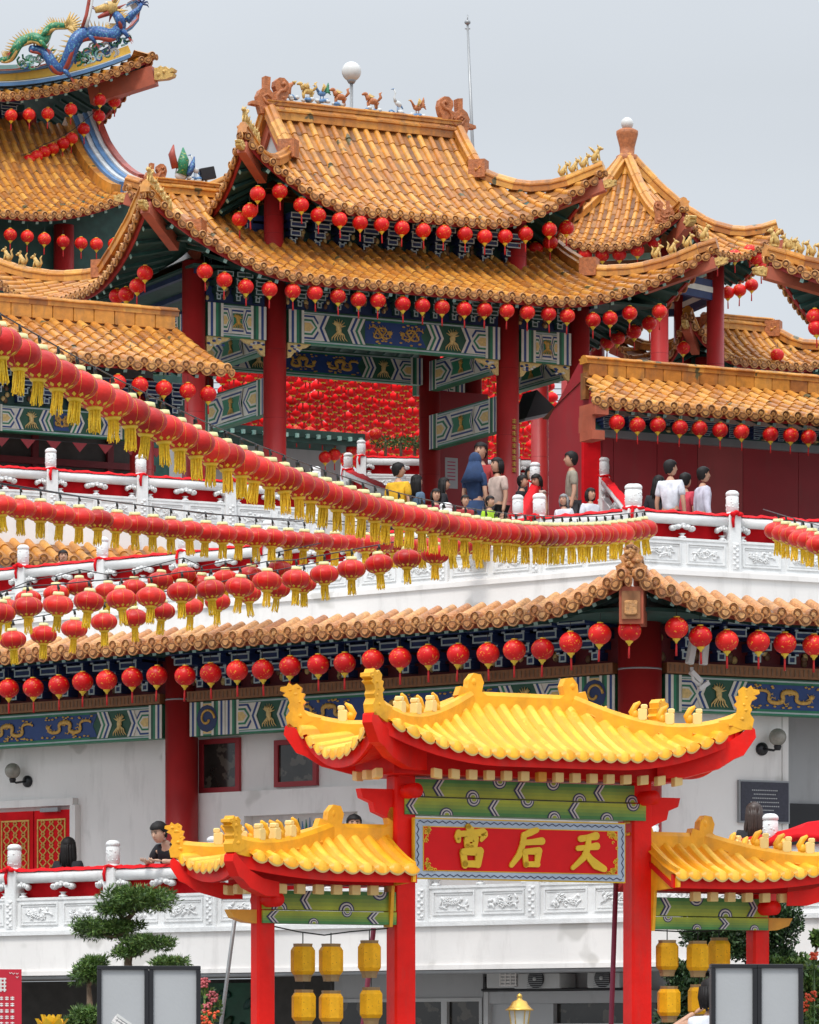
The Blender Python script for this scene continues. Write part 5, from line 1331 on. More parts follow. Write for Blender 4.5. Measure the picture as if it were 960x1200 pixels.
for (px,py) in ((452,515),(470,516),(486,514),(500,518),(512,520)): leaves(b,W(px,py+3,84),(.32,.3,.13),220,.06,'leaf')
for (px,py) in ((452,515),(470,516),(486,514),(500,518),(512,520)): b.tube([W(px,560,84),W(px,py,84)],.03,'bark',5)
b=b.build('court_hedge'); tag(b,'clipped green shrub row above the inner court balustrade','hedge')
# ================================================================== lower hall
LH=thing('lower_hall','white two-sided lower hall with painted beams and a long tiled eave','temple hall',(F.O.x,F.O.y,0))
def child(o,fr):        # child built in the coordinates of a frame that shares the thing's origin
    o.rotation_euler=(0,0,fr.th); return o
t32=math.tan(R_(32))
def eave_run(fr,sgn,Lx,nm):
    xe=1.5*t32
    def P(a,d):
        # a measured from the corner line outwards along the run
        xc=(1.5-d)*t32; s=max(0,(sgn*(-1)*a*-1)) if False else 0
        q=(a if sgn<0 else -a)       # negative inside the run
        dist=max(0,xc-q if sgn<0 else xc-q)
        dist=abs((a-xc) if sgn<0 else (a+xc))
        w=max(0,1-dist/1.75)**2.2*max(0,1-d/3.0)
        return Vector((a,-1.5+d-.12*w,6.46+(.50*min(d,.34)+.02*max(0,d-.34))+.33*w))
    dm=lambda a: max(0.05,min(.36,(1.5-(a if sgn<0 else -a)/t32)))
    a0,a1=(-Lx,xe) if sgn<0 else (-xe,Lx)
    tl=MB();fas=MB();sof=MB();raf=MB()
    slope(tl,P,a0,a1,dm,.205,.062,.27,'antelow','pan','antelow')
    eave_details(P,a0,a1,1.45,fas,raf,sof,pitch=.205,fm='fascialow',rafs=.05,raflen=1.3,fh=.10,dm=lambda a:(1.5-(a if sgn<0 else -a)/t32))
    o=child(tl.build(nm,LH),fr); fas.build('fascia_board',o); sof.build('soffit',o); raf.build('rafter',o)
    m=MB(); n=30; vs=[];fs=[]
    for i in range(n+1):
        a=a0+(a1-a0)*i/n
        for j in range(4): vs.append(P(a,dm(a)*j/3)-Vector((0,0,.03)))
    for i in range(n):
        for j in range(3): k=i*4+j; fs.append((k,k+1,k+5,k+4))
    m.add(vs,fs,'pan'); m.build('roof_deck',o)
    return P
P1=eave_run(F,-1,13.5,'eave_roof'); P2=eave_run(F2,1,6,'eave_roof')
xe=1.5*t32
m=MB()
q=[]
for i in range(9):
    d=.85*i/8; p=F.w(0,0)-F.O+F.ex*((1.5-d)*t32)+F.ey*(-1.5+d); z=P1((1.5-d)*t32,d).z; q.append(Vector((p.x,p.y,z+.02)))
ridge(m,q,.16,.20,'antelow'); d=(q[0]-q[3]); d.z=0; d.normalize()
sdv=Vector((-d.y,d.x,0)); m.prism([(x_,z_*.66) for x_,z_ in [(-.15,0),(-.17,.12),(-.10,.18),(-.13,.27),(-.07,.33),(-.09,.41),(-.03,.47),(.0,.53),(.03,.47),(.09,.41),(.07,.33),(.13,.27),(.10,.18),(.17,.12),(.15,0)]],q[0]-d*.06,sdv,(0,0,1),d*.12,'antelow')
for k in range(26):
    zz__=random.uniform(.02,.29); w__=.13*(1-zz__/.36); m.ell(q[0]+d*.06+sdv*random.uniform(-w__,w__)+Vector((0,0,zz__)),(.035,.035,.03),'antelow' if k%3 else 'antedark',7,5,lump=.2)
m.build('corner_ornament',LH)
m=MB(); e_=q[0]+d*.06-Vector((0,0,.34)); m.sweep([q[6]-Vector((0,0,.4)),e_],[(-.13,-.20),(.13,-.20),(.13,.20),(-.13,.20)],'rustred'); sd=Vector((-d.y,d.x,0))
m.box(e_+d*.012,(.20,.03,.30),'woodband',Matrix((sd,d,Vector((0,0,1)))).transposed()); m.box(e_+d*.035-Vector((0,0,.03)),(.14,.03,.16),'antelow',Matrix((sd,d,Vector((0,0,1)))).transposed(),.02)
m.build('hip_beam',LH)
def col2(fr,x,r,y=0,z0=2.66,z1=6.5):
    c=MB(); c.lathe([(r*1.2,z0),(r*1.2,z0+.15),(r,z0+.2),(r,z1)],(x,y,0),'redpaint',28); 
    c.lathe([(r*1.01,5.93),(r*1.01,5.95)],(x,y,0),'metalgrey',28)
    return child(c.build('column',LH),fr)
col2(F,0,.245); xm=F.loc(213,900)[0]; col2(F,xm,.20); col2(F,xm*2-.1,.2); col2(F2,4.6,.2)
def span(fr,x0,x1,kinds):
    z0,z1=5.48,5.89
    x=x0; tot=sum(w for _,w in kinds)
    for k,w in kinds:
        w_=(x1-x0)*w/tot; child(painted_beam(LH,x+.005,x+w_-.005,z0,z1,-.10,k),fr); x+=w_
    m=MB(); m.bx(x0,x1,-.16,.1,5.90,6.02,'woodband'); 
    for i in range(int((x1-x0)/.03)): 
        if i%2: m.bx(x0+i*.03,x0+i*.03+.018,-.166,-.161,5.92,6.0,'wood')
    child(m.build('carved_band',LH),fr)
    child(dougong(LH,x0,x1,6.03,6.55,-.02,.42,proj=.62,fill='darkred'),fr)
span(F,xm+.22,-.26,(('medal',.09),('long',.82),('medal',.09)))
span(F,2*xm,xm-.22,(('medal',.08),('long',.92)))
span(F2,.26,4.4,(('long',1),))
# walls
m=MB(); 
m.bx(xm*2,xm-.42,.30,.55,2.66,6.5,'white'); m.bx(xm-.42,xm-.20,.12,.55,2.66,6.5,'white'); m.bx(xm+.2,-.2,.30,.55,2.66,6.5,'white')
x0=F.loc(232,930,.30)[0]; zl=F.loc(234,931,.3)[1]; 
m.bx(x0,-.3,.14,.299,zl-.30,zl,'white')                       # ledge
xr=F.loc(296,950,.3)[0]; m.bx(x0,xr,.14,.299,2.66,zl-.30,'white'); m.bx(xr+1.75,-.3,.14,.299,2.66,zl-.30,'white')
child(m.build('wall',LH),F)
def window(px0,px1,py0,py1,y=.30):
    xa,za=F.loc(px0,py0,y); xb,_=F.loc(px1,py0,y); zb=F.loc(px0,py1,y)[1]; za=min(za,5.47)
    f=MB(); w=.06
    f.bx(xa,xb,y-.05,y-.001,zb,zb+w,'redwall'); f.bx(xa,xb,y-.05,y-.001,za-w,za,'redwall'); f.bx(xa,xa+w,y-.05,y-.001,zb+w,za-w,'redwall'); f.bx(xb-w,xb,y-.05,y-.001,zb+w,za-w,'redwall')
    f=child(f.build('window',LH),F); p=MB(); p.bx(xa+w,xb-w,y-.02,y-.002,zb+w,za-w,'glassdark'); p.build('pane',f)
window(236,283,866,930); window(324,374,868,923)
# relief with crane and grass on the recessed panel
m=MB(); p0=F.loc(330,975,.28)
for i in range(7): m.tube([(p0[0]+.25,.285,p0[1]-.2),(p0[0]+.20+.05*i,.27,p0[1]-.05),(p0[0]+.14+.06*i,.28,p0[1]+.12+.02*(i%3))],[.02,.022,.004],'ridgeblue' if i%2 else 'dragongreen',5)
m.tube([(p0[0]-.12,.28,p0[1]+.08),(p0[0]-.02,.27,p0[1]+.1),(p0[0]+.02,.27,p0[1]-.05),(p0[0]+.0,.28,p0[1]-.25)],[.02,.035,.03,.03],'ridgeblue',6)
for i in range(12): m.tube([(p0[0]-.15,.285,p0[1]+.05),(p0[0]-.15+.16*math.cos(i*.6),.29,p0[1]+.05+.12*math.sin(i*.6))],.006,'greywall',4)
child(m.build('wall_relief',LH),F); m=MB(); p0=F.loc(437,958,.28)
for i in range(14): m.ell((p0[0]+random.uniform(-.22,.16),.28,p0[1]+random.uniform(-.14,.14)),(.07,.02,.05),random.choice(['terra','cream','greywall','cream']),7,5)
child(m.build('wall_relief',LH),F)
m=MB(); m.bx(.2,1.93,.15,.45,2.66,6.5,'white'); m.bx(1.94,2.02,.15,.9,2.66,6.5,'white'); m.bx(2.02,6,.85,1.0,2.66,6.5,'greywall'); m.bx(2.05,6,.80,.849,2.66,4.55,'black')
child(m.build('wall',LH),F2)
# red double door at the left
xa,za=F.loc(88,944,.30); xw,_=F.loc(5,944,.3)
def leaf(x0,x1,za):
    d=MB(); d.bx(x0,x1,.22,.298,2.66,za,'cloth'); x0+=.06; x1-=.06
    for (a,b,c,e) in ((x0,x1,za-.13,za-.11),(x0,x1,2.9,2.92),(x0,x0+.018,2.92,za-.13),(x1-.018,x1,2.92,za-.13)): d.bx(a,b,.205,.219,c,e,'gold')
    nx=3; s=(x1-x0-.05)/nx; nz=int((za-.15-2.95)/s)
    for i in range(nx):
        for j in range(nz*2):
            cx_=x0+.025+s*(i+.5); cz=2.97+s*.5*(j+1)
            if (j%2)==0 or True:
                h=s*.42 if j%2==0 else s*.22
                pts=[(cx_-h,cz),(cx_,cz+h),(cx_+h,cz),(cx_,cz-h)]
                for k in range(4): a=pts[k]; b=pts[(k+1)%4]; d.tube([(a[0],.213,a[1]),(b[0],.213,b[1])],.009,'gold',4)
    o=child(d.build('door_leaf',LH),F)
    return o
o1=leaf(xa-.62,xa-.02,za-.05); o2=leaf(xa-1.24,xa-.64,za-.05); o3=leaf(xa-1.86,xa-1.26,za-.05)
for o,x in ((o1,xa-.59),(o2,xa-.67)): h=MB(); h.tube([(x,.16,3.0),(x,.16,3.6)],.018,'metalgrey',8); h.tube([(x,.16,3.05),(x,.22,3.05)],.012,'metalgrey',6); h.tube([(x,.16,3.55),(x,.22,3.55)],.012,'metalgrey',6); h.build('door_handle',o)
m=MB(); m.bx(xa-3,xa+.05,.20,.297,za,za+.09,'white'); m.bx(xa,xa+.09,.20,.297,2.66,za,'white'); m.box((xa-.3,.17,za-.05),(.3,.06,.05),'metalgrey'); child(m.build('door_frame',LH),F)
def wall_lamp(fr,px,py,y,side,label):
    x,z=fr.loc(px,py,y); T=thing('wall_lamp',label,'lamp',fr.w(x,y,z),fr.th,'globe lamps on the white walls')
    b=MB(); b.lathe([(.075,0),(.075,.03),(.03,.05)],(side*-.12,0,-.10),'black',14,ax=Matrix.Rotation(R_(90),3,'X')); b.tube([(side*-.12,-.04,-.10),(side*-.04,-.14,-.12),(0,-.16,-.09)],.014,'black',6); b.lathe([(.03,-.12),(.045,-.08),(.04,-.06)],(0,-.16,0),'black',10); b.build('lamp_arm',T)
    b=MB(); b.ell((0,-.16,.03),.10,'globegrey',20,14); b.build('lamp_globe',T); return T
wall_lamp(F,25,907,.30,-1,'smoky globe lamp on a black arm above the red doors at the left')
wall_lamp(F2,903,868,.15,1,'smoky globe lamp on a black arm above the dark plaque at the right')
xa,za=F2.loc(864,914,.15); xb,zb=F2.loc(923,962,.15); zb=F2.loc(864,964,.15)[1]
T=thing('memorial_plaque','dark rectangular plaque with faint lines of engraving on the right white wall','plaque',F2.w((xa+xb)/2,.12,zb),F2.th)
m=MB(); w=(xb-xa)/2; h=za-zb; m.bx(-w,w,-.02,.028,0,h,'metalgrey'); m.build('plaque_frame',T)
m=MB(); m.bx(-w+.02,w-.02,-.03,-.0201,.02,h-.02,'plaque')
for i in range(7):
    ww=w*random.uniform(.35,.6); 
    for k in range(14): 
        xx=-ww+2*ww*k/14; m.bx(xx,xx+ww*.09,-.0335,-.0305,h-.12-i*.045,h-.108-i*.045,'greywall')
m.build('plaque_face',T)
# white spotlights beside the corner column
T=thing('spotlight_pair','pair of white spotlights clamped under the eave at the corner column','spotlight',F2.w(.15,-.9,5.9),F2.th)
b=MB(); b.box((0,0,.18),(.08,.08,.30),'globe',Matrix.Rotation(.2,3,'Y'),.01); b.box((.16,0,.18),(.08,.08,.30),'globe',Matrix.Rotation(.1,3,'Y'),.01); b.build('lamp_housing',T)
b=MB(); b.tube([(0,0,0),(.02,0,-.14),(.14,0,-.22)],.02,'globe',6); b.box((.05,0,-.10),(.16,.06,.05),'globe',Matrix.Rotation(.7,3,'Y')); b.box((.15,0,-.2),(.14,.06,.05),'globe',Matrix.Rotation(-.6,3,'Y')); b.build('bracket',T)
# lanterns
lrow(F,-1.42,[(10,807),(39,806),(69,803),(97,799),(125,797),(155,794),(184,792),(217,792),(247,789),(278,786),(308,785),(340,781),(373,779),(404,777),(437,773),(469,771),(502,768),(537,767),(572,766),(603,762),(636,761),(669,753),(703,743),(738,739)],'under the long lower eave left of the corner','lanterns under the lower hall eave')
lrow(F2,-1.42,[(793,736),(821,746),(852,751),(889,752),(920,754),(954,756)],'under the lower eave right of the corner','lanterns under the lower hall eave')
# flat roof of the lower hall, terrace wall above it
struct(poly_slab('eave_ceiling',[F.w(-13.5,-1.2),F.w(.75,-1.2),F2.w(6,-1.2),F2.w(6,.6),F2.w(0,.6),F.w(-13.5,.6)],6.46,6.5,'darkteal'))
struct(poly_slab('hall_roof_deck',[F.w(-13.5,-.8),F.w(.35,-.75),F2.w(6,-.8),U2.w(8,1),U2.w(0,.5),U.w(-16,1)],6.56,6.66,'terrace'))
T=thing('terrace_wall','smooth white parapet wall of the upper terrace above the long tiled eave','wall',(U.O.x,U.O.y,6.6))
m=MB(); m.bx(-16,0,-.04,.22,0,1.08,'white'); m.bx(-16,.02,-.075,-.041,1.0,1.06,'white'); child(m.build('wall',T),U)
m=MB(); m.bx(0,8,-.04,.22,0,1.08,'white'); m.bx(-.03,8,-.075,-.041,1.0,1.06,'white'); child(m.build('wall',T),U2)
balustrade('stone_balustrade','white carved balustrade of the upper terrace left of its corner post',U,[-1.48*k for k in range(8,-1,-1)],7.68,cloth=(-13,.1),clothlabel='red cloth draped along the upper terrace balustrade left of the corner',y=.05,base=.02,skip=())
balustrade('stone_balustrade','white carved balustrade of the upper terrace right of its corner post',U2,[0,1.445,2.9,4.35],7.68,cloth=(-.1,4.4),clothlabel='red cloth draped along the upper terrace balustrade right of the corner',y=.05,base=.02)
# ------------------------------------------------------------------ lower balcony
T=thing('balcony_slab','plain white balcony fascia running below the lower carved balustrade','balcony',(B.O.x,B.O.y,2.56))
m=MB(); m.bx(-14,1.5,-.05,.2,0,.52,'white'); m.bx(-14,1.5,-.09,-.051,.47,.52,'stone'); m.bx(-14,1.5,-.075,-.051,0,.05,'white'); child(m.build('fascia',T),B)
B2=Fr(*(B.w(1.5,0).xy),26)
m=MB(); m.bx(0,6,-.05,.2,0,.52,'white'); o=m.build('fascia',T); o.rotation_euler=(0,0,B2.th); o.location=B2.O-B.O
m=MB(); 
m.tube([(-14,-.02,-.02),(1.5,-.02,-.02)],.03,'metalgrey',8); child(m.build('drain_pipe',T),B)
struct(poly_slab('balcony_floor',[B.w(-14,.1),B.w(1.5,.1),B2.w(6,.1),F2.w(6,1.2),F2.w(0,.5),F.w(-14,.6)],2.56,2.66,'terrace'))
balustrade('stone_balustrade','white carved balustrade of the lower balcony behind the red and yellow arch',B,[-12.1,-10.55,-9.0,-7.47,-5.95,-4.45,-2.96,-1.48,0,1.5],3.08,cloth=(-12.2,-4),clothlabel='red cloth draped along the lower balcony balustrade at the left',base=.03,y=.02)
balustrade('stone_balustrade','white carved balustrade past the far right bend of the lower balcony',B2,[.02,1.5,3.0],3.08,cloth=(0,3.1),clothlabel='bunched red cloth on the balcony rail at the right edge',base=.03,y=.02)
# bunched cloth near the long-haired woman
m=MB(); p0=B.loc(862,1000,.0); 
for i in range(10): m.tube([(-.6+.0*i,.02*i-.1,.70-.02*abs(i-5)),(.3,.02*i-.12,.74+.012*i),(1.4,.03*i-.16,.66+.03*i)],[.03,.045,.05],'cloth',6)
o=m.build('red_bundle'); o.location=B.w(.1,.05,3.12); o.rotation_euler=(0,0,B.th); tag(o,'gathered red fabric bunched over the balcony rail beside the long-haired woman','cloth')
# ------------------------------------------------------------------ ground floor under the balcony
T=thing('ground_floor','shadowed grey ground floor with dark windows below the white balcony','building',(B.O.x,B.O.y,0))
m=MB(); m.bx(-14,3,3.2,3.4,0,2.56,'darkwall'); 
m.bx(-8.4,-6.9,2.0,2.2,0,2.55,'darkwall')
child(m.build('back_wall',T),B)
a,_=B.loc(392,1140,1.2); b_,_=B.loc(566,1140,1.2); z0=B.loc(500,1170,1.2)[1]
m=MB(); m.bx(a,b_,1.2,1.5,z0,2.55,'greywall'); m.bx(a,b_,1.25,1.5,0,.6,'greywall'); child(m.build('wall',T),B)
for i in range(4):
    x0=a+(b_-a)*i/4; x1=a+(b_-a)*(i+1)/4; f=MB()
    for (q0,q1,r0,r1) in ((x0,x1,z0-.04,z0-.001),(x0,x0+.04,.6,z0-.04),(x1-.04,x1,.6,z0-.04)): f.bx(q0,q1,1.18,1.26,r0,r1,'ac')
    f=child(f.build('window',T),B); p=MB(); p.bx(x0+.04,x1-.04,1.23,1.249,.6,z0-.04,'glassdark'); p.build('pane',f)
c0,_=B.loc(568,1140,1.0); c1,_=B.loc(762,1140,1.0); zz=B.loc(620,1162,1.0)[1]; zs=B.loc(640,1176,1.0)[1]
m=MB(); m.bx(c0,c1,1.0,1.3,zs,zz,'greywall'); m.bx(c0,c0+.06,.98,1.3,0,zz,'ac'); m.bx(c0,c1,1.25,1.4,zz,2.55,'greywall'); m.bx(c0+.06,c0+.9,1.05,1.2,0,zs-.001,'paper')
for k,(u,v) in enumerate(((.14,0),(.20,0),(.28,0))): pass
for k in range(3):
    u=c0+.14+k*.14; m.bx(u,u+.10,1.04,1.049,1.93-.0,1.942,'magenta'); m.bx(u+.025,u+.038,1.04,1.049,1.86,1.97,'magenta'); m.bx(u+.065,u+.078,1.04,1.049,1.86,1.97,'magenta')
m.bx(c0+.9,c1,1.12,1.2,zs-.22,zs-.001,'glassdark'); m.bx(c0+.9,c1,1.05,1.2,0,zs-.22,'greywall'); m.bx(c0+.9,c1,1.03,1.049,zs-.25,zs-.22,'ac')
m.tube([(c0,.95,zz+.02),(c1,.95,zz+.02)],.014,'black',6); m.tube([(c0+.05,.95,zz+.02),(c0+.05,.95,2.5)],.012,'black',6); m.build; child(m.build('shop_front',T),B)
def acunit(px0,px1,label,fan=True):
    x0,_=B.loc(px0,1140,.9); x1,_=B.loc(px1,1140,.9); z1=2.53; z0=zz+.03; w=x1-x0; T=thing('air_conditioner',label,'air conditioner',B.w((x0+x1)/2,.9,z0),B.th,'air conditioner units under the balcony'); h=z1-z0
    m=MB(); m.bx(-w/2,w/2,0,.3,0,h,'ac',.01); m.build('housing',T)
    m=MB(); rr=min(w*.42,h*.62); m.lathe([(rr,0),(rr,.02),(rr*.93,.03)],(0,-.0,h*.62),'black',24,ax=Matrix.Rotation(R_(90),3,'X'))
    for k in range(10): m.bx(-rr,rr,-.036,-.031,h*.62-rr+rr*.2*k,h*.62-rr+rr*.2*k+.006,'metalgrey')
    m.lathe([(rr*.2,.03),(rr*.2,.045)],(0,0,h*.62),'ac',12,ax=Matrix.Rotation(R_(90),3,'X')); m.build('fan_grille',T); return T
acunit(602,656,'grey air conditioner with round black fan under the balcony right of the vented unit'); acunit(688,726,'dark-fronted air conditioner under the balcony behind the purple pole')
x0,_=B.loc(576,1140,.9); T=thing('vent_unit','white louvred vent box under the balcony, left of the round-fan unit','vent',B.w(x0+.15,.9,zz+.04),B.th)
m=MB(); m.bx(-.22,.22,0,.25,0,.34,'ac',.01); m.build('housing',T); m=MB()
for k in range(9): m.bx(-.02,.20,-.02,-.001,.02+k*.036,.038+k*.036,'white')
for k in range(4): m.bx(-.02+k*.07,-.008+k*.07,-.026,-.021,.02,.33,'white')
m.build('louvres',T)
# dark green planted backdrop bay (left of arch)
a,_=B.loc(236,1150,2.6); b_,_=B.loc(300,1150,2.6)
m=MB(); m.bx(a-.3,b_+.6,2.6,2.7,0,2.5,'dgreen'); 
for k in range(40): m.ell((random.uniform(a,b_+.4),2.58,random.uniform(1.2,2.4)),(.10,.02,.05),random.choice(['leafdark','dragongreen','darkteal']),6,4,Matrix.Rotation(random.uniform(0,3),3,'Y'))
child(m.build('green_mural'),B); o=bpy.data.objects['green_mural']; o.location=B.O; tag(o,'dark green leafy mural panel in the shade under the balcony','mural')

# ================================================================== the arch
AT=thing('festival_arch','red and yellow festival archway with tiled roofs and a sign in front of the hall','archway',AR.O,AR.th)
K=.9135
def arch_roof(rf,name,sides,amin=-9,amax=9,pitch=.135,blim=(-1.25,1.35)):
    tl=MB(); fas=MB(); bl=[]
    for s in sides:
        P=rf.P(s); dm=rf.dm(s); A=rf.X if s in 'fb' else rf.D
        a0,a1=-A,A
        if s=='f': a0,a1=max(-A,amin),min(A,amax)
        if s=='b': a0,a1=max(-A,-amax),min(A,-amin)
        n=int((a1-a0)/pitch); pit=(a1-a0)/n
        for i in range(n):
            a=a0+pit*(i+.5); D=dm(a)
            if D<.05: continue
            N=10; pts=[P(a,-.035)]+[P(a,-.03+(D+.03)*k/(N-1)) for k in range(N)]; vs=[];fs=[]; M=8
            for k,p in enumerate(pts):
                t=(pts[min(max(k,1)+1,N)]-pts[max(k-1,0)]).normalized(); sd=(P(a+.02,D*k/N)-P(a-.02,D*k/N)).normalized(); nn=sd.cross(t)
                if nn.z<0: nn=-nn
                for q in range(M+1):
                    u=-1+2*q/M; hgt=max(0,math.cos(u*math.pi/2))**1.25*.046
                    sag=0
                    if k==0: sag=-.055*max(0,math.cos(u*math.pi/2))-.010; hgt*=.5      # scalloped drip
                    vs.append(p+sd*u*pit*.5+nn*hgt+Vector((0,0,sag)))
            for k in range(N):
                for q in range(M): o=k*(M+1)+q; fs.append((o,o+1,o+M+2,o+M+1))
            mid=[f for f in fs if 2<=(f[0]%(M+1))<M-2]; side=[f for f in fs if f not in mid]
            tl.add(vs,mid,'archyellow',True); tl.add(vs,side,'archpan',True)
            # thickness of the scalloped lip
            lip=[vs[q] for q in range(M+1)]; lo=[v-Vector((0,0,.018)) + (pts[1]-pts[0]).normalized()*.01 for v in lip]
            tl.add(lip+lo,[(q,q+1,q+M+2,q+M+1) for q in range(M)],'archpale',False)
            tl.tube([P(a-pit*.5,D*k/6)+Vector((0,0,.004)) for k in range(7)],.008,'archpan',5)
        nn=24
        strip(fas,P,a0,a1,nn,.02,.06,-.135,-.02,'archred'); strip(fas,P,a0,a1,nn,.06,lambda a:max(.07,min(.55,dm(a)-.02)),-.145,-.10,'archred2')
        if s in 'fl':
            nb=int((a1-a0-.5)/.165)
            for i in range(nb):
                a=a0+.28+(a1-a0-.5)*(i+.5)/nb
                if s=='f' and not (blim[0]<a<blim[1]): continue
                if s=='l' and abs(a)>.3: continue
                p=P(a,.26); q=p; z=rf.ze-.155
                sd=(P(a+.02,.2)-P(a-.02,.2)).normalized(); inn=(P(a,.5)-P(a,.1)); inn.z=0; inn.normalize()
                blk=MB(); blk.box(Vector((p.x,p.y,z-.035)),(.085,.07,.085),'archorange' if i%9==8 else 'archpale',Matrix((sd,inn,Vector((0,0,1)))).transposed(),.006); bl.append(blk)
    rt=tl.build(name,AT); fas.build('fascia_board',rt)
    for blk in bl: blk.build('modillion',rt)
    return rt
def crest(rf,rt,corners,ridge_x,y0=0,h=.12,fs=.9):
    m=MB(); prof=[(-.045,-.05),(.045,-.05),(.05,h*.7),(.028,h),(-.028,h),(-.05,h*.7)]
    zt=rf.ze+rf.prof(1)
    a,b=ridge_x
    m.sweep([(a,y0,zt),((a+b)/2,y0,zt),(b,y0,zt)],prof,'archcrest')
    for (sx,sy) in corners:
        q=rf.hip(sx,sy,0,1,14); d=(q[0]-q[1]); d.z=0; d.normalize()
        q=[q[0]+d*.05+Vector((0,0,.02))]+q
        m.sweep([p+Vector((0,0,.01)) for p in q],[[(x*1,z*(1+.0*i)) for x,z in prof] for i in range(len(q))],'archcrest',smooth=False)
        # finial: upturned stepped scroll
        c=q[0]; up=Vector((0,0,1)); sd=Vector((-d.y,d.x,0))
        P=[(-.28,.03),(-.16,.05),(-.11,.10),(-.10,.16),(-.13,.19),(-.10,.22),(-.12,.27),(-.08,.28),(-.09,.33),(-.04,.37),(.0,.35),(.04,.38),(.06,.345),(.12,.335),(.125,.30),(.07,.28),(.10,.255),(.05,.23),(.03,.18),(.05,.14),(.03,.10),(.07,.04),(.05,-.06),(-.05,-.06)]
        m.prism([(x*fs,z*fs) for x,z in P],c-sd*.05,d,up,sd*.10,'archcrest')
        for zz_,dd_,r_ in ((.05,-.06,.045),(.13,-.03,.04),(.19,-.05,.035),(.26,-.02,.045),(.31,.05,.035),(.33,-.03,.03)): m.ell(c+up*zz_*fs+d*dd_*fs,(r_,.062,r_*.8),'archcrest',10,7,lump=.12)
        for k,t in enumerate((.26,.42,.58)):
            p=rf.hip(sx,sy,t,t+.01,1)[0]
            M3=Matrix((d,sd,up)).transposed(); m.box(p+up*(h+.045)+d*.02,(.085,.075,.11),'archpale',M3,.012); m.box(p+up*(h+.115)+d*.035,(.06,.07,.045),'archpale',M3,.010); m.tube([p+up*(h+.0)-d*.05,p+up*(h+.07)-d*.075,p+up*(h+.13)-d*.04,p+up*(h+.16)+d*.0],[.025,.032,.028,.012],'archcrest',7); m.ell(p+up*(h+.04)-d*.05,(.04,.042,.05),'archcrest',8,6,lump=.2)
        # red upturned beam wing below the corner
        w=q[1]; P=[(-.75,-.20),(-.45,-.17),(-.2,-.09),(-.02,.02),(.08,.10),(.12,.07),(.13,.0),(.06,-.10),(.02,-.16),(-.06,-.19),(-.2,-.28),(-.5,-.36),(-.75,-.36)]
        m2=MB(); P=[(x*(1 if fs>.8 else .72),z*(1 if fs>.8 else .78)) for x,z in P]; m2.prism(P,w-sd*.05-up*.10,d,up,sd*.10,'archred'); m2.build('corner_wing',rt)
    for x in (a,b):
        s=-1 if x==a else 1
        P=[(-.16,.08),(-.13,.16),(-.06,.14),(-.05,.22),(.0,.28),(.07,.27),(.10,.20),(.08,.12),(.14,.08)]
        if abs(x)-.01>0: m.prism([(px_*s*-1,pz) for px_,pz in P],(x,y0-.05,zt),(1,0,0),(0,0,1),(0,.10,0),'archcrest'); m.ell((x,y0,zt+.2),(.06,.062,.06),'archcrest',8,6,lump=.1)
    m.build('crest',rt)
ra=HipRoof(0,0,1.80,.73,.50,4.29,.46,.30,S=.95,hipx=1.30,flare=.03,c=.62,upp=2.0)
rt=arch_roof(ra,'main_roof','fblr'); crest(ra,rt,((-1,-1),(1,-1),(1,1),(-1,1)),(-.50,.50))
xr_=1.14
rl=HipRoof(-xr_,0,1.90,.55,.74,3.27,.28,.12,S=.95,hipx=1.16,flare=.02,c=.62)
rt=arch_roof(rl,'left_roof','fbl',amax=-.17,blim=(-1.5,-.1)); crest(rl,rt,((-1,-1),(-1,1)),(-xr_-.74,-xr_-.12),fs=.70)
rr_=HipRoof(xr_,0,1.90,.55,.74,3.27,.28,.12,S=.95,hipx=1.16,flare=.02,c=.62)
rt=arch_roof(rr_,'right_roof','fbr',amin=.12,blim=(.1,1.5)); crest(rr_,rt,((1,-1),(1,1)),(xr_+.74,xr_+.05),fs=.70)
for s in (-1,1):   # gable cheek of the side roofs against the main columns
    r0=rl if s<0 else rr_; x=s*(xr_+(.14 if s>0 else .20))
    pts=[(-r0.D*(1-t)-.02,r0.ze+r0.prof(t)+.05) for t in [i/8 for i in range(9)]]+[(.0,r0.ze-.5),(-.12,r0.ze-.5),(-.16,r0.ze-.14),(-r0.D-.02,r0.ze-.12)]
    m=MB(); m.prism(pts,(x,0,0),(0,1,0),(0,0,1),(s*.03,0,0),'archcrest'); m.build('gable_cheek',AT)
xl,_=AR.loc(470,1000,0); xr2,_=AR.loc(747,1000,0); xol,_=AR.loc(308,1100,0); xor_,_=AR.loc(888,1100,0)
def post(x,w,z1,y=0):
    m=MB(); m.bx(x-w/2,x+w/2,y-w/2,y+w/2,0,z1,'archred',bev=.025); m.box((x,y,.15),(w*1.5,w*1.5,.3),'stone'); m.build('column',AT)
post(xl,.205,4.12); post(xr2,.205,4.12); post(xol,.17,3.12); post(xor_,.17,3.12)
m=MB(); m.bx(xl-.25,xr2+.25,-.36,.40,4.10,4.30,'archred2'); m.bx(xl-.15,xr2+.15,-.26,.26,4.301,4.44,'archred2'); m.build('roof_core',AT)
for a_,b_ in ((xol-.2,xl-.1),(xr2+.1,xor_+.2)):
    m=MB(); m.bx(a_,b_,-.20,.28,3.13,3.28,'archred2'); m.bx(a_+.1,b_,-.14,.2,3.281,3.42,'archred2'); m.build('roof_core',AT)
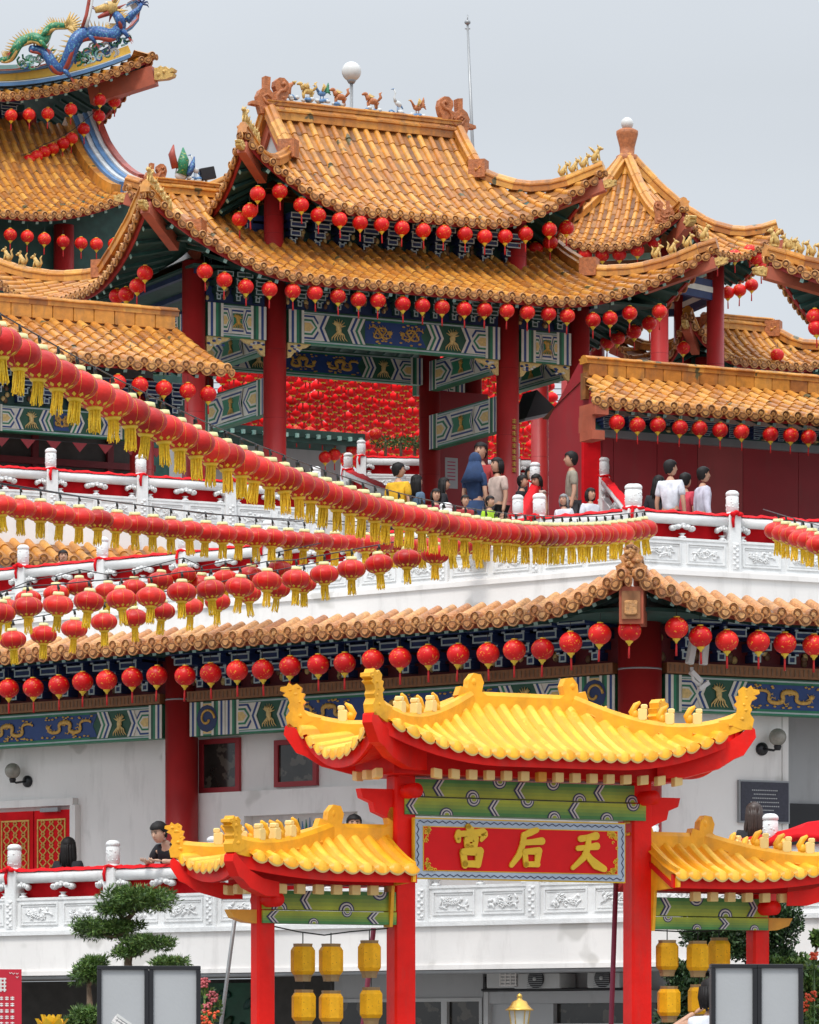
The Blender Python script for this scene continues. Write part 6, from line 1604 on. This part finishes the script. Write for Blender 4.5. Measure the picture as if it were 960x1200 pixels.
def motif_beam(x0,x1,z0,z1,y0,y1,name='patterned_beam',seed=0):
    m=MB(); H=z1-z0; zm=(z0+z1)/2
    [m.bx(x0,x1,y0-.0004*q,y1,z0+H*q/5,z0+H*(q+1)/5,'archgrad%d'%(q if seed%2==0 else 4-q)) for q in range(5)]
    n=max(2,int((x1-x0)/.27)); s=(x1-x0)/n
    for i in range(n):
        xc=x0+s*(i+.5)
        if i%3==(seed%3):
            for q,(t,mt) in enumerate(((0,'motifdark'),(.018,'motifpale'),(.036,'motifdark'),(.052,'motifpale'))):
                chev(m,xc-.08+t,.017,(-.05 if seed<2 else .05),z0+.004,z1-.004,y0-.006-.001*q,mt,.006)
        else:
            up=(i+seed)%2; zc=z0 if up else z1; sg=1 if up else -1
            for q,(r,mt) in enumerate(((.062,'motifdark'),(.052,'motifpale'),(.040,'motifdark'),(.030,'motifpale'),(.020,'archgreen'))):
                r*=H/.135; m.pxz([(xc+math.cos(math.pi*k/10)*r,zc+sg*math.sin(math.pi*k/10)*r) for k in range(11)],y0-.004-.003*q,mt,.003)
    return m.build(name,AT)
za=AR.loc(500,917,-.1)[1]; zb=AR.loc(500,955,-.1)[1]; zmid=(za+zb)/2
za=4.075; zmid=(za+zb)/2; motif_beam(xl-.02,xr2+.02,zmid+.005,za,-.10,.10,seed=1); motif_beam(xl-.02,xr2+.02,zb,zmid-.008,-.12,.10,seed=0)
z1=AR.loc(400,1052,-.1)[1]; z2=AR.loc(400,1083,-.1)[1]; zc_=(z1+z2)/2
for (a,b,sd_) in ((xol-.05,xl-.10,0),(xr2+.10,xor_+.05,2)):
    motif_beam(a,b,zc_+.004,z1+.055,-.10,.10,seed=sd_+1); motif_beam(a,b,z2,zc_-.006,-.11,.10,seed=sd_)
m=MB()
AX=Matrix.Rotation(R_(90),3,'Y')
def log(x0,x1,y,z,r): m.lathe([(r,x0),(r,x1)],(0,y,z),'archred',20,ax=AX)
log(xl-.12,xl+.12,-.19,4.0,.068)
for (x,z) in ((xl,3.99),(xr2,3.99),(xol,z1+.0),(xor_,z1+.0)):
    m=MB(); m.lathe([(.066,0),(.066,.42)],(x+.0,.12,z-.03),'archred',20,ax=Matrix.Rotation(R_(90),3,'X')); m.build('round_log_end',AT)
for s,x in ((-1,xl),(1,xr2)):
    m=MB()
    m.pxz([(x+s*.10,3.98),(x+s*.42,3.98),(x+s*.40,3.90),(x+s*.30,3.86),(x+s*.28,3.78),(x+s*.18,3.74),(x+s*.10,3.70)][::s],-.05,'archred',.1); m.build('bracket',AT)
for s,x in ((-1,xol),(1,xor_)):
    m=MB(); m.pxz([(x+s*.06,zc_),(x+s*.34,zc_),(x+s*.30,zc_-.07),(x+s*.18,zc_-.11),(x+s*.06,zc_-.12)][::s],-.06,'archorange',.12); m.build('bracket',AT)
# sign
xa,_=AR.loc(485,990,-.17); xb,_=AR.loc(733,990,-.17); zt_=AR.loc(487,958,-.17)[1]; zb_=AR.loc(487,1030,-.17)[1]
S=MB(); S.bx(xa,xb,-.17,-.13,zb_,zt_,'signgold'); S=S.build('name_board',AT)
m=MB(); e=.012; m.bx(xa+e,xb-e,-.178,-.1705,zb_+e,zt_-e,'signgrey')
n=int((xb-xa)/.075); 
for (zz1,fl) in ((zb_+.035,1),(zt_-.035,-1)):
    pts=[(xa+.04+(xb-xa-.08)*i/(n*4),-.180,zz1+.010*math.sin(i*math.pi/2)) for i in range(n*4+1)]; m.tube(pts,.0045,'motifdark',4)
for xx in (xa+.035,xb-.035): m.tube([(xx+.010*math.sin(i*math.pi/2),-.180,zb_+.05+(zt_-zb_-.1)*i/24) for i in range(25)],.0045,'motifdark',4)
m.build('patterned_border',S)
bx_,bz=.085,.072
m=MB(); m.bx(xa+bx_,xb-bx_,-.183,-.1785,zb_+bz,zt_-bz,'signgold'); m.bx(xa+bx_+.008,xb-bx_-.008,-.187,-.1835,zb_+bz+.008,zt_-bz-.008,'signred')
for sx,xe_ in ((1,xa+bx_),(-1,xb-bx_)):
    for sz,ze_ in ((1,zb_+bz),(-1,zt_-bz)):
        for i in range(26):
            u,v=random.random(),random.random()
            if u+v*1.0>1.05 and random.random()<.9: u,v=u*.4,v*.4
            p=(xe_+sx*(.012+u*.11),-.190,ze_+sz*(.012+v*.16*(1-u)))
            m.tube([(p[0]+.012*math.cos(k*1.2),-.190,p[2]+.012*math.sin(k*1.2)) for k in range(5)],[.005]*5,'signgold',4)
m.build('red_field',S)
GL={'gong':[[(.42,1.0,.05),(.50,.90,.07)],[(.10,.84,.05),(.08,.74,.06),(.10,.64,.045)],[(.12,.80,.05),(.5,.83,.05),(.92,.86,.07),(.95,.80,.06),(.84,.66,.03)],[(.36,.68,.05),(.38,.50,.05)],[(.37,.67,.045),(.66,.70,.055),(.62,.50,.05)],[(.39,.50,.045),(.62,.50,.05)],[(.52,.48,.04),(.46,.36,.045)],[(.24,.36,.06),(.30,.02,.055)],[(.26,.36,.055),(.78,.38,.075),(.72,.04,.055)],[(.30,.06,.055),(.72,.06,.06)]],
'hou':[[(.82,1.0,.05),(.62,.93,.065),(.40,.84,.05)],[(.42,.86,.055),(.38,.60,.055),(.26,.30,.06),(.02,.02,.045)],[(.36,.64,.05),(.7,.67,.055),(.98,.70,.07)],[(.44,.40,.055),(.48,.04,.05)],[(.45,.40,.05),(.88,.43,.07),(.82,.06,.05)],[(.48,.06,.05),(.84,.06,.055)]],
'tian':[[(.28,.84,.06),(.5,.88,.055),(.74,.93,.075)],[(.20,.58,.05),(.5,.61,.05),(.76,.65,.07)],[(.52,.90,.05),(.50,.62,.06),(.38,.34,.06),(.04,.04,.04)],[(.42,.50,.045),(.56,.30,.065),(.74,.14,.085),(.98,.03,.06)]]}
def glyph(key,px0,px1,py0,py1):
    x0,z1_=AR.loc(px0,py0,-.19); x1,_=AR.loc(px1,py0,-.19); z0_=AR.loc(px0,py1,-.19)[1]
    w=x1-x0; h=z1_-z0_; m=MB()
    for k,st in enumerate(GL[key]):
        pts=[]; rr=[]
        for i in range(len(st)-1):
            for j in range(5):
                t=j/5; pts.append(((x0+(st[i][0]*(1-t)+st[i+1][0]*t)*w),-.200-.001*k,z0_+(st[i][1]*(1-t)+st[i+1][1]*t)*h)); rr.append((st[i][2]*(1-t)+st[i+1][2]*t)*h*1.5)
        pts.append((x0+st[-1][0]*w,-.200-.001*k,z0_+st[-1][1]*h)); rr.append(st[-1][2]*h*1.5)
        # flat brush stroke: outline polygon of varying width, round ends
        P=[Vector((p[0],p[2])) for p in pts]; L=[];Rr=[]
        for i,p in enumerate(P):
            t=(P[min(i+1,len(P)-1)]-P[max(i-1,0)]); t.normalize(); nrm=Vector((-t.y,t.x)); L.append(p+nrm*rr[i]); Rr.append(p-nrm*rr[i])
        for i in range(len(P)-1): m.prism([tuple(L[i]),tuple(L[i+1]),tuple(Rr[i+1]),tuple(Rr[i])],(0,-.205-.0012*k,0),(1,0,0),(0,0,1),(0,.018,0),'signgold')
        for i in (0,len(P)-1,5 if len(P)>6 else 0): m.prism([(P[i].x+math.cos(a*.628)*rr[i],P[i].y+math.sin(a*.628)*rr[i]) for a in range(10)],(0,-.2055-.0012*k,0),(1,0,0),(0,0,1),(0,.018,0),'signgold')
    m.build('gold_character',S)
glyph('gong',533,569,968,1015); glyph('hou',598,635,972,1015); glyph('tian',669,708,976,1019)
# yellow lanterns
def ylant(px,py,label,y=-.02,s=1.0):
    p=AR.plane(px,py,y); T=thing('yellow_lantern',label,'lantern',p,random.uniform(0,1),'yellow octagonal lanterns hanging from the arch'); s*=.90
    m=MB(); m.lathe([(.095*s,-.135*s),(.118*s,-.10*s),(.118*s,.10*s),(.095*s,.135*s)],(0,0,0),'ylantern',8,smooth=False); m.build('lantern_shade',T)
    m=MB(); m.lathe([(.090*s,.135*s),(.094*s,.16*s),(.094*s,.165*s)],(0,0,0),'lanternend',8,False); m.build('rim',T); m=MB(); m.lathe([(.075*s,-.20*s),(.08*s,-.165*s),(.092*s,-.136*s)],(0,0,0),'lanternend',8,False); m.build('rim',T)
    m=MB(); m.tube([(0,0,.16*s),(0,0,.27*s)],.005,'dark',4); m.build('hanging_wire',T); return T
for px,py,l in ((355,1126,'upper left'),(388,1126,'upper middle'),(433,1122,'upper right'),(356,1180,'lower left'),(388,1181,'lower middle'),(435,1177,'lower right')): ylant(px,py,f'{l} of the six yellow paper lanterns left of the main arch opening')
for px,py,l,yy in ((782,1121,'upper left',-.02),(818,1122,'upper middle',-.1),(843,1118,'upper right',.15),(784,1175,'lower left',-.02),(820,1173,'lower right, partly hidden',-.1)): ylant(px,py,f'{l} of the five yellow paper lanterns right of the main arch opening',yy)
def cable(pts,label,r=.006,m='dark',name='wire'):
    b=MB(); b.tube(pts,r,m,6); o=b.build(name); return tag(o,label,name.replace('_',' '))
cable([AR.plane(322,1086,-.05),AR.plane(350,1092,-.05),AR.plane(380,1096,-.05),AR.plane(410,1092,-.05),AR.plane(455,1088,-.05)],'thin drooping wire holding the yellow lanterns under the left arch bay')
cable([AR.plane(760,1090,-.05),AR.plane(800,1092,-.05),AR.plane(850,1090,-.05),AR.plane(880,1086,-.05)],'thin drooping wire holding the yellow lanterns under the right arch bay')
def pole(a,b,r,m,label): cable([a,b],label,r,m,'prop_pole')
pole(W(276,1072,38.2),W(232,1215,39.2)-Vector((0,0,1.5)),.02,'metalgrey','slanting grey metal prop pole left of the outer arch column')
pole(W(438,1088,38.6),W(408,1230,39.0)-Vector((0,0,1.0)),.026,'purplered','slanting purple-red pole behind the six yellow lanterns')
pole(W(722,1034,38.8),W(711,1230,39.0)-Vector((0,0,1.0)),.026,'purplered','near-vertical purple-red pole just left of the right main arch column')

# ------------------------------------------------------------------ lantern strings
string((-3.07,32,7.0),(2.86,52,8.04),0,.56,54,'on the topmost long string','lanterns on the topmost long string',t0=-.02,scale=(1.27,1.27,1.18))
string((-4.22,44,7.31),(.87,54.2,8.09),0,.11,30,'on the middle string','lanterns on the middle string',scale=(1.28,1.28,1.05))
def pstr(pts,desc,grp,sc=1.0):     # a string given by its sight points and depths
    cab=[];
    for i,(px,py,Y) in enumerate(pts):
        p=W(px,py,Y); put_lantern('s',p,f'tasselled red lantern, {ordn(i+1)} from the left {desc}',grp,sc,.12); cab.append(p+Vector((0,0,.20)))
    b=MB(); b.tube([cab[0]+(cab[0]-cab[1])*2]+cab+[cab[-1]+(cab[-1]-cab[-2])*1.5],.006,'black',5)
    for p in cab: b.tube([p,p+Vector((.01,0,-.05))],[.012,.016],'black',5)
    o=b.build('string_cable'); tag(o,f'black cable carrying the lanterns {desc}','cable','cables of the tasselled lantern strings')
nA=[(0,718),(32,711),(68,709),(104,705),(142,702),(177,700),(213,694),(247,691),(281,688),(313,681),(347,679),(380,673),(412,667),(444,661),(477,655),(510,650)]
pstr([(x,y,41+3.8*i/15) for i,(x,y) in enumerate(nA)],'on the front lower string','lanterns on the front lower string',(1.12,1.12,1.0))
nB=[(15,750),(51,744),(87,737),(122,729),(157,724),(190,716),(223,711),(255,705),(291,696),(325,690),(356,684)]
pstr([(x,y,44+2*i/10) for i,(x,y) in enumerate(nB)],'on the lowest string','lanterns on the lowest string',(1.04,1.04,.95))
nC=[(8,713),(33,702),(66,696),(93,688),(126,694),(157,689),(188,681),(215,674),(236,684),(264,678),(294,674),(327,667)]
pstr([(x,y,48+1.5*i/11) for i,(x,y) in enumerate(nC)],'on the rear lower string','lanterns on the rear lower string',(1.12,1.12,1.0))
nD=[(912,622,50.6),(921,625,50.0),(931,628,49.4),(941,631,48.8),(951,634,48.2),(962,638,47.6)]
pstr(nD,'on the short string at the right edge','lanterns on the right edge string',(1.25,1.25,1.1))
cable([W(0,566,44),W(120,586,46),W(240,602,49),W(360,610,52),W(440,612,54)],'thin black cable crossing the white terrace wall at the left',.007,'black','cable')

# ------------------------------------------------------------------ people
def ppl(px,ytop,Y,floor,label,**k):
    z=CZ+(YH-ytop)*Y/FP; h=z-floor; p=W(px,ytop,Y); rz=k.pop('rz',0); 
    lean=k.get('lean',0)
    if lean: h=k.pop('h')
    return person(label,(p.x,p.y,floor),rz,h=h,**k)
ppl(467,546,67.1,9.2,'man in a bright yellow shirt seen from behind near the gate steps',top='c_yellow',rz=2.6,headyaw=-.8)
ppl(488,560,67.6,9.2,'long-haired woman in a blue denim top beside the yellow-shirted man',top='c_denim',hair='long',rz=2.2)
ppl(520,563,66.9,9.2,'dark-haired woman in black in front of the column with the paper notice',top='c_black',hair='long',rz=1.6)
ppl(511,576,64.6,8.8,'woman with long dark hair facing out between the two balustrade posts',top='c_crimson',hair='medium',rz=.2)
ppl(557,536,65.5,9.2,'woman wrapped in a long navy headscarf and gown under the gate',top='c_navy',hood=True,rz=2.5)
ppl(564,523,66.9,9.2,'tall man in a red patterned shirt behind the woman in navy',top='c_red',rz=-.4,arms='fold')
ppl(583,540,66.3,9.2,'woman in a cream top standing against the big red column',top='c_cream',hair='medium',rz=-1.0)
ppl(545,583,64.0,8.8,'child with short dark hair peering over the rail below the navy gown',top='c_red',rz=.3)
ppl(574,584,64.3,8.8,'small child in a lime green top near the navy-gowned woman',top='c_lime',rz=.8)
ppl(629,559,66.5,9.2,'woman in a pale sleeveless top looking down right of the big column',top='c_cream',hair='medium',rz=-.7,sleeve='none',headpitch=.3)
ppl(622,551,67.4,9.2,'woman with long black hair behind the one in the pale sleeveless top',top='c_black',hair='long',rz=.3)
ppl(612,560,66.4,9.2,'dark-haired person in black bending left of the pale sleeveless top',top='c_black',rz=1.2)
ppl(670,533,66.0,9.2,'man in a khaki shirt standing in profile before the right gate column',top='c_khaki',legs='c_grey',rz=-1.5,sleeve='short')
ppl(661,582,64.3,8.8,'grey-haired person seated low below the khaki-shirted man',top='c_white',hm='hairgrey',hair='medium',rz=-.5)
ppl(692,575,64.2,8.8,'dark-haired person in white seated low right of the khaki-shirted man',top='c_white',hair='medium',rz=.6)
ppl(786,543,64.0,8.8,'young man in a plain white T-shirt with his back turned by the rail',top='c_white',rz=2.7,headyaw=-.7)
ppl(772,561,65.4,8.8,'dark-haired woman in black half hidden left of the white T-shirt man',top='c_black',hair='long',rz=2.9)
ppl(803,558,64.9,8.8,'balding man in a crimson shirt between the two men in white',top='c_pink',rz=2.4)
ppl(824,551,64.5,8.8,'young man in a pale striped shirt leaning by the rail',top='c_stripe',rz=1.9,sleeve='long')
ppl(74,648,60.2,7.4,'child raising a hand behind the upper left parapet',top='c_black',rz=.2,arms=('raise','down'))
ppl(214,975,48.95,2.66,'man in a black T-shirt leaning his forearms on the lower balcony rail',top='c_black',legs='c_grey',rz=R_(-38),lean=.62,h=1.72,arms='rail',headpitch=-.25,sk='skinpale',bag=1)
ppl(80,986,51.6,2.66,'woman with long straight black hair before the red door, back turned',top='c_black',hair='long',rz=2.9)
ppl(415,960,48.3,2.66,'dark-haired person whose head shows just above the arch roof',top='c_black',rz=.1)
ppl(884,946,44.4,2.66,'woman with very long brown hair standing by the dark plaque',top='c_black',hair='long',hm='hairbrown',rz=3.1)
struct(poly_slab('stone_step',[Vector((1.9,35.3,0)),Vector((3.2,35.3,0)),Vector((3.2,36.8,0)),Vector((1.9,36.8,0))],0,.48,'stone'))
ppl(834,1154,36.0,.48,'person raising a phone with one bare arm behind the right notice board',top='c_white',hair='medium',rz=R_(172),arms=('phone','phone'),phone=True,sleeve='none')
# red and pink straps on the leaning man: a lanyard
p=W(186,1000,49.6)
# ------------------------------------------------------------------ boards, signs, lamp, flowers
def notice(px0,px1,ytop,Y,th,label,cols=2):
    a=W(px0,ytop,Y); b=W(px1,ytop,Y); L=(b.x-a.x)/math.cos(R_(th)); T=thing('notice_board',label,'notice board',((a.x+b.x)/2,Y,0),R_(th),'grey double notice boards'); z1=a.z; z0=.7
    w=L/cols; 
    f=MB(); e=.032
    for k in range(cols):
        x0=-L/2+w*k; x1=x0+w
        for (q0,q1,r0,r1) in ((x0,x1,z1-e,z1),(x0,x1,z0,z0+e),(x0,x0+e*1.1,z0+e,z1-e),(x1-e*1.1,x1,z0+e,z1-e)): f.bx(q0,q1,-.04,.04,r0,r1,'black',.004)
    f.build('frame',T)
    for k in range(cols):
        x0=-L/2+w*k; x1=x0+w; p=MB(); p.bx(x0+e,x1-e,-.015,.015,z0+e,z1-e,'paper')
        if px0<400 and k==0:
            R=Matrix.Rotation(R_(35),3,'Y')
            for s in range(5): p.box(((x0+x1)/2-.06+.03*s,-.018,z1-.42-.022*s),(.03,.003,.05),'ink',R)
            p.box(((x0+x1)/2,-.017,z1-.46),(.17,.002,.09),'globe',R)
            p.box(((x0+x1)/2,-.0185,z1-.46),(.14,.002,.012),'metalgrey',R); p.box(((x0+x1)/2+.0,-.0185,z1-.435),(.12,.002,.008),'metalgrey',R)
        p.build('panel',T)
    for x in (-L/2+.1,L/2-.1): l=MB(); l.tube([(x,0,0),(x,0,z0)],.025,'black',8); l.build('leg',T)
    return T
notice(114,235,1132,33.5,4,'black-framed grey double notice board with a white sticker, at the lower left')
notice(832,941,1130,33.5,8,'plain black-framed grey double notice board at the lower right')
T=thing('red_sign','crimson sign panel with white writing cut off at the bottom left corner','sign',W(-12,1230,35)-Vector((0,0,1.7)),R_(4))
m=MB(); z1=W(0,1136,35).z; m.bx(-.40,.26,-.02,.02,.6,z1,'crimsonsign'); m.build('panel',T)
m=MB(); yy=-.024
for k in range(2): 
    x=-.02+k*.11; z=z1-.14
    for q in range(4): m.bx(x-.04,x+.045,yy,yy+.003,z-.035+q*.03,z-.022+q*.03,'ink')
    for q in range(3): m.bx(x-.035+q*.03,x-.023+q*.03,yy-.001,yy+.002,z-.045,z+.07,'ink')
for r in range(9):
    n=random.randint(7,11); z=z1-.25-r*.052
    for q in range(n): 
        x=.20-q*.045; m.bx(x-.030,x,yy,yy+.003,z,z+.009,'ink'); m.bx(x-.030,x,yy,yy+.003,z+.016,z+.023,'ink'); m.bx(x-.018,x-.012,yy-.001,yy+.002,z-.004,z+.027,'ink')
for (u,v) in ((.235,z1-.03),(.235,z1-.06),(.205,z1-.03),(.18,z1-.025)): m.tube([(u,yy,v),(u-.012,yy,v-.012),(u-.02,yy,v)],.003,'ink',4)
m.build('white_lettering',T)
m=MB(); m.tube([(-.3,0,0),(-.3,0,.6)],.03,'black',8); m.tube([(.18,0,0),(.18,0,.6)],.03,'black',8); m.build('leg',T)
# gold garden lamp
p=W(609,1200,35.5); T=thing('garden_lamp','gold-capped lantern-style garden lamp in front of the shop front','lamp',(p.x,p.y,0)); zt=W(609,1164,35.5).z
m=MB(); m.lathe([(.115,zt-.145),(.12,zt-.14),(.10,zt-.125),(.075,zt-.10),(.06,zt-.07),(.025,zt-.055),(.02,zt-.04),(.024,zt-.028),(.018,zt-.012),(.0,zt)],(0,0,0),'brass',14); m.build('cap',T)
m=MB(); m.lathe([(.045,zt-.40),(.085,zt-.146)],(0,0,0),'lampglass',6,False); m.build('glass',T)
m=MB()
for k in range(6): a=k*1.0472; m.tube([(.048*math.cos(a),.048*math.sin(a),zt-.40),(.088*math.cos(a),.088*math.sin(a),zt-.145)],.006,'brass',4)
m.lathe([(.05,zt-.45),(.055,zt-.40)],(0,0,0),'brass',12); m.build('glass_frame',T)
m=MB(); m.tube([(0,0,0),(0,0,zt-.44)],[.04,.028],'black',10); m.build('lamp_post',T)
# lotus
p=W(60,1192,34.5); T=thing('lotus_lantern','yellow lotus-shaped ornament at the lower left','ornament',(p.x,p.y,0))
m=MB(); z0=W(60,1200,34.5).z
for ring,(n,r,h,t) in enumerate(((7,.135,.13,.0),(6,.085,.16,.4),(5,.04,.14,.1))):
    for k in range(n):
        a=2*math.pi*k/n+t; d=Vector((math.cos(a),math.sin(a),0)); s=Vector((-d.y,d.x,0)); o=Vector((0,0,z0-.10)); w=.055
        vs=[];fs=[]
        for i in range(6):
            q=i/5; c=o+d*(r*(q**.6))+Vector((0,0,h*q*1.1)); ww=w*math.sin(math.pi*(.15+.83*q))+.002
            vs+= [c-s*ww-d*.012,c,c+s*ww-d*.012]
        for i in range(5): fs+=[(i*3,i*3+1,i*3+4,i*3+3),(i*3+1,i*3+2,i*3+5,i*3+4)]
        n_=len(vs); vs2=[v+d*.006 for v in vs]; m.add(vs+vs2,fs+[tuple(x+n_ for x in f) for f in fs],'lotus',True)
m.build('petals',T); m=MB(); m.tube([(0,0,0),(0,0,z0-.1)],.03,'metalgrey',8); m.build('stand',T)
# ------------------------------------------------------------------ plants
def ptree(px,Y,label,pads,trunk,dens=900,size=.055,mt='leaf',needle=True,name='cloud_pine',r0=.05):
    p=W(px,1230,Y); T=thing(name,label,'tree',(p.x,p.y,0)); O=Vector((p.x,p.y,0))
    t=MB(); tp=[W(x,y,Y)-O for x,y in trunk]; tp=[Vector((0,0,0))]+tp; t.tube(tp,[r0*(1-.6*i/(len(tp)-1)) for i in range(len(tp))],'bark',8)
    c=MB(); c2=MB()
    for (x,y,rx,ry) in pads:
        ctr=W(x,y,Y)-O; s=Y/FP; R=(rx*s,rx*s*.85,ry*s)
        k=min(range(len(tp)),key=lambda i:(tp[i]-ctr).length); mid=(tp[k]+ctr)/2-Vector((0,0,.05)); t.tube([tp[k],mid,ctr-Vector((0,0,R[2]*.4))],[r0*.5,r0*.35,r0*.18],'bark',6)
        n=int(dens*R[0]*R[2]/.04)
        for b in range(7):       # each pad from clumps, with gaps
            a=b*.9+x; rr=.0 if b==0 else .62
            leaves(c,ctr+Vector((math.cos(a)*R[0]*rr,math.sin(a)*R[1]*rr,random.uniform(-.15,.2)*R[2])),(R[0]*.5,R[1]*.5,R[2]*.72),n//7,size,mt,shell=.35,needle=needle)
            for e in range(4):
                v=ctr+Vector((math.cos(a+e)*R[0]*rr*.8,math.sin(a+e)*R[1]*rr*.8,-R[2]*.2)); t.tube([ctr-Vector((0,0,R[2]*.4)),v],[r0*.12,r0*.05],'bark',4)
    t.build('trunk',T); c.build('crown',T); return T
ptree(150,38.5,'cloud-pruned dark green pine with three flat pads behind the left notice board',[(160,1054,46,20),(138,1066,26,12),(118,1088,33,17),(150,1086,20,9),(176,1106,36,12),(148,1116,20,9)],[(152,1150),(150,1128),(153,1112),(146,1095),(152,1075)],dens=3000,size=.038)
ptree(104,38.0,'small round-topped conifer left of the left notice board',[(104,1140,22,17),(110,1128,16,9)],[(106,1190),(104,1155)],dens=2600,size=.045)
ptree(201,38.3,'flat-topped conifer pad peeking over the left notice board',[(201,1129,24,8)],[(201,1180),(201,1140)],dens=3000,size=.045)
ptree(100,36.5,'low light green shrub at the foot of the left notice board',[(108,1192,22,14),(92,1198,18,10)],[(100,1215)],dens=2600,size=.045,name='low_shrub')
ptree(872,41.2,'large dark clipped topiary balls behind the right side arch',[(905,1076,38,42),(835,1092,36,36),(872,1104,34,30),(862,1070,26,20),(905,1120,30,22),(795,1140,20,20)],[(880,1200),(880,1140),(880,1090)],dens=3600,size=.035,mt='leafdark',needle=False,name='topiary_tree')
ptree(935,40.3,'loose green flowering shrub at the lower right corner',[(925,1135,30,22),(948,1165,30,30),(905,1160,26,26),(960,1100,10,14),(925,1195,34,20)],[(930,1215),(932,1160)],dens=2600,size=.05,mt='leaf',needle=False,name='flowering_shrub')
ptree(808,41.0,'dark leafy shrub seen between the yellow lanterns of the right bay',[(808,1160,26,26),(800,1195,30,20)],[(808,1215)],dens=2600,size=.05,mt='leafdark',needle=False,name='leafy_shrub')
def blooms(pts,m,label,Y,name):
    o=MB(); st=MB()
    for (x,y,r) in pts:
        c=W(x,y,Y); 
        for k in range(26):
            v=Vector((random.uniform(-1,1),random.uniform(-1,.2),random.uniform(-1,1))); o.ell(c+v*r*Y/FP,(.014,.014,.011),m,6,4,lump=.2)
        st.tube([Vector((c.x,c.y+.05,0)),c],.012,'leaf',5)
        leaves(st,c-Vector((0,-.03,.10)),(.12,.08,.08),60,.05,'leaf')
    b=W(pts[0][0],1230,Y); T=thing(name,label,'flowers',(b.x,b.y,0)); o.build('blossom',T,world=True); st.build('stems',T,world=True)
blooms([(246,1196,11),(238,1199,8)],'flower','orange-red flower head at the foot of the grey prop pole',36,'orange_flowers')
blooms([(240,1152,6),(249,1168,6),(243,1180,5)],'flowerpink','pink orchid-like flowers right of the left notice board',37.5,'pink_flowers')
blooms([(950,1168,6),(943,1180,5),(954,1120,4)],'flower','small red flowers in the shrub at the lower right corner',39.7,'red_flowers')

# ------------------------------------------------------------------ sky, sun, camera
w=bpy.data.worlds.new('World'); sc.world=w; w.use_nodes=True; nt=w.node_tree; N=nt.nodes; L=nt.links; bg=N['Background']
sky=N.new('ShaderNodeTexSky'); sky.sky_type='NISHITA'; sky.sun_disc=False; sky.sun_elevation=R_(58); sky.sun_rotation=R_(200)
hs=N.new('ShaderNodeMix'); hs.data_type='RGBA'; hs.blend_type='MULTIPLY'; hs.inputs[0].default_value=1; L.new(sky.outputs[0],hs.inputs[6]); hs.inputs[7].default_value=(.35,.35,.35,1)
tc=N.new('ShaderNodeTexCoord'); sx=N.new('ShaderNodeSeparateXYZ'); L.new(tc.outputs['Generated'],sx.inputs[0])
mr=N.new('ShaderNodeMapRange'); L.new(sx.outputs[2],mr.inputs[0]); mr.inputs[1].default_value=.22; mr.inputs[2].default_value=1.0; mr.inputs[3].default_value=1.0; mr.inputs[4].default_value=3.3
no=N.new('ShaderNodeTexNoise'); no.inputs['Scale'].default_value=3.0; no.inputs['Detail'].default_value=4; mp=N.new('ShaderNodeMapping'); mp.inputs['Scale'].default_value=(1,1,3); L.new(tc.outputs['Generated'],mp.inputs[0]); L.new(mp.outputs[0],no.inputs['Vector'])
m2=N.new('ShaderNodeMapRange'); L.new(no.outputs[0],m2.inputs[0]); m2.inputs[3].default_value=.84; m2.inputs[4].default_value=1.16
mu=N.new('ShaderNodeMath'); mu.operation='MULTIPLY'; L.new(mr.outputs[0],mu.inputs[0]); L.new(m2.outputs[0],mu.inputs[1])
SKY=(5.2,5.55,5.95)
cc=N.new('ShaderNodeVectorMath'); cc.operation='SCALE'; cc.inputs[0].default_value=SKY; L.new(mu.outputs[0],cc.inputs['Scale'])
mx=N.new('ShaderNodeMix'); mx.data_type='RGBA'; mx.inputs[0].default_value=.93; L.new(hs.outputs[2],mx.inputs[6]); L.new(cc.outputs[0],mx.inputs[7])
L.new(mx.outputs[2],bg.inputs['Color']); bg.inputs['Strength'].default_value=.10
sun=bpy.data.lights.new('sun','SUN'); sun.energy=1.5; sun.angle=R_(14); sun.color=(1,.96,.9); so=bpy.data.objects.new('sun',sun); COL.objects.link(so)
so.rotation_euler=Vector((.34,.80,-1.35)).to_track_quat('-Z','Y').to_euler()
cam=bpy.data.cameras.new('camera'); co=bpy.data.objects.new('camera',cam); COL.objects.link(co); sc.camera=co
co.location=(0,0,CZ); co.rotation_euler=(R_(90),0,0); cam.sensor_fit='HORIZONTAL'; cam.sensor_width=36; cam.lens=36*FP/960; cam.shift_y=(YH-600)/960; cam.clip_end=3000; cam.clip_start=.5
sc.view_settings.view_transform='Standard'; sc.view_settings.look='None'; sc.view_settings.exposure=0.45; sc.view_settings.gamma=1
